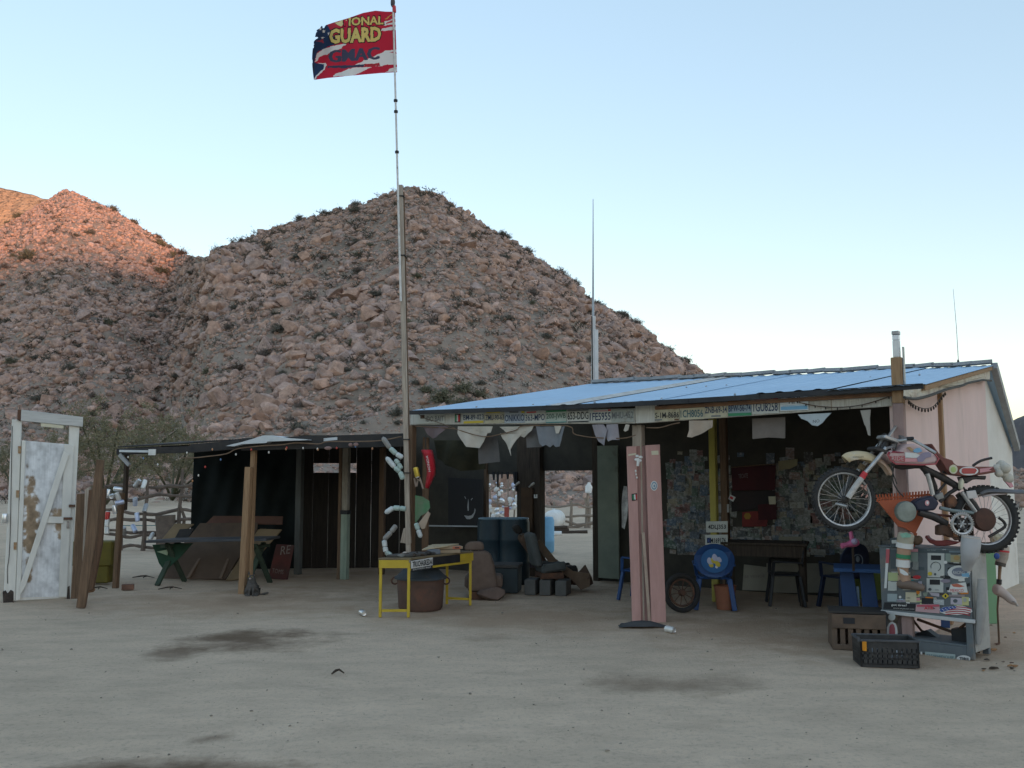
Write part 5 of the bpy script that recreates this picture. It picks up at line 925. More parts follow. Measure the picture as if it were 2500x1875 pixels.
plate(1186.5, 1234, 'ZMU-90-63', OLDY, NAVY, 'cream plate reading ZMU 90 63', extra=((.1, .8, .84, .97, YEL),), f=(.04, .95, .25, .7))
plate(1235, 1284, 'ONIKKIO', mat('silvery blue plate', (.42, .47, .52), (.34, .38, .43), 8, .5, c3=(.5, .48, .42), sc3=5), NAVY, 'bluish plate reading ONIKKIO with a gold corner', extra=((.84, 1.0, .78, .98, YEL), (.25, .7, .82, .95, FADE)), f=(.03, .95, .14, .7))
plate(1285, 1335, '363-MPO', OLDW, NAVY, 'white plate reading 363 MPO with a red script line on top', extra=((.08, .55, .82, .92, RED),), f=(.03, .93, .18, .7))
plate(1336, 1386, '200-JWB', mat('mint plate', (.45, .52, .46), (.36, .42, .38), 8, .6), mat('green ink', (.07, .12, .10), (.09, .15, .12), 9), 'pale green plate reading 200 JWB with a dark green wavy top', extra=((.0, 1, .86, .99, GREEN), (.0, 1, .01, .08, TEAL)), f=(.03, .93, .22, .74))
plate(1387.5, 1441, '653-DDG', OLDW, INK, 'white plate reading 653 DDG with dark bands above and below', extra=((.02, .98, .9, 1.0, FADE), (.04, .98, .03, .12, INK)), f=(.03, .94, .24, .84))
plate(1442, 1495, '1FE5955', OLDW, NAVY, 'white plate reading 1FE5955 with a red sticker at its corner', extra=((.86, .99, .84, .98, RED), (.2, .8, .84, .92, PINKP)), f=(.03, .94, .16, .76))
plate(1496, 1550, 'MHU-452', OLDG, FADE, 'grey worn plate, hardly readable, left of the bare white board', f=(.03, .94, .3, .8))
plate(1601, 1661, 'S-1M-8686', OLDY, INK, 'yellowed plate with smudged numbers ending 8686', f=(.02, .95, .22, .66), extra=((.0, .3, .05, .16, FADE), (.8, .98, .02, .14, RUST)), z0=2.27, z1=2.415)
plate(1662, 1721, '1CH8056', OLDY, mat('teal ink', (.05, .12, .15), (.06, .14, .17), 9), 'cream plate reading 1CH8056', f=(.04, .93, .14, .64), z0=2.268, z1=2.43, extra=((.05, .9, .8, .86, FADE),))
plate(1722, 1779, 'ZNB-69-34', OLDY, NAVY, 'yellowish plate reading ZNB 69 34', f=(.03, .93, .3, .74), z0=2.268, z1=2.43, extra=((.3, .7, .06, .16, FADE), (.3, .7, .86, .93, FADE)))
plate(1780, 1837, 'BFW-56-74', mat('blue grey plate', (.30, .38, .43), (.25, .31, .35), 8, .6), NAVY, 'plate reading BFW 56 74 with an orange top band and green foot', f=(.03, .93, .3, .72), extra=((.0, .95, .78, .98, ORG), (.0, 1, .02, .2, GREEN)), z0=2.268, z1=2.432)
plate(1838, 1904, '1GU8258', OLDW, NAVY, 'white plate reading 1GU8258 with a red script band', f=(.06, .92, .14, .7), extra=((.1, .8, .84, .91, PINKP), (.8, .98, .84, .97, RED)), z0=2.275, z1=2.44)
plate(1907, 1976, 'TINI', mat('white blue plate', (.62, .66, .68), (.55, .6, .63), 4, .5), INK, 'newest white plate fading to blue below reading TINI', f=(.26, .68, .42, .84), extra=((.05, .55, .88, .93, RED), (.66, .9, .88, .97, RED), (.03, .97, .06, .26, SKYB), (.1, .9, .27, .33, mat('paler blue print', (.42, .56, .66), (.4, .53, .62)))), z0=2.285, z1=2.455, off=.03)
# two plates on the yellow post
for (x0, x1, y0, y1, tx_, b, lb) in ((1724, 1777, 1300, 1273, '4DLJ353', OLDW, 'white plate reading 4DLJ353 nailed to the yellow post, the upper of two'), (1722, 1777, 1331, 1306, 'DM169176', OLDW, 'scuffed white plate with a blue patch on the yellow post, the lower of two')):
    a = BW(x0, y0, 1.41); b1 = BW(x1, y0 - .5, 1.41); c1 = BW(x0, y1, 1.41); t = thing('licence_plate', lb, 'licence plate', tuple(a), 'licence plates on the yellow post'); MB().prism([a, b1, b1 + (c1 - a), c1], FN * .005).build('plate', b, t, bev=.001); text(tx_, a + (b1 - a) * .1 + (c1 - a) * .2 + FN * .006, (b1 - a) * .82, (c1 - a) * .5, INK, t, bold=.02)
    if 'lower' in lb: MB().prism([a + (b1 - a) * u + (c1 - a) * v + FN * .006 for u, v in ((.08, .2), (.26, .2), (.26, .72), (.08, .72))], FN * .001).build('blue_patch', BLUE, t)
# ================================================================ CLOTHES HANGING UNDER THE EAVE
def rag(pts, m, label, cat='underwear', off=.03, amp=.03, seed=0, cuts=3, name='hanging_cloth', freq=14): return solo(name, cloth([FA(x, y, off) for x, y in pts], FN, amp, .006, cuts, seed, freq), m, label, cat, 'clothes hanging under the eave', True)
FAB = lambda n, c: mat(n + ' fabric', c, tuple(x * .82 for x in c), 7, .95, .002)
LIN = FAB('grubby white', (.55, .51, .45)); LGR = FAB('charcoal', (.12, .115, .115)); LAV = FAB('lavender grey', (.33, .31, .34)); MAU = FAB('mauve', (.20, .155, .165)); DEN = FAB('faded denim', (.22, .235, .26)); BEI = FAB('beige', (.46, .38, .31)); PWH = FAB('pale blue white', (.5, .56, .6))
rag([(1030, 1040), (1095, 1040), (1078, 1058), (1068, 1068), (1052, 1070), (1042, 1060)], MAU, 'dusky mauve triangular briefs hanging nearest the corner post', seed=1)
rag([(1119, 1041), (1202, 1041), (1199, 1056), (1190, 1058), (1180, 1078), (1168, 1094), (1142, 1091), (1128, 1074), (1119, 1058)], LIN, 'big white briefs hanging by the waistband, largest of the underwear', seed=2)
rag([(1171, 1062), (1214, 1060), (1217, 1127), (1173, 1133)], LGR, 'long charcoal grey cloth hanging behind the big white briefs', 'cloth', -.10, seed=3)
rag([(1218, 1042), (1304, 1040), (1300, 1052), (1288, 1056), (1276, 1068), (1268, 1064), (1262, 1060), (1240, 1058), (1232, 1050)], LIN, 'torn white rag with ragged holes beside the big white briefs', 'rag', seed=4); rag([(1222, 1058), (1228, 1066), (1240, 1075), (1254, 1073), (1262, 1060), (1272, 1060), (1262, 1074), (1253, 1084), (1250, 1098), (1251, 1113), (1247, 1100), (1243, 1092), (1234, 1082), (1226, 1070)], LIN, 'white string bikini bottom dangling below the torn rag', seed=5, cuts=2)
rag([(1285, 1046), (1318, 1046), (1318, 1091), (1287, 1093)], FAB('dark grey', (.16, .155, .155)), 'small dark grey square cloth left of the frayed skirt', 'cloth', -.06, seed=6)
rag([(1310, 1041), (1380, 1041), (1372, 1074), (1366, 1090), (1358, 1084), (1352, 1091), (1346, 1085), (1340, 1092), (1333, 1086), (1326, 1090), (1318, 1082)], DEN, 'frayed faded denim skirt hanging under the plates', 'skirt', seed=7)
rag([(1353, 1040), (1371, 1040), (1364, 1058), (1357, 1058)], LIN, 'little white peg bag hanging in front of the frayed skirt', 'bag', .05, .004, 8, 2)
rag([(1444, 1037), (1472, 1036), (1484, 1050), (1478, 1088), (1460, 1078), (1452, 1062)], LAV, 'grey lavender stocking hanging left of its pair', 'stocking', seed=9); rag([(1480, 1036), (1509, 1035), (1512, 1074), (1498, 1074), (1488, 1078), (1480, 1068)], LAV, 'grey lavender cloth with a square hem right of the stocking', 'cloth', seed=10)
rag([(1528, 1036), (1537, 1037), (1533, 1050), (1526, 1054), (1521, 1051)], LIN, 'small white sock hanging beside the middle post', 'sock', seed=11, cuts=2)
rag([(1682, 1027), (1741, 1026), (1740, 1043), (1728, 1038), (1716, 1048), (1704, 1048), (1694, 1052), (1690, 1068), (1680, 1067), (1684, 1050)], BEI, 'beige brassiere bunched up under the cream plate', 'brassiere', seed=12)
rag([(1836, 1022), (1917, 1018), (1916, 1070), (1876, 1068), (1837, 1072)], FAB('brown grey', (.19, .165, .15)), 'brown grey undershirt hanging flat inside the eave', 'shirt', -.15, .008, 13)
rag([(1948, 1012), (2030, 1008), (2016, 1022), (2008, 1032), (1995, 1040), (1982, 1038), (1972, 1028), (1956, 1022)], PWH, 'clean pale blue white briefs with a printed mark near the right end', seed=14, amp=.01); a_ = FA(1985, 1033, .06); text('NO', a_, FA(2001, 1031, .06) - a_, V(0, 0, .03), INK, None, 'briefs_print').update_tag(); o = bpy.data.objects['briefs_print']; o['label'] = 'small dark print on the pale briefs'; o['category'] = 'print'
bf = [x for x in bpy.data.objects if x.get('label', '').startswith('clean pale blue')][0]; w_ = V(*o['_w']); o.parent = bf; o.location = -Vector(bf['_w']); del o['category']; del o['label']
rag([(2100, 1002), (2126, 1000), (2124, 1020), (2119, 1030), (2121, 1048), (2125, 1064), (2119, 1062), (2114, 1042), (2116, 1026), (2110, 1036), (2107, 1018)], FAB('dingy lace', (.42, .39, .35)), 'stringy lace rag hanging beside the tall corner post', 'rag', .0, .012, 15)
q = MB(); q.tube(catmull([FA(x, y, .045) for x, y in ((1012, 1040), (1100, 1046), (1120, 1050), (1160, 1062), (1190, 1066), (1222, 1060), (1260, 1050), (1280, 1040), (1386, 1040), (1400, 1058), (1420, 1064), (1450, 1068), (1520, 1070), (1552, 1062))], 4), .006, 6); q.tube(catmull([FA(x, y, .04) for x, y in ((1578, 1044), (1610, 1044), (1640, 1036), (1660, 1032))], 4), .006, 6); q.tube(catmull([FA(x, y, .045) for x, y in ((1015, 1000), (1030, 1018), (1060, 1028), (1110, 1045))], 4), .004, 5); q.tube(catmull([FA(x, y, .045) for x, y in ((1952, 983), (2000, 992), (2060, 994), (2120, 985), (2180, 965))], 4), .005, 5)
solo('eave_cable', q, ROPE, 'tan cable sagging along under the licence plates', 'cable', None, True)
gl = thing('string_lights', 'loop of tiny dark fairy lights hanging on the pink side wall', 'string lights', tuple(EW(2258, 990, .07))); pts = catmull([EW(*z_(x, y), .08) for x, y in ((600, 1010), (640, 1050), (700, 1090), (780, 1122), (860, 1125), (930, 1095), (980, 1040), (1030, 975), (1075, 920))], 6); MB().tube(pts, .004, 5).build('cable', WIRE, gl)
for k in range(3, len(pts), 3): MB().ball(pts[k] + V(0, 0, -.02), (.01, .01, .02), 7, 5).build('bulb', WIRE, gl)
gl2 = thing('string_lights', 'thin wire of tiny lights draped along the white eave board', 'string lights', tuple(FA(2060, 990, .05)))
pts = catmull([FA(x, y, .05) for x, y in ((1960, 984), (1990, 990), (2030, 995), (2075, 993), (2120, 984), (2170, 968))], 6); MB().tube(pts, .003, 4).build('cable', WIRE, gl2)
for k in range(2, len(pts), 4): MB().ball(pts[k] - V(0, 0, .012), (.007, .007, .014), 6, 5).build('bulb', WIRE, gl2)
# ================================================================ PINK BOARDS AT THE MIDDLE POST
YK = pm.y - .11
pk = thing('pink_boards', 'tall pink painted board pair standing on the sand in front of the middle post', 'board', (AT(1585, 1400, YK).x, YK, 0))
def pkp(pts, m, nm, dy=0.0, th=.04, **k): return MB().prism([AT(x, y, YK + dy) for x, y in pts], V(0, th, 0)).build(nm, m, pk, **k)
gB = lambda x: (x, 1525)
pkp([(1530, 1090), (1554, 1089), (1566, 1520), (1544, 1524)], W_PINK, 'board', .02, .04, bev=.004); pkp([(1576, 1087), (1611, 1085), (1627, 1527), (1591, 1529)], W_PINK, 'board', -.02, .04, bev=.004)
pkp([(1553, 1089), (1577, 1088), (1592, 1526), (1566, 1522)], mat('worn pink back board', (.36, .20, .175), (.26, .16, .14), 4, .85, .003, st=(3, 3, .6)), 'board', .045, .04, bev=.004)
pkp([(1567, 1300), (1574, 1300), (1590, 1527), (1583, 1527)], mat('cracked cream edge', (.45, .38, .3), (.33, .22, .18), 6, .9), 'edge_strip', -.005, .02)
def stk(cx, cy, rx, ry, m, nm, dy=-.025, n=20, rot=0): return MB().prism([AT(cx + rx * math.cos(2 * math.pi * k / n), cy + ry * math.sin(2 * math.pi * k / n), YK + dy) for k in range(n)], V(0, .004, 0)).build(nm, m, pk)
stk(1597, 1186, 8.5, 12, PAPER, 'round_sticker'); stk(1597, 1186, 6.8, 9.8, mat('sticker blue grey', (.2, .3, .38), (.16, .25, .32)), 'round_sticker', -.028); stk(1597, 1186, 4.4, 6.4, PAPER, 'round_sticker', -.031); stk(1597.5, 1186.5, 2.2, 3.6, mat('sticker blue grey', (.2, .3, .38)), 'round_sticker', -.034)
pkp([(1590, 1101), (1607, 1100), (1608, 1110), (1591, 1111)], CREAM, 'sticker', -.024, .003); pkp([(1542, 1206), (1555, 1204), (1556, 1221), (1543, 1223)], INK, 'sticker', .014, .004); pkp([(1544, 1208), (1547.5, 1207.5), (1548.5, 1220), (1545, 1220.5)], GREEN, 'sticker', .011, .003); pkp([(1548, 1207.5), (1551, 1207), (1552, 1219.5), (1549, 1220)], PAPER, 'sticker', .011, .003); pkp([(1551.5, 1207), (1554, 1206.7), (1555, 1219), (1552.5, 1219.5)], RED, 'sticker', .011, .003)
pkp([(1534, 1109), (1553, 1106), (1553, 1110), (1534, 1113)], CREAM, 'tape_strip', .014, .004)
fp = thing('metal_faucet', 'white painted metal fitting screwed to the middle post above the pink boards', 'fitting', tuple(AT(1559, 1122, YK - .05)))
q = MB()
for k in range(4): a = k * 1.57 + .5; q.ball(AT(1559, 1119, YK - .04) + V(.028 * math.cos(a), 0, .028 * math.sin(a)), (.022, .012, .016), 8, 6)
q.build('handwheel', WHITE, fp, True); MB().tube([AT(1558, 1119, YK - .04), AT(1558, 1128, YK - .05), AT(1557, 1138, YK - .05)], [.014, .018, .014], 8).build('spout', WHITE, fp, True)
q = MB()
for x, y, s in ((1552, 1150, .016), (1553, 1158, .013), (1555, 1166, .014)): q.ball(AT(x, y, YK), (s * .7, .01, s), 7, 5)
q.build('drip', PAPER, fp, True)
q = cloth([AT(x, y, 10.7) for x, y in ((1523, 1186), (1531, 1188), (1533, 1230), (1531, 1262), (1525, 1292), (1519, 1288), (1522, 1255), (1518, 1235), (1520, 1205))], (0, -1, 0), .02, .012, 2, 6, 30); solo('checked_rag', q, mat('dirty chequered cloth', (.42, .40, .37), (.2, .19, .18), 16, .95), 'dirty white patterned rag hanging at the left edge of the pink boards', 'rag', None, True)
gm = G(1565, 1528); q = MB(); n_ = 18; prof = [(-.24, 0), (-.2, .028), (-.1, .055), (0, .062), (.1, .056), (.2, .03), (.27, 0)]
for j, w2 in enumerate((-.13, -.07, 0, .07, .13)):
    for x, h in prof: q.v.append(tuple(gm + V(x, w2 * (1 - abs(x) * 1.6) - .03, h * (1 - (w2 / .15) ** 2) + .0)))
for j in range(4):
    for i in range(6): k = j * 7 + i; q.f.append((k, k + 1, k + 8, k + 7)); q.mi.append(0)
q.ball(gm + V(-.2, -.03, .02), (.03, .02, .015), 8, 6); solo('rubber_flap', q, mat('grey black rubber', (.05, .052, .055), (.075, .075, .075), 9, .85, .003), 'curled piece of black tyre rubber half buried at the foot of the pink boards', 'rubber', None, True)
# ================================================================ POSTERS AND CARDS COVERING THE BACK WALL
card_wall = [o for o in bpy.data.objects if o.name == 'back_wall'][0]
CP = []
for i, c in enumerate([(.30, .29, .25), (.24, .24, .22), (.28, .23, .19), (.16, .18, .16), (.11, .15, .12), (.13, .15, .18), (.20, .11, .10), (.10, .11, .11), (.30, .27, .2), (.09, .085, .08), (.2, .18, .16), (.25, .26, .26), (.11, .15, .2), (.25, .18, .16)]): CP.append(mat('card %d' % i, tuple(x * 1.3 for x in c), tuple(x * .6 for x in c), 34, .7, c3=tuple(min(.6, x * .5 + .22) for x in c), sc3=22, lo3=.52, hi3=.58))
meC = {}
def card(px, py, w_, h_, m, nm='card', off=.004, tilt=0.0, par=card_wall):
    p = BW(px, py, off); M = Matrix((( uf.x, FN.x, 0), (uf.y, FN.y, 0), (0, 0, 1))); key = (m.name, round(w_, 2), round(h_, 2))
    if key not in meC:
        me = bpy.data.meshes.new(nm); me.from_pydata([(-w_ / 2, 0, -h_ / 2), (w_ / 2, 0, -h_ / 2), (w_ / 2, 0, h_ / 2), (-w_ / 2, 0, h_ / 2), (-w_ / 2, .003, -h_ / 2), (w_ / 2, .003, -h_ / 2), (w_ / 2, .003, h_ / 2), (-w_ / 2, .003, h_ / 2)], [], [(0, 1, 2, 3), (7, 6, 5, 4), (0, 4, 5, 1), (1, 5, 6, 2), (2, 6, 7, 3), (3, 7, 4, 0)]); me.materials.append(m); meC[key] = me
    o = bpy.data.objects.new(nm, meC[key]); COL.objects.link(o); o.parent = par; o.location = p - Vector(par['_w']); rz = math.atan2(uf.y, uf.x); o.rotation_euler = (0, tilt, rz); return o
r7 = random.Random(23); n = 0; sizes = ((.10, .06), (.15, .10), (.09, .12), (.20, .14), (.12, .16), (.08, .05), (.2, .08))
while n < 285:
    px, py = r7.uniform(1632, 2183), 1108 + 240 * r7.betavariate(1.7, 1.15)
    if 1783 < px < 1893 and 1125 < py < 1290: continue
    w_, h_ = r7.choice(sizes); i = r7.choice((0, 1, 1, 2, 3, 4, 5, 7, 8, 9, 10, 11, 13, 6, 12) if px > 1780 else (3, 4, 5, 7, 9, 10, 1, 6, 2, 7, 12)); card(px, py, w_, h_, CP[i], off=.004 + .0035 * (n % 7), tilt=r7.gauss(0, .06)); n += 1
bmx = MB()
for k in range(1000):
    px, py = r7.uniform(1634, 2183), 1102 + 246 * r7.betavariate(1.6, 1.1)
    if 1783 < px < 1893 and 1125 < py < 1290: continue
    w_, h_ = r7.choice(sizes[:6]); c_ = BW(px, py, .0015 + .0001 * (k % 9)); tl = r7.gauss(0, .05); ex, ez = (uf * math.cos(tl) + V(0, 0, math.sin(tl))) * w_ / 2, (V(0, 0, math.cos(tl)) - uf * math.sin(tl)) * h_ / 2; bmx.c = r7.randrange(14); bmx.add([c_ - ex - ez, c_ + ex - ez, c_ + ex + ez, c_ - ex + ez], [(0, 1, 2, 3)])
bmx.build('cards', CP, card_wall, kind='stuff')
MRN = mat('dark maroon cloth', (.085, .022, .026), (.055, .02, .024), 2.5, .9, .004)
for pts, m, nm, off in (([(1786, 1140), (1894, 1136), (1892, 1196), (1788, 1198)], MRN, 'banner', .035), ([(1786, 1200), (1892, 1198), (1893, 1235), (1786, 1250)], mat('dark banner', (.05, .035, .035), (.03, .03, .032), 2, .9), 'banner', .036), ([(1812, 1250), (1850, 1248), (1875, 1262), (1872, 1285), (1812, 1286)], mat('red poster', (.24, .04, .035), (.14, .03, .03), 5, .8), 'poster', .038), ([(1850, 1232), (1896, 1228), (1896, 1268), (1852, 1270)], MRN, 'poster', .04), ([(1900, 1126), (1948, 1120), (1946, 1136), (1928, 1145), (1902, 1147)], mat('yellowed paper', (.34, .30, .18), (.27, .23, .14), 4, .85), 'poster', .04), ([(1902, 1310), (1958, 1310), (1958, 1335), (1924, 1352), (1920, 1340), (1902, 1338)], mat('cream poster', (.30, .28, .22), (.25, .23, .18), 4, .85), 'poster', .04), ([(1736, 1231), (1780, 1231), (1780, 1251), (1736, 1252)], mat('grey white board', (.36, .36, .35), (.3, .3, .29), 4, .85), 'poster', .94), ([(1876, 1212), (1894, 1212), (1894, 1231), (1878, 1231)], CREAM, 'poster', .045), ([(1783, 1207), (1796, 1214), (1790, 1225), (1778, 1218)], PAPER, 'card', .9)): MB().prism([BW(x, y, off) for x, y in pts], FN * .004).build(nm, m, card_wall)
MB().prism([BW(x, y, .906) for x, y in ((1784, 1211), (1791, 1215), (1788, 1220), (1781, 1216))], FN * .002).build('card', RED, card_wall); text('TECATE', BW(1803, 1168, .041), BW(1826, 1166, .041) - BW(1803, 1168, .041), V(0, 0, .06), mat('dim lettering', (.22, .2, .2), (.18, .16, .16)), card_wall)
q = MB(); n_ = 6; q.prism([BW(1825 + 9 * math.cos(k * 1.047), 1260 + 9 * math.sin(k * 1.047), .042) for k in range(6)], FN * .003); q.build('emblem', mat('dull gold emblem', (.34, .2, .04), (.25, .14, .03), 6), card_wall)
MB().tube([BW(1785, 1141, .05), BW(1845, 1136, .05), BW(1893, 1133, .05)], .008, 6).build('banner_rod', W_MID, card_wall)
CRB = mat('cream lower board', (.36, .33, .27), (.28, .255, .21), 2, .9)
wp_ = MB().prism([BW(x, y, .03) for x, y in ((1814, 1440), (1874, 1442), (1878, 1385), (1818, 1378))], FN * .03); wpt = thing('notice_board', 'cream board with faint lettering leaning on the poster wall behind the chairs', 'board', tuple(BW(1845, 1441, .05))); wp_.build('board', CRB, wpt); text('SE VENDE', BW(1818, 1411, .063), BW(1868, 1409, .063) - BW(1818, 1411, .063), V(0, 0, .035), mat('dim lettering', (.22, .2, .2)), wpt)
solo('green_sheet', MB().prism([BW(x, y, .5) for x, y in ((2078, 1462), (2240, 1466), (2240, 1390), (2074, 1398))], FN * .02), mat('yellow green board', (.20, .25, .07), (.16, .2, .06), 2, .8), 'yellow green board standing low behind the blue table', 'board')
for x0, x1, m, lb in ((1872, 1960, CRB, 'cream board along the wall foot behind the black chairs'), (1962, 2050, mat('grey cream board', (.27, .26, .22), (.22, .21, .18), 2, .9), 'dull grey board along the wall foot left of the blue table')): solo('wall_board', MB().prism([BW(x0, 1446, .02), BW(x1, 1448, .02), BW(x1, 1375, .02), BW(x0, 1375, .02)], FN * .015), m, lb, 'board')
# ================================================================ PLASTIC CHAIRS, TABLES
def plastic_chair(loc, rz, m, label, emblem=None, back_r=.25):
    t = thing('plastic_chair', label, 'chair', tuple(loc), None); o = Vector(loc); M = Matrix.Rotation(rz, 3, 'Z'); L = lambda x, y, z: o + M @ V(x, y, z)   # faces +y locally, back towards -y
    MB().prism([L(x, y, .43) for x, y in ((-.2, -.2), (.2, -.2), (.24, .22), (-.24, .22))], V(0, 0, .03)).build('seat', m, t, bev=.012)
    bk_ = MB(); n_ = 22; c0 = V(0, -.25, .70)
    for s_, dd in ((0, 0.0), (1, -.022)):
        for k in range(n_): a = 2 * math.pi * k / n_; bk_.v.append(tuple(L(math.cos(a) * back_r, c0.y + dd - .10 * (math.sin(a) * .24 + .2) - .05 * math.cos(a) ** 2 * -1, c0.z + math.sin(a) * .24)))
    bk_.f += [tuple(range(n_)), tuple(reversed(range(n_, 2 * n_)))] + [(k, n_ + k, n_ + (k + 1) % n_, (k + 1) % n_) for k in range(n_)]; bk_.mi += [0] * (n_ + 2); bk_.build('backrest', m, t)
    for x in (-.12, 0, .12): MB().bar(L(x, -.2, .44), L(x, -.25, .52), .05, .02).build('back_slat', m, t)
    for sx in (-1, 1):
        for sy in (-1, 1): MB().bar(L(.27 * sx, .25 * sy, 0), L(.21 * sx, .19 * sy, .435), .07, .045, side=M @ V(1, 0, 0)).build('leg', m, t, bev=.008)
        MB().bar(L(.27 * sx, -.24, .63), L(.28 * sx, .18, .65), .05, .025).build('armrest', m, t, bev=.006); MB().bar(L(.27 * sx, .18, .64), L(.24 * sx, .2, .44), .045, .025).build('arm_support', m, t)
    t.scale = (.84,) * 3
    if emblem: emblem(t, lambda x, z, d=0.0: L(x, c0.y - .022 - .10 * ((z - .70) + .2) - d + .0, z))
    return t
CBL = mat('blue plastic', (.025, .07, .2), (.02, .06, .17), 6, .4); CNV = mat('navy plastic', (.018, .028, .06), (.015, .022, .045), 6, .4); CBK = mat('black plastic chair', (.02, .021, .025), (.028, .028, .03), 6, .45)
def limes(t, P):
    q = MB(); n_ = 24; q.prism([P(.19 * math.cos(2 * math.pi * k / n_), .70 + .17 * math.sin(2 * math.pi * k / n_), .004) for k in range(n_)], FN * .0 + V(0, -.003, 0)); q.build('blue_disc', mat('bright blue print', (.04, .15, .34), (.03, .11, .28), 4, .5), t)
    for x, z, r, m in ((.02, .75, .055, mat('lavender print', (.5, .5, .62), (.42, .42, .55))), (-.05, .70, .055, mat('lavender print', (.5, .5, .62))), (.0, .71, .05, YEL), (.055, .66, .045, YEL), (-.04, .645, .04, YEL), (.075, .72, .04, mat('lavender print', (.5, .5, .62))), (.03, .615, .022, PAPER)): MB().ball(P(x, z, .006), (r, .006, r), 12, 8).build('printed_shape', m, t)
def ringmark(t, P):
    MB().ring(P(0, .70, .008), P(0, .70, 1) - P(0, .70, 0), .085, .008, 20, 5).build('emblem_ring', mat('dim silver print', (.2, .23, .27), (.15, .18, .2)), t); MB().ball(P(0, .72, .006), (.03, .005, .045), 8, 6).build('emblem', mat('dim silver print', (.2, .23, .27)), t)
ca = G(1756, 1492); plastic_chair(ca + V(0, .25, 0), R(-10), CBL, 'bright blue plastic chair with round lime print on its back', limes, .285)
cb = G(2058, 1452); plastic_chair(V(AT(2060, 1380, 11.4).x, 11.4, 0), R(20), CNV, 'navy plastic chair with a silver ring emblem behind the blue table', ringmark)
plastic_chair(V(AT(1915, 1380, 11.7).x, 11.7, 0), R(80), CBK, 'black plastic chair seen from the side between the two tables'); plastic_chair(V(AT(1562, 1380, 12.2).x, 12.2, 0), R(60), CBL, 'blue plastic chair half hidden behind the pink boards')
dt = V(AT(1870, 1400, 11.9).x, 11.9, 0); t = thing('dark_table', 'dark brown table with a deep apron in the middle of the room', 'table', tuple(dt)); MB().box(dt + V(0, 0, .745), (1.05, .6, .03), R(-20)).build('tabletop', W_DARK, t, bev=.005); MB().box(dt + V(0, 0, .66), (.98, .54, .14), R(-20)).build('apron', W_DARK, t)
for sx in (-1, 1):
    for sy in (-1, 1): p = dt + Matrix.Rotation(R(-20), 3, 'Z') @ V(.45 * sx, .24 * sy, 0); MB().bar(p, p + V(0, 0, .6), .06, .06).build('leg', W_DARK, t)
# blue table right
b0 = AT(2035, 1387, 10.0); bt0 = V(b0.x, 10.0, 0); t = thing('blue_table', 'blue painted plank table with wide slab legs at the right of the room', 'table', tuple(bt0)); TBL2 = mat('blue painted table', (.04, .10, .24), (.03, .08, .2), 3, .6, .002, st=(1, 4, 4))
zt3 = b0.z; d2 = V(.86, -.3, 0).normalized(); n2 = V(.3, .86, 0).normalized()
MB().prism([bt0 + up1 * zt3 + p for p in (V(0, 0, 0), d2 * 1.15, d2 * 1.15 + n2 * .6, n2 * .6)], V(0, 0, -.04)).build('tabletop', TBL2, t, bev=.004)
for a, b in ((.06, .2), (.26, .40)): MB().prism([bt0 + d2 * (a + .03) + n2 * .12, bt0 + d2 * (b + .06) + n2 * .12, bt0 + d2 * b + n2 * .12 + up1 * (zt3 - .042), bt0 + d2 * a + n2 * .12 + up1 * (zt3 - .042)], n2 * .05).build('leg', mat('dark blue paint', (.035, .075, .19), (.03, .06, .15), 3, .6), t, bev=.004)
for a in (.85, 1.0): MB().prism([bt0 + d2 * a + n2 * .3, bt0 + d2 * (a + .14) + n2 * .3, bt0 + d2 * (a + .14) + n2 * .3 + up1 * (zt3 - .042), bt0 + d2 * a + n2 * .3 + up1 * (zt3 - .042)], n2 * .05).build('leg', mat('dark blue paint', (.035, .075, .19)), t, bev=.004)
MB().prism([bt0 + d2 * .225 + n2 * .14, bt0 + d2 * .255 + n2 * .14, bt0 + d2 * .25 + n2 * .14 + up1 * (zt3 - .2), bt0 + d2 * .22 + n2 * .14 + up1 * (zt3 - .2)], n2 * .03).build('strut', mat('pale blue paint', (.2, .28, .36), (.15, .2, .26)), t)
# pink hair dryer on a stick behind the table
YD = 9.7; t = thing('pink_hairdryer', 'pink hair dryer perched handle up above the blue table', 'hair dryer', tuple(AT(2080, 1340, YD))); PKP = mat('pink plastic', (.62, .16, .30), (.52, .13, .25), 6, .35)
MB().tube([AT(2075, 1284, YD), AT(2077, 1300, YD), AT(2080, 1318, YD)], [.014, .02, .022], 10).build('handle', PKP, t, True); MB().lathe(AT(2088, 1325, YD), AT(2054, 1333, YD) - AT(2088, 1325, YD), [(.0, -.045), (.032, -.03), (.042, 0), (.036, .05), (.025, .09), (.03, .15), (.026, .152), (0, .145)], 16).build('barrel', PKP, t, True); MB().ball(AT(2086, 1322, YD - .03), (.034, .03, .034), 12, 8).build('vent_cap', mat('lilac plastic', (.42, .36, .5), (.36, .3, .43), 6, .4), t, True)
MB().bar(AT(2082, 1333, YD) , V(AT(2082, 1333, YD).x, YD, zt3), .02, .02).build('stand', W_DARK, t)
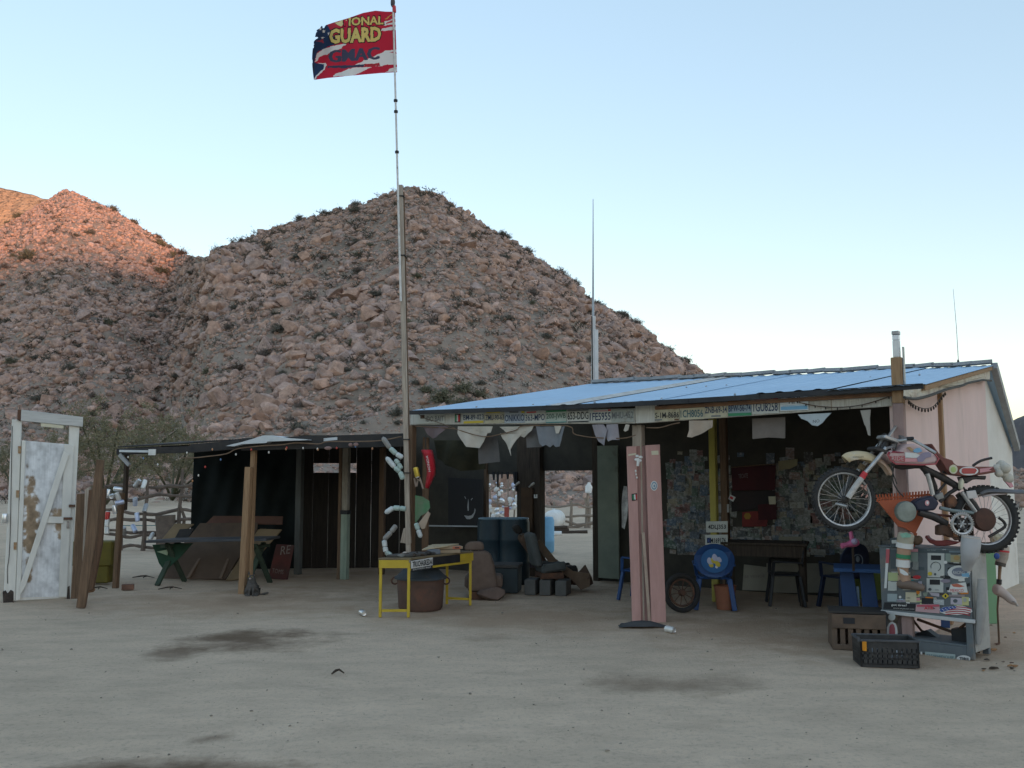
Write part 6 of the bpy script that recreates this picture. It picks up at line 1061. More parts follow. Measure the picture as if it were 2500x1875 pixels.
# spare wheel by the pink boards
wc = AT(1665, 1447, 11.0); t = thing('spare_wheel', 'dark spoked cart wheel leaning in the shade right of the pink boards', 'wheel', (wc.x, wc.y, 0)); ra_ = V(.25, -1, .1).normalized(); rad_ = wc.z - .0
MB().ring(wc, ra_, rad_ - .03, .03, 36, 8).build('tyre', RUBBER, t, True); MB().ring(wc, ra_, rad_ - .08, .014, 36, 6).build('rim', RUST, t, True); MB().lathe(wc - ra_ * .04, ra_, [(.035, 0), (.04, .02), (.04, .06), (.03, .08)], 12).build('hub', RUST, t, True)
e1 = ra_.orthogonal().normalized(); e2 = ra_.cross(e1)
for k in range(10): a = k * .628; MB().tube([wc, wc + (e1 * math.cos(a) + e2 * math.sin(a)) * (rad_ - .08)], .006, 5).build('spoke', RUST, t)
solo('orange_bucket', MB().lathe(AT(1771, 1480, 11.3) * 1.0 - V(0, 0, AT(1771, 1480, 11.3).z), (0, 0, 1), [(.1, 0), (.105, .03), (.13, .26), (.14, .28), (.12, .27), (.1, .02), (0, .015)], 20), mat('dull orange bucket', (.30, .12, .07), (.24, .1, .06), 5, .6), 'dull orange bucket standing under the lime printed chair', 'bucket', None, True)
# ================================================================ CAR SEATS, BARRELS, LUMBER IN THE MIDDLE
def car_seat(loc, rz, m, m2, label, recline=.25, head=True, scale=1.0, cover=None):
    o = Vector(loc); M = Matrix.Rotation(rz, 3, 'Z'); L = lambda x, y, z: o + M @ V(x * scale, y * scale, z * scale); t = thing('car_seat', label, 'car seat', tuple(loc))   # faces +y
    def pad(c, sz, rx, nm, mm, bev=.05):
        Mx = M @ Matrix.Rotation(rx, 3, 'X'); ob = MB().box(L(*c), [s * scale for s in sz], rot=Mx).build(nm, mm, t); b = ob.modifiers.new('b', 'BEVEL'); b.width = bev * scale; b.segments = 4; ob.data.shade_smooth(); return ob
    pad((0, .05, .30), (.50, .52, .16), R(6), 'cushion', m); pad((0, -.25 - recline * .3, .66), (.48, .16, .68), recline, 'backrest', m, .07); pad((-.24, .05, .33), (.08, .46, .16), R(6), 'bolster', m2, .03); pad((.24, .05, .33), (.08, .46, .16), R(6), 'bolster', m2, .03)
    if head:
        hy, hz_ = -.25 - recline * .3 - math.sin(recline) * .47, .66 + math.cos(recline) * .46; pad((0, hy, hz_), (.27, .11, .17), recline, 'headrest', m2, .05)
        for s in (-.06, .06): MB().tube([L(s, hy + math.sin(recline) * .2, hz_ - .16), L(s, hy, hz_)], .007 * scale, 6).build('headrest_post', STEEL, t)
    MB().box(L(0, .02, .17), [.44 * scale, .46 * scale, .08 * scale], rz).build('seat_frame', RUST, t)
    for sx in (-1, 1): MB().bar(L(.18 * sx, -.22, .115), L(.18 * sx, .26, .115), .04, .03).build('seat_rail', RUST, t)
    return t, L
BEIGE = mat('beige seat fabric', (.17, .125, .10), (.135, .098, .08), 9, .95, .003); GREYS = mat('grey seat fabric', (.09, .10, .10), (.065, .07, .07), 9, .95, .003); BRWN = mat('brown seat cover', (.12, .075, .05), (.085, .055, .04), 6, .95, .006)
cs = G(1160, 1470); car_seat(V(cs.x + .02, cs.y + .25, -.1), R(-155) + math.pi, BEIGE, BEIGE, 'beige car seat with headrest seen from behind right of the yellow table', -.12 + .0, True, 1.08) if False else None
YSB = 12.15; zb7 = lambda x, y, d=0.0: AT(1060 + .1988 * x, 1150 + .1988 * y, YSB + d)
bsT = thing('car_seat', 'beige car seat back with headrest standing right of the yellow table', 'car seat', (zb7(600, 1600).x, YSB, 0))
def cushion_(pts, th, nm, m, par, bev=.05, d=0.0):
    ob = MB().prism([zb7(x, y, d) for x, y in pts], V(0, th, 0)).build(nm, m, par); b_ = ob.modifiers.new('b', 'BEVEL'); b_.width = bev; b_.segments = 4; b_.limit_method = 'ANGLE'; ob.data.shade_smooth(); return ob
cushion_([(405, 1490), (430, 1100), (455, 1005), (500, 985), (620, 982), (690, 1015), (735, 1150), (775, 1400), (775, 1480), (700, 1492)], .18, 'backrest', BEIGE, bsT, .05); cushion_([(372, 975), (375, 915), (420, 872), (560, 865), (605, 890), (612, 975)], .11, 'headrest', BEIGE, bsT, .035, .04)
for x in (450, 545): MB().tube([zb7(x, 1000, .09), zb7(x, 960, .09)], .007, 6).build('headrest_post', STEEL, bsT)
MB().prism([V(*zb7(420, 1500, .0).xy, .0), V(*zb7(800, 1500, .0).xy, .0), zb7(770, 1488, .0), zb7(430, 1488, .0)], V(0, .3, 0)).build('seat_frame', RUST, bsT); MB().box(V(zb7(600, 1500).x, YSB + .38, .2), (.5, .45, .16)).build('cushion', BEIGE, bsT, bev=.03)
gs = V(AT(1348, 1440, 12.75).x - .05, 12.75, .15); gseat, L_ = car_seat(gs, R(-75), GREYS, GREYS, 'grey car seat on concrete blocks facing the doorway', .22, False, .68)
for k, dx in enumerate((-.26, 0.0, .27)): q = MB(); b = gs + Matrix.Rotation(R(-15), 3, 'Z') @ V(dx * .8, -.05, -.15); q.box(b + V(0, 0, .10), (.15, .34, .20), R(-15)); solo('concrete_block', q, mat('grey concrete', (.12, .12, .115), (.09, .09, .085), 8, .95, .004), ('concrete block under the left end of the grey car seat', 'middle concrete block under the grey car seat', 'concrete block under the right end of the grey car seat')[k], 'block', 'blocks under the car seat', bev=.008)
bs_ = V(AT(1362, 1440, 13.2).x, 13.2, .0); car_seat(bs_, R(-80), BRWN, mat('black headrest', (.02, .018, .017), (.03, .027, .025), 6, .8), 'reclined brown covered seat with dark headrest in front of the doorway', .62, True, .82)
q = cloth([AT(x, y, 12.9) for x, y in ((1297, 1320), (1320, 1318), (1352, 1362), (1400, 1395), (1440, 1400), (1440, 1432), (1418, 1440), (1400, 1420), (1345, 1378), (1310, 1335))], (0, -1, 0), .02, .03, 3, 9); solo('brown_blanket', q, mat('tan blanket', (.165, .115, .08), (.12, .085, .06), 6, .95, .004), 'tan blanket trailing from the reclined seat down to the ground', 'blanket', None, True)
q = MB(); lm = AT(1420, 1425, 13.3); q.add([V(*(x * np.array((.19, .2, .23)))) + V(lm.x, 13.0, .2) for x in HI[2][0]], [tuple(t_) for t_ in HI[2][1]]); solo('stuffed_sack', q, mat('dark brown sack', (.11, .07, .05), (.075, .05, .038), 5, .95, .02), 'dark brown stuffed sack lying at the foot of the reclined seat', 'sack', None, True)
DBL = mat('dark blue drum', (.022, .045, .062), (.016, .033, .047), 4, .45)
for k, (x, Yb, lb) in enumerate(((1202, 14.05, 'dark blue plastic drum, left of the three under the window'), (1232, 14.25, 'dark blue plastic drum in the middle of the three under the window'), (1256, 13.9, 'dark blue plastic drum nearest the brown pillar'))):
    p = V(AT(x, 1300, Yb).x, Yb, 0); h = AT(x, 1266, Yb).z; t = thing('plastic_drum', lb, 'drum', tuple(p), 'blue drums under the window'); MB().lathe(p, (0, 0, 1), [(.2, 0), (.225, .03), (.225, h * .32), (.232, h * .34), (.225, h * .36), (.225, h * .66), (.232, h * .68), (.225, h * .7), (.225, h * .94), (.21, h), (.2, h - .02), (0, h - .02)], 22).build('body', DBL, t, True); MB().ring(p + V(0, 0, h), (0, 0, 1), .205, .012, 24, 6).build('rim', mat('pale blue rim', (.2, .3, .38), (.15, .24, .3), 5, .4), t, True); MB().lathe(p + V(.1, -.05, h - .02), (0, 0, 1), [(.03, 0), (.03, .02), (0, .022)], 10).build('bung', BLACK, t, True)
q = MB(); p = V(AT(1215, 1420, 13.0).x, 13.0, 0)
bx = thing('storage_box', 'dark blue grey storage box standing below the drums', 'box', tuple(p)); MB().box(p + V(.05, 0, .17), (.52, .4, .34), R(-8)).build('body', mat('blue grey box', (.04, .055, .062), (.03, .042, .048), 4, .7), bx, bev=.012); MB().box(p + V(.05, 0, .36), (.55, .43, .05), R(-8)).build('lid', mat('dark box lid', (.05, .05, .05), (.07, .065, .06), 4, .7), bx, bev=.01)
q = MB(); p = V(AT(1205, 1450, 12.1).x, 12.1, .0); q.add([V(*(x * np.array((.24, .15, .11)))) + p + V(0, 0, .08) for x in LO[3][0]], [tuple(t) for t in LO[3][1]]); solo('bundle', q, mat('pinkish canvas bundle', (.17, .12, .10), (.1, .075, .065), 6, .95, .01), 'low pinkish canvas bundle on the ground beside the beige car seat', 'bundle', None, True)
for x, w_, hh, m, lb in ((1296, .22, .62, mat('patterned rag heap', (.13, .10, .11), (.07, .075, .1), 12, .95), 'patterned cloth bundle hanging at the foot of the brown pillar'),): q = cloth([AT(x0, y0, 13.95) for x0, y0 in ((1270, 1305), (1310, 1310), (1312, 1385), (1275, 1388), (1262, 1350))], (0, -1, 0), .03, .03, 3, 12); solo('cloth_bundle', q, m, lb, 'cloth', None, True)
# black panel with a white grin, drip shapes over the window, rag fringe
t = thing('black_panel', 'black panel with a white painted grin hanging in the middle of the bar', 'panel', tuple(BW(1140, 1285, .3))); MB().prism([BW(x, y, .30) for x, y in ((1096, 1286), (1180, 1286), (1180, 1170), (1096, 1166))], FN * .02).build('panel', INK, t)
zg = lambda x, y: BW(1060 + .1988 * x, 1150 + .1988 * y, .325)
for pts in ([(370, 545), (420, 552), (460, 545), (490, 510), (500, 455), (510, 480), (500, 520), (475, 572), (440, 592), (400, 590)], [(412, 400), (420, 340), (426, 400), (425, 485), (414, 490), (408, 440)], [(372, 312), (380, 315), (393, 340), (386, 343)], [(470, 330), (474, 336), (456, 360), (450, 352)]): MB().prism([zg(x, y) for x, y in pts], FN * .003).build('painted_mark', mat('white chalk paint', (.42, .43, .44), (.34, .35, .36)), t)
q = MB()
for x, y1, w2 in ((1216, 1190, 2.5), (1226, 1168, 2), (1240, 1170, 3), (1258, 1182, 5), (1261, 1200, 3), (1206, 1172, 3)): q.prism([BW(x - w2, 1152, .14), BW(x + w2, 1152, .14), BW(x + w2 * .6, y1, .14), BW(x - w2 * .3, y1, .14)], FN * .02)
solo('rag_fringe', q, INK, 'black tattered strips dangling in the top of the window', 'rag')
q = cloth([FA(x, y, -1.2) for x, y in ((1060, 1075), (1180, 1075), (1182, 1145), (1130, 1150), (1090, 1135), (1062, 1120))], FN, .05, .02, 3, 21, 8); solo('dark_net', q, mat('dark olive netting', (.05, .045, .025), (.03, .03, .02), 4, .95, .02), 'dark olive netting bunched under the roof behind the big briefs', 'net', None, True)
for k, (x, y) in enumerate(((1272, 1210), (1277, 1206))): pass
q = MB().prism([BW(x, y, .34) for x, y in ((1304, 1207), (1307, 1207), (1307, 1213), (1309, 1213), (1309, 1207), (1312, 1207), (1312, 1216), (1304, 1216))], FN * .006); solo('letter_u', q, PAPER, 'small white letter U fixed on the brown pillar', 'letter')
for x, y, a in ((1262, 1184, .4), (1298, 1186, -.5)): q = MB(); q.tube(catmull([BW(x - 6, y + 3, .36), BW(x, y - 2, .40), BW(x + 7, y - 7, .36)], 4), [.012] * 4 + [.02] * 4 + [.006], 8); solo('pale_horn', q, mat('pale horn', (.5, .47, .42), (.4, .37, .32), 9, .7), 'pale horn tip fixed at the %s edge of the brown pillar' % ('left' if a > 0 else 'right'), 'horn', None, True)
# ================================================================ MOTORCYCLE hung up at the right corner
YM = 8.40
def bq(x, y, d=0.0): return AT(1960 + .2441 * x, 1020 + .2441 * y, YM + d)
bike = thing('motorcycle', 'old stripped dirt bike hung up high on a post, pale tank and red brown seat', 'motorcycle', tuple(bq(1120, 1290)))
FRM = mat('black frame steel', (.03, .03, .032), (.06, .052, .048), 12, .5, .001, metal=.3); SILV = mat('dull silver fork', (.5, .5, .5), (.33, .32, .31), 12, .4, .001, metal=.6)
YX = V(0, 1, 0)
def wheel(c, R_, rt, nsp, knob, lab, ax=YX, hubr=.035):
    wh = MB().ring(c, ax, R_ + rt * .75, rt, 44, 10).build('wheel', RUBBER, bike, True, label=lab)
    e1 = V(1, 0, 0); e2 = ax.cross(e1).normalized(); q = MB()
    for k in range(knob):
        a = 2 * math.pi * k / knob
        for dy in (-.5, .5): p = c + (e1 * math.cos(a + dy * .06) + e2 * math.sin(a + dy * .06)) * (R_ + rt * 1.72) + ax * dy * rt * .8; q.obox(p, (e1 * math.cos(a) + e2 * math.sin(a)) * rt * .45, (e2 * math.cos(a) - e1 * math.sin(a)) * rt * .55, ax * rt * .7)
    kn = q.build('tread', RUBBER, wh, kind='stuff')
    q = MB().ring(c + ax * -.012, ax, R_, .012, 44, 6); q.ring(c + ax * .012, ax, R_, .012, 44, 6); q.build('rim', SILV, wh, True)
    q = MB()
    for k in range(nsp):
        a = 2 * math.pi * k / nsp; s = 1 if k % 2 else -1; q.tube([c + ax * .03 * s + (e1 * math.cos(a + .35 * s) + e2 * math.sin(a + .35 * s)) * hubr, c + (e1 * math.cos(a) + e2 * math.sin(a)) * R_], .0022, 4)
    q.build('spokes', STEEL, wh, kind='stuff'); MB().lathe(c - ax * .05, ax, [(hubr * .6, -.01), (hubr, 0), (hubr, .1), (hubr * .6, .11)], 16).build('hub', FRM, wh, True); return wh
cf, cr_ = bq(410, 815), bq(1822, 1012)
wheel(cf, .238, .028, 28, 46, 'front wheel with a bare silver rim'); wheel(cr_, .232, .038, 28, 44, 'rear wheel with knobbly tyre', hubr=.05)
def tb(pts, r, m, nm, sm=True, n=0): P = [bq(*p) for p in pts]; return MB().tube(catmull(P, n) if n else P, r, 10).build(nm, m, bike, sm)
# fork
tb([(452, 800, -.075), (520, 695, -.075), (590, 600, -.075)], [.026, .028, .026], mat('pale fork slider', (.55, .53, .5), (.36, .34, .32), 14, .5), 'fork_leg'); tb([(588, 603, -.075), (625, 548, -.075)], .027, RED, 'fork_band'); tb([(622, 552, -.075), (740, 420, -.075), (835, 300, -.075)], .019, SILV, 'fork_tube')
tb([(372, 800, .075), (440, 690, .075), (520, 560, .075)], .026, mat('dark fork slider', (.10, .10, .10), (.06, .06, .06), 9, .5), 'fork_leg'); tb([(520, 560, .075), (640, 440, .075), (700, 340, .075), (835, 190, .075)], .018, SILV, 'fork_tube')
tb([(330, 860, 0), (400, 875, -.05), (440, 885, -.08)], .012, SILV, 'axle'); q = MB(); q.obox(bq(760, 330), V(.14, 0, -.05), V(0, .19, 0), V(.015, 0, .03)); q.build('triple_clamp', FRM, bike, bev=.006); q = MB(); q.obox(bq(850, 215), V(.13, 0, -.05), V(0, .19, 0), V(.015, 0, .03)); q.build('triple_clamp', SILV, bike, bev=.006)
tb([(795, 330), (870, 200)], .03, FRM, 'steering_stem')
tb([(572, 520, .07), (600, 470, .07)], .03, mat('brown bracket', (.22, .16, .09), (.15, .11, .07), 9, .7), 'fork_bracket')
q = MB()
r8 = random.Random(5)
for k in range(9): q.obox(bq(r8.uniform(520, 640), r8.uniform(680, 800), -.03 + r8.uniform(-.03, .03)), V(.02, 0, r8.uniform(-.02, .02)), V(0, .01, 0), V(r8.uniform(-.01, .01), 0, .02))
q.build('hanging_trinkets', mat('faded trinkets', (.5, .4, .33), (.4, .12, .1), 40, .7), bike, kind='stuff')
# front fender: swept strip
def strip(pts, w_, th, m, nm, par=bike, arch=.02):
    P = catmull([bq(*p) for p in pts], 4); q = MB(); n_ = len(P); cs = 6
    for i, p in enumerate(P):
        t = (P[min(i + 1, n_ - 1)] - P[max(i - 1, 0)]).normalized(); up = V(0, 1, 0).cross(t).normalized(); up = up if up.z > 0 else -up; ww = w_ * (1 - .35 * abs(2 * i / (n_ - 1) - 1) ** 2)
        for k in range(cs + 1): f = k / cs * 2 - 1; q.v.append(tuple(p + V(0, f * ww, 0) - up * arch * f * f))
    for i in range(n_ - 1):
        for k in range(cs): a = i * (cs + 1) + k; q.f.append((a, a + 1, a + cs + 2, a + cs + 1)); q.mi.append(0)
    o = q.build(nm, m, par, True); s_ = o.modifiers.new('s', 'SOLIDIFY'); s_.thickness = th; s_.offset = 0; return o
FEN = mat('cream plastic', (.58, .47, .30), (.48, .38, .23), 3, .45, c3=(.6, .58, .55), sc3=4)
ff_ = strip([(392, 385), (440, 352), (540, 335), (650, 348), (735, 385)], .075, .008, FEN, 'front_fender', arch=.075); strip([(730, 385), (790, 420), (850, 480), (895, 560)], .055, .008, mat('orange cream plastic', (.5, .3, .19), (.45, .4, .35), 5, .5), 'front_fender_tail', arch=.04)
a_ = bq(500, 402, -.08); text('KAWASAKI', a_, bq(606, 398, -.08) - a_, V(0, 0, .016), INK, bike, lift=.004)
# handlebars
tb([(925, 25, .32), (940, 70, .30), (905, 120, .2), (868, 170, .08), (850, 195, .03)], .013, SILV, 'handlebar', n=3); tb([(850, 200, 0), (950, 232, -.08), (1080, 222, -.18), (1190, 272, -.26), (1330, 352, -.34)], .013, SILV, 'handlebar', n=3); tb([(1045, 208, -.2), (1105, 206, -.2)], .016, BLACK, 'lever_perch'); tb([(1100, 208, -.2), (1180, 260, -.26)], .006, SILV, 'brake_lever'); tb([(915, 18, .32), (930, 50, .31)], .018, SILV, 'grip')
q = MB()
for k in range(8): c = bq(r8.uniform(850, 1010), r8.uniform(195, 300), r8.uniform(-.08, .06)); q.obox(c, V(r8.uniform(.03, .06), 0, r8.uniform(-.02, .02)), V(0, .05, 0), V(0, 0, r8.uniform(.02, .045)))
q.build('headstock_clutter', mat('grey metal clutter', (.24, .24, .25), (.14, .13, .13), 14, .6, metal=.3), bike, kind='stuff')
tb([(900, 300, -.1), (915, 420, -.1), (900, 620, -.09), (960, 740, -.09), (1010, 790, -.1)], .006, WIRE, 'cable', n=4); tb([(945, 250, -.1), (890, 480, -.1), (940, 660, -.1)], .005, WIRE, 'cable', n=4); tb([(870, 180, .05), (800, 165, .05), (740, 300, .05)], .005, WIRE, 'cable', n=4)
# tank
def solid(pts, w_, m, nm, d=0.0, bev=.02, seg=3, par=bike): 
    o = MB().prism([bq(x, y, -w_ / 2 + d) for x, y in pts], V(0, w_, 0)).build(nm, m, par); b = o.modifiers.new('b', 'BEVEL'); b.width = bev; b.segments = seg; b.limit_method = 'ANGLE'; o.data.shade_smooth(); o.data.set_sharp_from_angle(angle=R(60)); return o
TNK = mat('dusty pink white tank', (.55, .40, .38), (.47, .33, .32), 4, .45, c3=(.5, .48, .46), sc3=3)
tank = solid([(835, 352), (880, 318), (960, 335), (1040, 262), (1120, 258), (1210, 295), (1320, 362), (1362, 412), (1330, 462), (1200, 470), (930, 462), (880, 425), (850, 390)], .22, TNK, 'fuel_tank', bev=.035)
def decal(pts, m, nm='decal', d=-.114, par=tank): return MB().prism([bq(x, y, d) for x, y in pts], V(0, -.003, 0)).build(nm, m, par)
DRED = flat('faded red', (.42, .10, .11)); decal([(870, 385), (1020, 380), (1020, 440), (905, 430)], DRED); decal([(1022, 345), (1130, 352), (1180, 380), (1140, 402), (1022, 398)], PAPER); decal([(1022, 404), (1180, 408), (1180, 440), (1022, 440)], PINKP); decal([(1140, 400), (1200, 350), (1260, 340), (1285, 360), (1280, 390), (1230, 402), (1200, 440), (1150, 440)], mat('lilac grey print', (.32, .28, .36), (.25, .22, .3)), 'decal', -.117)
decal([(1100, 330), (1130, 305), (1170, 300), (1195, 335), (1150, 350), (1112, 345)], SKYB, d=-.1145); decal([(1035, 300), (1070, 290), (1115, 325), (1090, 338)], mat('tan print', (.45, .30, .16), (.38, .25, .13)), d=-.1145); decal([(900, 330), (1010, 345), (1010, 352), (880, 350)], mat('maroon stripe', (.25, .04, .06), (.2, .03, .05)))
q = MB(); q.tube([bq(x, y, -.112) for x, y in ((845, 360), (880, 425), (930, 462), (1200, 470), (1330, 462), (1360, 412), (1320, 362))], .007, 6); q.build('tank_piping', DRED, tank, True)
q = MB(); n_ = 10; q.prism([bq(862 + 14 * math.cos(k * .628), 352 + 14 * math.sin(k * .628), -.114) for k in range(10)], V(0, -.003, 0)); q.build('decal', mat('maroon stripe', (.25, .04, .06)), tank)
text('RIDE', bq(890, 425, -.118), bq(1010, 428, -.118) - bq(890, 425, -.118), V(0, 0, .035), mat('pale pink print', (.55, .42, .4), (.5, .38, .36)), tank)
# frame
tb([(860, 380, 0), (935, 478, 0), (1040, 488, 0), (1180, 480, 0), (1255, 570, 0)], [.03, .03, .026, .028, .03], FRM, 'backbone', n=2); tb([(1200, 500, 0), (1400, 600, 0), (1575, 705, 0)], [.03, .034, .03], FRM, 'rear_frame'); tb([(1245, 560, -.04), (1275, 660, -.04), (1300, 770, -.04)], .02, SILV, 'frame_tube'); tb([(1275, 560, .04), (1325, 690, .04), (1335, 800, .04)], .02, FRM, 'frame_tube'); tb([(1325, 770, 0), (1440, 640, 0)], .012, FRM, 'frame_tube'); tb([(1370, 840, 0), (1470, 750, 0), (1570, 690, 0)], .018, FRM, 'frame_tube')
tb([(1590, 745, -.06), (1735, 945, -.06)], .02, SILV, 'shock_absorber'); tb([(1670, 810, -.06), (1710, 860, -.06), (1760, 935, -.06)], .024, FRM, 'shock_spring'); tb([(1160, 945, -.03), (1300, 985, -.03), (1440, 1060, -.03)], [.032, .036, .03], FRM, 'exhaust'); tb([(1300, 965, .04), (1480, 985, .04)], .012, mat('red brown tube', (.25, .09, .06), (.17, .07, .05), 8, .6), 'brake_rod'); tb([(1370, 900, -.05), (1500, 930, -.05), (1700, 950, -.05), (1800, 1000, -.06)], .017, mat('grey green swingarm', (.22, .26, .26), (.15, .18, .18), 8, .6), 'swingarm')
AIR = solid([(1115, 850), (1170, 815), (1300, 775), (1372, 850), (1330, 925), (1230, 935), (1140, 930)], .13, mat('dark blue black plastic', (.03, .032, .055), (.022, .024, .04), 6, .5), 'air_box', bev=.02); q = MB(); q.prism([bq(1243 + 22 * math.cos(k * .5236), 852 + 28 * math.sin(k * .5236), -.068) for k in range(12)], V(0, -.003, 0)); q.build('decal', PINKP, AIR); q = MB(); q.prism([bq(1246 + 11 * math.cos(k * .5236), 848 + 15 * math.sin(k * .5236), -.072) for k in range(12)], V(0, -.003, 0)); q.build('decal', PAPER, AIR)
solid([(1440, 820), (1500, 760), (1540, 800), (1555, 850), (1530, 900), (1450, 905)], .09, RUST, 'carburettor', bev=.02); solid([(1365, 1080), (1440, 1060), (1500, 1110), (1520, 1170), (1480, 1195), (1420, 1170), (1365, 1180)], .1, RUST, 'engine_block', bev=.015); tb([(1440, 1070, -.02), (1520, 1120, -.05), (1530, 1190, -.06)], .02, mat('rust orange pipe', (.28, .12, .06), (.2, .09, .05), 9, .85), 'pipe')
solid([(1320, 780), (1400, 740), (1420, 800), (1350, 830)], .06, mat('dull grey plastic', (.3, .29, .27), (.22, .21, .2), 6, .6), 'side_cover', bev=.01)
MB().lathe(bq(1040, 940, -.14), YX, [(.02, -.01), (.085, .0), (.095, .02), (.092, .05), (.06, .06)], 28).build('disc', mat('galvanised disc', (.27, .30, .27), (.18, .20, .18), 9, .55, .002, metal=.4), bike, True)
# sprocket with a cut out web, rusty rear drum
c = bq(1592, 1062, -.09); sp = MB().ring(c, YX, .088, .013, 30, 6).build('sprocket', SILV, bike, True)
for k in range(6): a = k * 1.047; MB().tube([c, c + V(math.cos(a), 0, math.sin(a)) * .088], .009, 6).build('sprocket_arm', SILV, sp)
MB().ring(c, YX, .045, .012, 20, 6).build('sprocket_ring', FRM, sp, True)
q = MB()
for k in range(34): a = k * 2 * math.pi / 34; q.obox(c + V(math.cos(a), 0, math.sin(a)) * .103, V(math.cos(a), 0, math.sin(a)) * .012, V(0, .008, 0), V(-math.sin(a), 0, math.cos(a)) * .008)
q.build('sprocket_teeth', SILV, sp, kind='stuff')
MB().lathe(bq(1828, 1020, -.09), YX, [(.02, -.015), (.09, -.005), (.105, .02), (.1, .06)], 26).build('brake_drum', mat('rusty drum', (.11, .05, .035), (.065, .038, .03), 9, .8, .003), bike, True); solid([(1740, 985), (1800, 940), (1900, 930), (1930, 1000), (1910, 1080), (1840, 1110), (1750, 1080)], .05, mat('rusty drum', (.11, .05, .035)), 'brake_plate', -.05, .01)
tb([(1960, 1000, -.02), (2010, 1040, -.02), (2020, 1090, -.02), (1930, 1150, -.02), (1860, 1190, -.02)], .013, FRM, 'brake_lever', n=3)
# seat and tail
SEAT = mat('red brown seat vinyl', (.20, .07, .055), (.15, .055, .045), 6, .6, .002)
st2 = solid([(1280, 258), (1300, 262), (1360, 350), (1415, 398), (1500, 425), (1512, 450), (1545, 478), (1700, 488), (1910, 488), (1935, 545), (1800, 570), (1620, 585), (1490, 565), (1440, 520), (1390, 440), (1330, 360)], .17, SEAT, 'seat', bev=.025)
def oval(cx, cy, rx, ry, m, d, par, nm='decal'): q = MB(); q.prism([bq(cx + rx * math.cos(k * .3142), cy + ry * math.sin(k * .3142), d) for k in range(20)], V(0, -.003, 0)); return q.build(nm, m, par)
oval(1505, 515, 42, 46, CREAM, -.088, st2); oval(1505, 518, 26, 28, LIME, -.092, st2); oval(1660, 532, 95, 44, PAPER, -.088, st2); decal([(1590, 512), (1610, 503), (1725, 505), (1740, 525), (1720, 558), (1605, 560), (1588, 545)], flat('brick red print', (.45, .09, .08)), 'decal', -.092, st2); decal([(1770, 510), (1900, 494), (1860, 520), (1890, 530), (1770, 550)], PINKP, 'decal', -.088, st2)
solid([(1600, 590), (1750, 580), (1840, 580), (1830, 622), (1770, 610), (1700, 622), (1640, 660), (1615, 640)], .12, FRM, 'seat_base', bev=.01); tb([(1400, 540, 0), (1560, 570, 0), (1750, 590, 0)], .013, FRM, 'subframe')
tb([(1700, 480, .1), (1780, 430, .1), (1890, 402, .1)], .012, FRM, 'grab_rail', n=3)
strip([(1745, 745), (1810, 712), (1960, 712), (2100, 722), (2195, 722)], .075, .01, mat('dark grey fender', (.10, .10, .11), (.16, .15, .15), 5, .5), 'rear_fender', arch=.03); strip([(1770, 772), (1880, 748), (2020, 742)], .07, .006, mat('pale pinkish fender', (.5, .42, .40), (.42, .35, .34), 5, .6), 'rear_fender', arch=.02)
solid([(1640, 735), (1730, 725), (1752, 800), (1655, 812)], .02, mat('white number plate', (.6, .56, .54), (.5, .46, .44), 5, .6), 'number_plate', -.08, .004)
solid([(1575, 650), (1600, 600), (1620, 640), (1600, 720), (1580, 715)], .05, CREAM, 'reservoir', -.06, .008)
tb([(1500, 700, 0), (1610, 700, 0), (1640, 760, 0), (1770, 740, 0)], .01, FRM, 'fender_stay', n=2)
# plush bundle tied on the tail
pb_ = thing('plush_bundle', 'bunch of off white stuffed balls tied to the tail of the motorcycle', 'plush', tuple(bq(2000, 640)))
PLM = mat('off white plush', (.55, .51, .44), (.46, .42, .35), 16, .95, .004)
for x, y, r, d in ((1945, 510, .042, 0), (1990, 480, .05, .03), (2025, 505, .048, -.03), (1960, 555, .036, -.03), (2010, 560, .04, 0), (2055, 605, .046, 0), (2000, 520, .05, .03)): MB().ball(bq(x, y, d), r, 12, 9).build('plush_ball', PLM, pb_, True)
MB().prism([bq(x, y, -.02) for x, y in ((2030, 640), (2080, 630), (2110, 690), (2080, 700))], V(0, .02, 0)).build('pink_tag', PINKP, pb_)
# support post and pipe under the bike
sp_ = thing('bike_post', 'dark timber post holding the motorcycle up behind the sticker covered stand', 'post', (bq(1730, 1100).x, YM + .16, 0)); MB().bar(V(bq(1735, 1100).x, YM + .16, 0), V(bq(1725, 1000).x, YM + .16, bq(1725, 1010).z), .085, .08).build('timber', wood('dark brown post', (.07, .045, .032), (.04, .028, .022)), sp_, bev=.006); MB().bar(bq(1745, 1285, .05), bq(1925, 1285, .05), .075, .07).build('cross_piece', W_DARK, sp_, bev=.006); MB().bar(bq(1560, 760, .11), bq(1725, 1030, .14), .05, .05).build('strut', W_DARK, sp_)
# ================================================================ ORANGE RAKE HEAD
YR = YM + .17; rk = thing('orange_rake', 'orange plastic leaf rake head wedged tines up behind the motorcycle', 'rake', tuple(AT(2233, 1303, YR))); ORP = mat('orange plastic rake', (.50, .13, .06), (.42, .11, .055), 4, .5)
fanp = lambda a, r: V(*AT(2233, 1303, YR)) + V(math.sin(a), 0, math.cos(a)) * r
RK = [(745, 830), (1275, 790), (1300, 850), (1215, 990), (1125, 1165), (1020, 1105), (960, 1090), (880, 990)]
MB().prism([bq(x, y, .17) for x, y in RK], V(0, .02, 0)).build('blade', ORP, rk, bev=.004)
for k in range(19): f = k / 18; x = 745 + 530 * f; y = 830 - 40 * f; tx2 = x + (1000 - 745) * .0 - 12 + 10 * f; MB().bar(bq(x, y + 10, .18), bq(x - 8 + 16 * f, y - 62, .165), .012, .012, side=(1, 0, 0)).build('tine', ORP, rk)
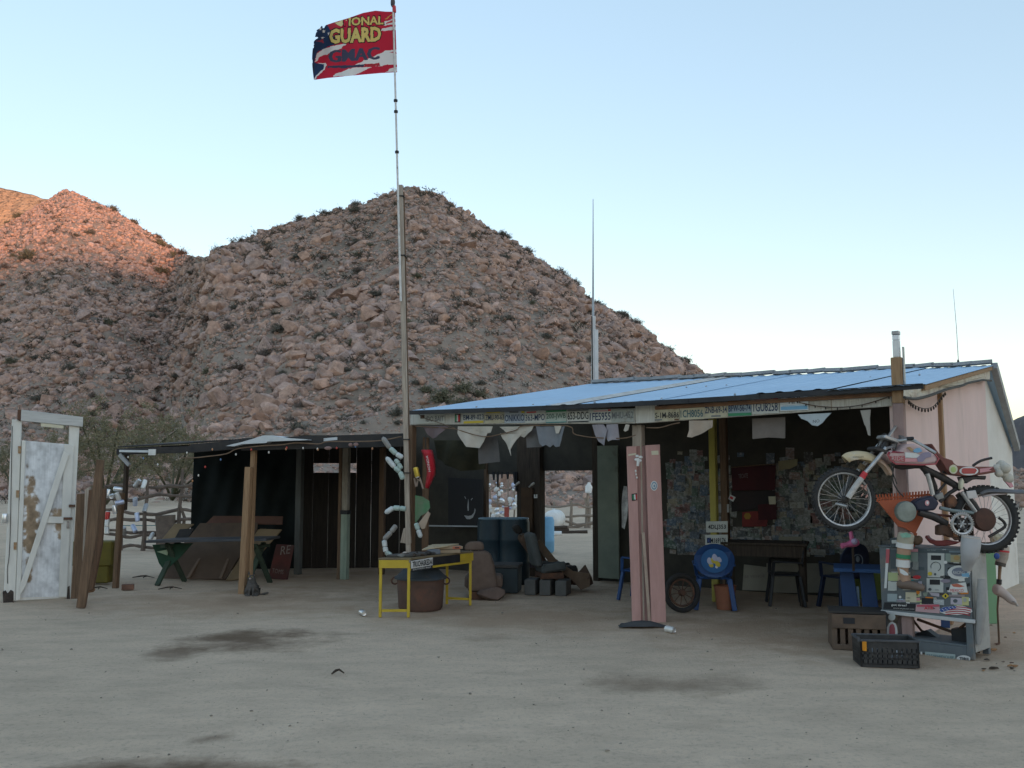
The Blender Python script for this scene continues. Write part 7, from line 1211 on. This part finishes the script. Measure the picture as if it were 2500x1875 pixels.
MB().bar(bq(725, 812, .18), bq(1290, 768, .18), .012, .02, side=(0, 1, 0)).build('tine_bridge', ORP, rk)
MB().tube([bq(1125, 1150, .18), bq(1100, 1290, .2)], .018, 8).build('socket', ORP, rk, True)
# ================================================================ STICKER COVERED STAND
ka, kb = G(2156, 1582), G(2378, 1612); kc = G(2402, 1580); dK = (kb - ka); wK = dK.length; dK.normalize(); nK = V(dK.y, -dK.x, 0); nK = nK if nK.y < 0 else -nK; dS = (kc - kb); dS = -nK * max(.34, dS.length)
KH = ONP(2170, 1336, ka, nK).z; KM = ONP(2260, 1506, ka, nK).z
stand = thing('sticker_stand', 'grey metal cabinet stand plastered with stickers under the motorcycle', 'cabinet', tuple((ka + kb) / 2)); KGR = mat('grey enamel', (.14, .16, .17), (.105, .12, .13), 5, .6, .002, c3=(.2, .17, .14), sc3=4)
def K(f, z, off=0.0): return ka + dK * (wK * f) + nK * off + up1 * z
def KP(px, py, off=.004): return ONP(px, py, ka + nK * off, nK)
def kbox(f0, f1, z0, z1, d0, d1, nm, m=KGR, bev=.004, **k): p = [K(f0, z0, -d0), K(f1, z0, -d0), K(f1, z1, -d0), K(f0, z1, -d0)]; return MB().prism(p, -nK * (d1 - d0)).build(nm, m, stand, bev=bev, **k)
DD = .42
kbox(0, 1, KM, KH, 0, DD, 'body'); kbox(0, .10, 0, KM - .002, 0, .05, 'leg'); kbox(.93, 1, 0, KM - .002, 0, .05, 'leg'); kbox(.0, .07, 0, KM - .002, DD - .05, DD, 'leg'); kbox(.93, 1, 0, KM - .002, DD - .05, DD, 'leg'); kbox(.10, .93, 0, .10, .0, .03, 'kick_board'); kbox(.07, .93, .10, .12, .0, DD, 'bottom_shelf'); kbox(1.002, 1.012, .06, KH - .02, .03, DD - .03, 'side_sheet', mat('dented side sheet', (.36, .35, .33), (.26, .26, .25), 5, .6, .006, c3=(.2, .14, .1), sc3=4))
kbox(-.01, 1.03, KM - .012, KM + .02, -.012, .02, 'ledge', mat('pale ledge strip', (.55, .55, .54), (.42, .42, .42), 6, .6)); kbox(-.01, 1.02, KH, KH + .012, -.01, DD, 'top', KGR)
q = MB(); q.tube([KP(2230, 1515, -.3), KP(2250, 1540, -.3), KP(2322, 1570, -.25)], .012, 6); q.build('brace_rod', RUST, stand); q = MB(); q.bar(KP(2240, 1512, -.2), KP(2330, 1545, -.2), .03, .02); q.bar(KP(2325, 1548, -.2), KP(2372, 1512, -.2), .03, .02); q.build('brace_bar', RUST, stand, kind='stuff')
MB().prism([KP(x, y, -.22) for x, y in ((2200, 1560), (2240, 1545), (2262, 1538), (2330, 1588), (2325, 1600), (2205, 1580))], -nK * .1).build('fallen_panel', BLACK, stand); MB().prism([KP(x, y, -.15) for x, y in ((2322, 1535), (2365, 1533), (2368, 1598), (2325, 1590))], -nK * .12).build('black_box', BLACK, stand)
zk = lambda x, y: (2140 + .1266 * x, 1300 + .1266 * y)
KS = [0]
def stick(pts, m, raw=False, nm='sticker', lift=0): KS[0] += 1; P = [KP(*(p if raw else zk(*p)), .004 + .0012 * (KS[0] % 3) + lift) for p in pts]; return MB().prism(P, nK * .0012).build(nm, m, stand)
def rect(x0, y0, x1, y1, m, sk=0.0, **k): return stick([(x0, y0), (x1, y0 + sk), (x1, y1 + sk), (x0, y1)], m, **k)
def ov(cx, cy, rx, ry, m, **k): return stick([(cx + rx * math.cos(a * .393), cy + ry * math.sin(a * .393)) for a in range(16)], m, **k)
def ltr(s, x0, y0, x1, y1, m, sk=0.0, lift=.009, **k): a = KP(*zk(x0, y0), lift); text(s, a, KP(*zk(x1, y0 + sk), lift) - a, KP(*zk(x0, y1), lift) - a, m, stand, **k)
GBE = flat('grey beige sticker', (.36, .37, .34)); SGR = flat('sage sticker', (.26, .31, .27)); MAR = flat('brown black sticker', (.07, .05, .045)); LGN = flat('pale lime sticker', (.45, .5, .26)); DKG = flat('slate sticker', (.08, .1, .11)); LIL = flat('lilac sticker', (.46, .42, .48)); OFFW = flat('off white sticker', (.52, .53, .5))
rect(190, 1185 - 120, 150 + 1, 1, PAPER) if False else None
stick([(190, 310), (250, 310), (195, 1075), (148, 1075)], PAPER); stick([(185, 320), (255, 320), (240, 590), (178, 590)], flat('red white strip', (.5, .12, .14)))
rect(270, 340, 420, 700, DKG); rect(640, 380, 800, 560, SGR, 6); rect(700, 560, 810, 720, mat('stone sticker', (.3, .31, .29), (.2, .21, .2), 20)); rect(660, 300, 800, 370, PINKP, 4); rect(810, 290, 1660, 390, DKG, 20); ltr('BAJA BUGGY', 980, 352, 1150, 328, flat('pale teal letters', (.4, .45, .45)), 4); ltr('1000', 1270, 340, 1340, 318, PAPER); rect(1400, 330, 1640, 385, mat('steel blue sticker', (.2, .25, .28), (.16, .2, .23)), 4)
rect(985, 385, 1310, 860, OFFW, 8); rect(1050, 440, 1245, 530, INK, 4); q = MB(); pts_ = [KP(*zk(1140 + 95 * math.cos(a * .35 - 3.5), 660 + 90 * math.sin(a * .35 - 3.5)), .008) for a in range(14)]; q.tube(pts_, .003, 5); q.build('dial_arc', DKG, stand); ov(1030, 795, 42, 38, YEL, lift=.003); ov(1130, 805, 24, 24, DKG, lift=.003)
rect(965, 880, 1290, 1150, OFFW, 6); rect(1025, 905, 1225, 1005, INK, 4); ov(1030, 1095, 32, 28, DKG, lift=.003); ltr('NON', 1130, 1118, 1200, 1095, DKG)
rect(1330, 400, 1430, 560, SGR, 6); rect(1430, 430, 1620, 570, flat('khaki sticker', (.40, .36, .22)), 4); ov(1545, 490, 60, 50, flat('ochre sticker', (.42, .28, .12)), lift=.003); stick([(1370, 585), (1650, 600), (1650, 640), (1400, 612)], INK); ov(1330, 575, 36, 30, PAPER)
ov(1590, 770, 220, 135, PAPER); ov(1600, 760, 150, 85, flat('blue grey print', (.2, .22, .28)), lift=.003); stick([(1640, 790), (1780, 780), (1790, 860), (1650, 850)], SKYB, lift=.004); ltr('RACING', 1480, 800, 1700, 740, PAPER, lift=.012)
stick([(1230, 840), (1310, 820), (1430, 850), (1420, 890), (1300, 895), (1235, 880)], INK); ov(1330, 935, 100, 36, flat('grey purple sticker', (.25, .22, .27)), lift=.002)
stick([(1430, 1000), (1720, 960), (1760, 1160), (1390, 1150)], PAPER); stick([(1440, 1000), (1560, 985), (1700, 1040), (1600, 1060), (1480, 1045)], flat('orange red print', (.5, .15, .1)), lift=.003); ltr('MEXICO', 1420, 1145, 1680, 1085, RED, 4, lift=.012)
rect(225, 770, 410, 930, LGN, 6); rect(410, 820, 660, 930, flat('peach sticker', (.5, .36, .25)), 4); ov(780, 860, 80, 36, RED); rect(220, 950, 390, 1120, OFFW); rect(560, 1150, 770, 1340, CREAM, 8); ltr('NORRA', 585, 1275, 655, 1245, INK, 3); ov(800, 1150, 36, 42, ORG)
rect(210, 1180, 400, 1330, flat('pale blue sticker', (.32, .38, .4)), 4); ov(455, 1245, 26, 26, PAPER); rect(370, 1290, 660, 1335, LIL, 6); ltr('SIERRA RAID', 385, 1328, 645, 1302, INK, 6)
stick([(890, 1165), (990, 1150), (970, 1230), (910, 1225)], SGR); stick([(1015, 1155), (1210, 1175), (1210, 1240), (1060, 1215)], LIL); rect(870, 1260, 1100, 1380, INK, 10); rect(1105, 1290, 1305, 1395, flat('mist sticker', (.38, .42, .44)), 6); ltr('NGK', 1125, 1345, 1290, 1305, PAPER, 4)
stick([(1260, 1225), (1330, 1170), (1400, 1225), (1330, 1280)], YEL); ov(1330, 1225, 18, 28, INK, lift=.003); rect(1395, 1195, 1700, 1235, flat('mauve strip', (.3, .25, .26)), 6); rect(1430, 1255, 1650, 1385, LIL, 10); ov(1520, 1320, 44, 36, DKG, lift=.003); rect(1645, 1240, 1780, 1400, flat('pale yellow sticker', (.52, .5, .24)), 8); ov(1705, 1300, 34, 40, GBE, lift=.003)
stick([(150, 1345), (750, 1375), (745, 1520), (130, 1470)], INK); ltr('got tires?', 285, 1425, 585, 1372, PAPER, 14, bold=.02); ltr('WWW.BAJARUNS.COM', 320, 1478, 730, 1448, OFFW, 22)
stick([(765, 1385), (1220, 1380), (1215, 1560), (750, 1520)], flat('rose sticker', (.52, .34, .36))); stick([(780, 1395), (1210, 1390), (1208, 1430), (778, 1432)], flat('red ragged print', (.5, .1, .14)), lift=.003); ltr('ATR', 920, 1485, 1100, 1430, RED, -4, lift=.012, bold=.03); stick([(1090, 1440), (1130, 1470), (1100, 1475)], INK, lift=.004)
r11 = random.Random(9); PAL = [OFFW, PAPER, GBE, PAPER, SGR, DKG, OFFW, LIL, CREAM, MAR, TEAL, PAPER, LGN, PINKP, INK, SKYB, ORG]
for k in range(95):
    x, y = r11.uniform(215, 1760), r11.uniform(395, 1370); w_, h_ = r11.choice(((60, 60), (110, 50), (150, 60), (70, 110), (90, 30), (180, 40)))
    if 960 < x + w_ and x < 1320 and y < 1160: continue
    sk = r11.uniform(-14, 14); stick([(x, y), (x + w_, y + sk), (x + w_ + 4, y + h_ + sk), (x + 3, y + h_)], r11.choice(PAL), lift=-.0025)
# waving stars and stripes oval sticker
fl_ = [(1215, 1480), (1290, 1440), (1420, 1425), (1560, 1408), (1700, 1425), (1830, 1480), (1850, 1530), (1760, 1570), (1560, 1590), (1350, 1580), (1230, 1540)]; stick(fl_, PAPER)
for k in range(4): y = 1428 + 42 * k; stick([(1400 if k < 2 else 1330, y + 16), (1560, y - 4), (1700, y + 8), (1826 - 8 * k, y + 36), (1826 - 8 * k, y + 54), (1700, y + 26), (1560, y + 14), (1400 if k < 2 else 1330, y + 34)], flat('flag red', (.42, .05, .07)), lift=.004)
stick([(1225, 1475), (1300, 1442), (1420, 1428), (1540, 1412), (1530, 1460), (1400, 1490), (1260, 1535), (1225, 1515)], BLUE, lift=.0065)
for k in range(9): ov(1270 + 32 * k - (k % 2) * 6, 1482 - 7 * k + (k % 2) * 22, 9, 9, PAPER, lift=.009)
# stickers lower down
zl = lambda x, y: (2040 + .1718 * x, 1480 + .1718 * y)
def low(pts, m, lift=.008, nm='sticker'): return MB().prism([KP(*zl(*p), lift) for p in pts], nK * .0015).build(nm, m, stand)
low([(1272, 645), (1702, 685), (1702, 772), (1272, 735)], flat('pale aqua strip', (.40, .48, .47))); a_ = KP(*zl(1290, 722), .012); text('GAS WAREHOUSE', a_, KP(*zl(1680, 757), .012) - a_, KP(*zl(1290, 675), .012) - a_, flat('teal grey ink', (.15, .22, .22)), stand, bold=.02)
low([(1818 + 100 * math.cos(t_ * .393), 745 + 48 * math.sin(t_ * .393)) for t_ in range(16)], PAPER); a_ = KP(*zl(1760, 768), .012); text('TIRII', a_, KP(*zl(1890, 778), .012) - a_, KP(*zl(1760, 722), .012) - a_, INK, stand, bold=.03); low([(1208, 645), (1232, 648), (1232, 735), (1208, 732)], PAPER)
low([(800 + 52 * math.cos(t_ * .393), 155 + 50 * math.sin(t_ * .393)) for t_ in range(16)], OFFW, .03); low([(728, 390), (730, 300), (760, 240), (805, 218), (850, 245), (878, 310), (880, 400)], PAPER, .03); low([(762, 396), (765, 300), (780, 262), (810, 248), (832, 270), (845, 320), (848, 400)], flat('old rose print', (.42, .12, .14)), .034)
# ================================================================ PLASTER CASTS, ARTIFICIAL LEGS AND OTHER TROPHIES ON THE STAND
YT2 = lambda px, py, off: KP(px, py, off)
zc2 = lambda x, y, off=.10: KP(2020 + .2411 * x, 1260 + .2411 * y, off)
PLS = mat('grubby plaster', (.52, .46, .40), (.42, .36, .31), 6, .9, .004, c3=(.3, .22, .17), sc3=4); FLS = mat('tan prosthetic skin', (.46, .29, .20), (.38, .24, .165), 5, .55)
t = thing('artificial_leg', 'artificial leg with stickers and a brown shoe hanging down the front of the stand', 'artificial leg', tuple(zc2(760, 720)))
MB().tube(catmull([zc2(800, 170), zc2(790, 230), zc2(775, 320)], 3), [.058, .07, .072, .072, .07, .066, .06][:7], 16).build('socket', mat('mottled tan socket', (.44, .33, .23), (.36, .42, .36), 4, .6), t, True)
MB().tube(catmull([zc2(778, 315), zc2(768, 420), zc2(765, 520), zc2(775, 600), zc2(790, 660)], 3), [.060, .060, .058, .056, .054, .052, .049, .046, .043, .040, .038, .037, .036], 16).build('shin', FLS, t, True)
MB().tube([zc2(770, 385), zc2(768, 425)], .062, 16).build('green_band', GREEN, t, True); MB().tube([zc2(767, 440), zc2(766, 515)], .060, 16).build('white_wrap', PAPER, t, True); MB().tube([zc2(785, 270), zc2(780, 320)], .074, 16).build('white_wrap', PAPER, t, True)
MB().tube(catmull([zc2(720, 705), zc2(760, 690), zc2(850, 700), zc2(930, 720), zc2(985, 735)], 3), [.028, .034, .040, .044, .044, .042, .040, .038, .036, .034, .032, .026, .014], 12).build('shoe', mat('dusty brown shoe', (.20, .15, .12), (.14, .10, .08), 6, .7), t, True)
MB().prism([zc2(x, y, .165) for x, y in ((730, 530), (770, 545), (815, 580), (822, 600), (780, 600), (740, 575))], nK * .003).build('round_badge', PAPER, t)
MB().prism([zc2(x, y, .185) for x, y in ((735, 180), (800, 165), (850, 190), (840, 215), (760, 220))], nK * .003).build('green_print', mat('mint print', (.3, .5, .4), (.2, .4, .3), 30), t)
q = MB(); q.ball(zc2(900, 245, -.02), (.06, .05, .045), 10, 7); q.ball(zc2(925, 235, -.02), (.035, .04, .035), 10, 7); solo('brown_boot', q, mat('brown leather', (.16, .10, .065), (.11, .07, .045), 6, .75), 'brown leather boot end standing behind the sticker covered artificial leg', 'boot', None, True)
q = MB().prism([zc2(x, y, .02) for x, y in ((630, 225), (705, 215), (708, 320), (640, 318))], -nK * .05); sbo = solo('small_box', q, DKG, 'small dark printed box at the left end of the stand top', 'box', bev=.004); q = MB().prism([zc2(x, y, .05) for x, y in ((650, 245), (700, 240), (702, 275), (655, 278))], nK * .003); o = q.build('box_label', OFFW, sbo)
# red crescent, rusty shoe
t = thing('red_fender_piece', 'red crescent shaped bit of plastic lying curved on the stand top', 'fender', tuple(zc2(1150, 300, -.1)))
MB().prism([zc2(x, y, -.08) for x, y in ((980, 215), (1000, 190), (1020, 225), (1070, 248), (1130, 250), (1200, 240), (1260, 255), (1330, 262), (1270, 290), (1180, 306), (1100, 302), (1030, 270))], -nK * .07).build('shell', mat('dark red plastic', (.26, .06, .055), (.2, .05, .045), 5, .6), t, bev=.008)
q = MB().prism([zc2(x, y, -.05) for x, y in ((1125, 110), (1200, 80), (1270, 150), (1320, 240), (1285, 250), (1260, 220), (1215, 215), (1180, 190), (1135, 190))], -nK * .06); solo('rusty_bracket', q, RUST, 'rusty iron bracket standing on the red curved plastic under the engine', 'bracket', bev=.006)
# white plaster cast
t = thing('plaster_cast', 'dirty white plaster leg cast hanging at the right front corner of the stand', 'plaster cast', tuple(zc2(1440, 560, .12)))
MB().tube(catmull([zc2(1455, 215, .14), zc2(1450, 300, .14), zc2(1440, 390, .14), zc2(1420, 470, .12), zc2(1410, 540, .1)], 3), [.075, .078, .08, .08, .078, .076, .072, .066, .060, .054, .048, .043, .038], 16).build('shell', mat('translucent grey plaster', (.42, .42, .43), (.34, .34, .35), 5, .6, .004), t, True); MB().ring(zc2(1455, 215, .14), zc2(1455, 215, .14) - zc2(1450, 300, .14), .07, .008, 20, 6).build('rim', PLS, t, True)
MB().tube(catmull([zc2(1560, 640, -.05), zc2(1560, 900, -.05), zc2(1530, 1300, -.05)], 4), [.03, .034, .04, .038, .042, .04, .036, .03, .02], 10).build('trailing_bandage', mat('grey bandage', (.36, .35, .34), (.28, .27, .26), 6, .9, .006), t, True)
# right artificial leg on a stick
gp = G(2434, 1490); zr2 = lambda x, y, d=0.0: AT(2020 + .2411 * x, 1260 + .2411 * y, 9.0 + d)
t = thing('artificial_leg', 'pale artificial leg with bare foot on a thin stick right of the stand', 'artificial leg', tuple(zr2(1725, 880))); 
MB().prism([zr2(x, y, -.05) for x, y in ((1690, 195), (1800, 180), (1870, 245), (1835, 300), (1710, 305))], V(0, .12, 0)).build('cuff', mat('cream cuff', (.52, .46, .32), (.44, .39, .27), 5, .7), t, bev=.02)
MB().tube([zr2(1770, 300), zr2(1768, 340), zr2(1765, 420), zr2(1758, 470), zr2(1750, 505)], [.062, .064, .058, .046, .026], 16).build('shin', PLS, t, True); MB().tube([zr2(1767, 345), zr2(1766, 362)], .066, 16).build('red_band', RED, t, True); MB().ball(zr2(1715, 405, -.06), (.03, .015, .03), 10, 6).build('blue_patch', BLUE, t, True); MB().tube([zr2(1755, 470), zr2(1748, 505)], .048, 14).build('dark_band', mat('dark strap', (.08, .07, .06), (.12, .1, .08), 8, .8), t, True)
MB().tube([zr2(1748, 505), zr2(1742, 600), zr2(1738, 700)], [.017, .014, .016], 10).build('pylon', mat('brown rod', (.3, .18, .1), (.2, .12, .07), 6, .6), t, True); MB().tube([zr2(1740, 640), zr2(1737, 690)], .024, 10).build('clamp', FRM, t, True)
MB().tube(catmull([zr2(1690, 735), zr2(1720, 745), zr2(1790, 790, -.02), zr2(1860, 850, -.05), zr2(1910, 885, -.07)], 3), [.034, .044, .05, .052, .05, .046, .043, .04, .038, .036, .033, .026, .014], 14).build('foot', mat('pinkish foot', (.48, .34, .28), (.50, .45, .42), 3, .6), t, True); q = MB()
for k in range(5): q.ball(zr2(1895 + 6 * k, 868 + 9 * k, -.10 + .025 * k), (.013, .016, .011), 8, 6)
q.build('toes', mat('pale toes', (.5, .45, .42), (.44, .39, .36), 6, .6), t, True)
q = MB().tube([zr2(1740, 690, .03), zr2(1722, 940, .03)], .009, 6); o = q.build('stick', W_MID, t)
for z_end in (0,): e = zr2(1722, 940, .03); MB().tube([e, V(e.x, e.y, 0)], .009, 6).build('stick', W_MID, t) if e.z > .01 else None
gb = AT(2410, 1480, 9.6); gbz = G(2412, 1485); Yg = 10.2
gbo = solo('mint_board', MB().prism([V(AT(2392, 1400, Yg).x, Yg, 0), V(AT(2431, 1400, Yg).x, Yg, 0), AT(2430, 1345, Yg), AT(2391, 1346, Yg)], V(0, .03, 0)), mat('mint green board', (.21, .37, .21), (.18, .32, .18), 2, .8, .002), 'mint green board leaning between the stand and the pale artificial leg', 'board', bev=.003)
q = MB().prism([AT(x, y, Yg - .02) for x, y in ((2392, 1347), (2406, 1346), (2405, 1356), (2392, 1358))], V(0, .015, 0)); q.build('orange_patch', flat('burnt orange patch', (.4, .14, .07)), gbo)
# ================================================================ CRATES
ca_, cb_ = G(2102, 1628), G(2246, 1632); ux = (cb_ - ca_); Lx = ux.length; ux.normalize(); uy = V(-ux.y, ux.x, 0); uy = uy if uy.y > 0 else -uy
HC = ONP(2170, 1565, ca_, -uy).z
crate = thing('milk_crate', 'black plastic milk crate standing upside up in front of the sticker stand', 'crate', tuple((ca_ + cb_) / 2 + uy * .15)); DC = .30; BKP = mat('scuffed black crate', (.028, .028, .03), (.05, .048, .046), 9, .55, .002)
def lattice(o, X, Lw, Hh, n, holes, nm, m=BKP, th=.014, par=crate):
    """crate side: posts and rails leaving real openings"""
    q = MB(); bar_ = lambda u0, u1, z0, z1: q.prism([o + X * u0 + up1 * z0, o + X * u1 + up1 * z0, o + X * u1 + up1 * z1, o + X * u0 + up1 * z1], n * th)
    bar_(0, Lw, Hh * .72, Hh); bar_(0, Lw, 0, Hh * .14)
    k = holes; 
    for i in range(k + 1): u = Lw * i / k; bar_(max(0, u - .0145), min(Lw, u + .0145), Hh * .14, Hh * .72)
    for z in (.33, .52): bar_(0, Lw, Hh * z - .008, Hh * z + .008)
    return q.build(nm, m, par)
lattice(ca_, ux, Lx, HC, uy, 12, 'front_side'); lattice(ca_ + uy * (DC - .014), ux, Lx, HC, uy, 12, 'back_side'); lattice(ca_, uy, DC, HC, ux, 7, 'end_side'); lattice(cb_ - ux * .014, uy, DC, HC, ux, 7, 'end_side')
MB().prism([ca_ + p + up1 * .02 for p in (V(0, 0, 0), ux * Lx, ux * Lx + uy * DC, uy * DC)], V(0, 0, .012)).build('bottom', BKP, crate)
for k in range(4): MB().bar(ca_ + up1 * HC + (uy * 0 if k == 0 else uy * DC if k == 1 else V(0, 0, 0) if k == 2 else ux * Lx), (ca_ + up1 * HC) + (ux * Lx if k == 0 else ux * Lx + uy * DC if k == 1 else uy * DC if k == 2 else ux * Lx + uy * DC), .022, .018).build('rim', mat('worn crate rim', (.09, .095, .10), (.06, .06, .065), 9, .5), crate, bev=.003)
MB().prism([ca_ + ux * .015 - uy * .004 + up1 * HC * z + ux * dx for dx, z in ((0, .62), (.035, .60), (.035, .96), (0, .98))], -uy * .006).build('reflector', mat('amber reflector', (.62, .26, .02), (.52, .2, .02), 20, .35), crate)
MB().prism([ca_ + p for p in (V(-.02, -.0, HC * .95), V(-.005, -.006, HC * .95), V(-.004, -.006, HC * 1.12), V(-.02, 0, HC * 1.16))], uy * .012).build('broken_corner', mat('worn crate rim', (.09, .095, .10)), crate)
r9 = random.Random(31)
for k in range(7): u = r9.uniform(.25, .85); p = ca_ + ux * Lx * u + uy * r9.uniform(.04, .2) + up1 * .032; L_ = .03; can(p + up1 * r9.choice((0.033, .1)), (r9.gauss(0, 1), r9.gauss(0, 1), r9.gauss(0, .3)), r9.choice((CAN, CANW, STEEL)), 'pale can lying inside the black milk crate', 'cans inside the milk crate')
# wooden crate behind it
wa = G(2033, 1585); YW = wa.y; WC = mat('old crate wood', (.15, .105, .075), (.085, .062, .048), 5, .9, .004); wcr = thing('wooden_crate', 'old slatted brown wooden crate standing left of the black milk crate', 'crate', (wa.x + .25, YW + .15, 0)); d3 = V(.93, -.22, 0).normalized(); n3 = V(.22, .93, 0).normalized(); HW = AT(2030, 1498, YW).z
for i in range(7): u = i / 6 * .42; MB().prism([wa + d3 * u, wa + d3 * (u + .045), wa + d3 * (u + .045) + up1 * (HW - .13), wa + d3 * u + up1 * (HW - .13)], n3 * .015).build('slat', WC, wcr, bev=.003)
for z0, z1 in ((HW - .13, HW), (0, .05)): MB().prism([wa - n3 * .014 + up1 * z0, wa + d3 * .47 - n3 * .014 + up1 * z0, wa + d3 * .47 - n3 * .014 + up1 * z1, wa - n3 * .014 + up1 * z1], n3 * .012).build('rail', WC, wcr, bev=.004)
MB().prism([wa + d3 * .0 + n3 * .016, wa + n3 * .38, wa + n3 * .38 + up1 * HW, wa + n3 * .016 + up1 * HW], d3 * .015).build('end_board', WC, wcr); MB().prism([wa + d3 * .457 + n3 * .016, wa + d3 * .457 + n3 * .38, wa + d3 * .457 + n3 * .38 + up1 * HW, wa + d3 * .457 + n3 * .016 + up1 * HW], d3 * .015).build('end_board', WC, wcr); MB().prism([wa + n3 * .38, wa + d3 * .47 + n3 * .38, wa + d3 * .47 + n3 * .38 + up1 * HW, wa + n3 * .38 + up1 * HW], n3 * .015).build('back_board', WC, wcr)
MB().prism([wa + p + up1 * HW for p in (V(-.02, 0, .002) + n3 * .02, d3 * .49 + n3 * .02, d3 * .49 + n3 * .4, n3 * .4)], V(0, 0, .02)).build('lid', mat('dark crate lid', (.035, .032, .03), (.05, .045, .04), 5, .8), wcr, bev=.003); MB().prism([wa - n3 * .016 + d3 * u + up1 * (HW - z) for u, z in ((.1, .03), (.2, .03), (.2, .085), (.1, .085))], -n3 * .003).build('hand_hole', INK, wcr)
# scattered litter on the right
r3 = random.Random(77)
for k in range(16): p = G(r3.uniform(2400, 2495), r3.uniform(1500, 1640)); q = MB(); a, f = LO[k % 8]; s = r3.uniform(.012, .03); q.add([p + V(*(x * s * np.array([1.6, 1, .5]))) + up1 * s * .3 for x in a], [tuple(t_) for t_ in f]); solo('litter_scrap', q, r3.choice((mat('orange brown scrap', (.4, .22, .1), (.3, .16, .08), 9, .9), W_DARK, W_MID, RUST)), 'small brown scrap of litter on the sand right of the stand', 'litter', 'litter right of the stand', True)
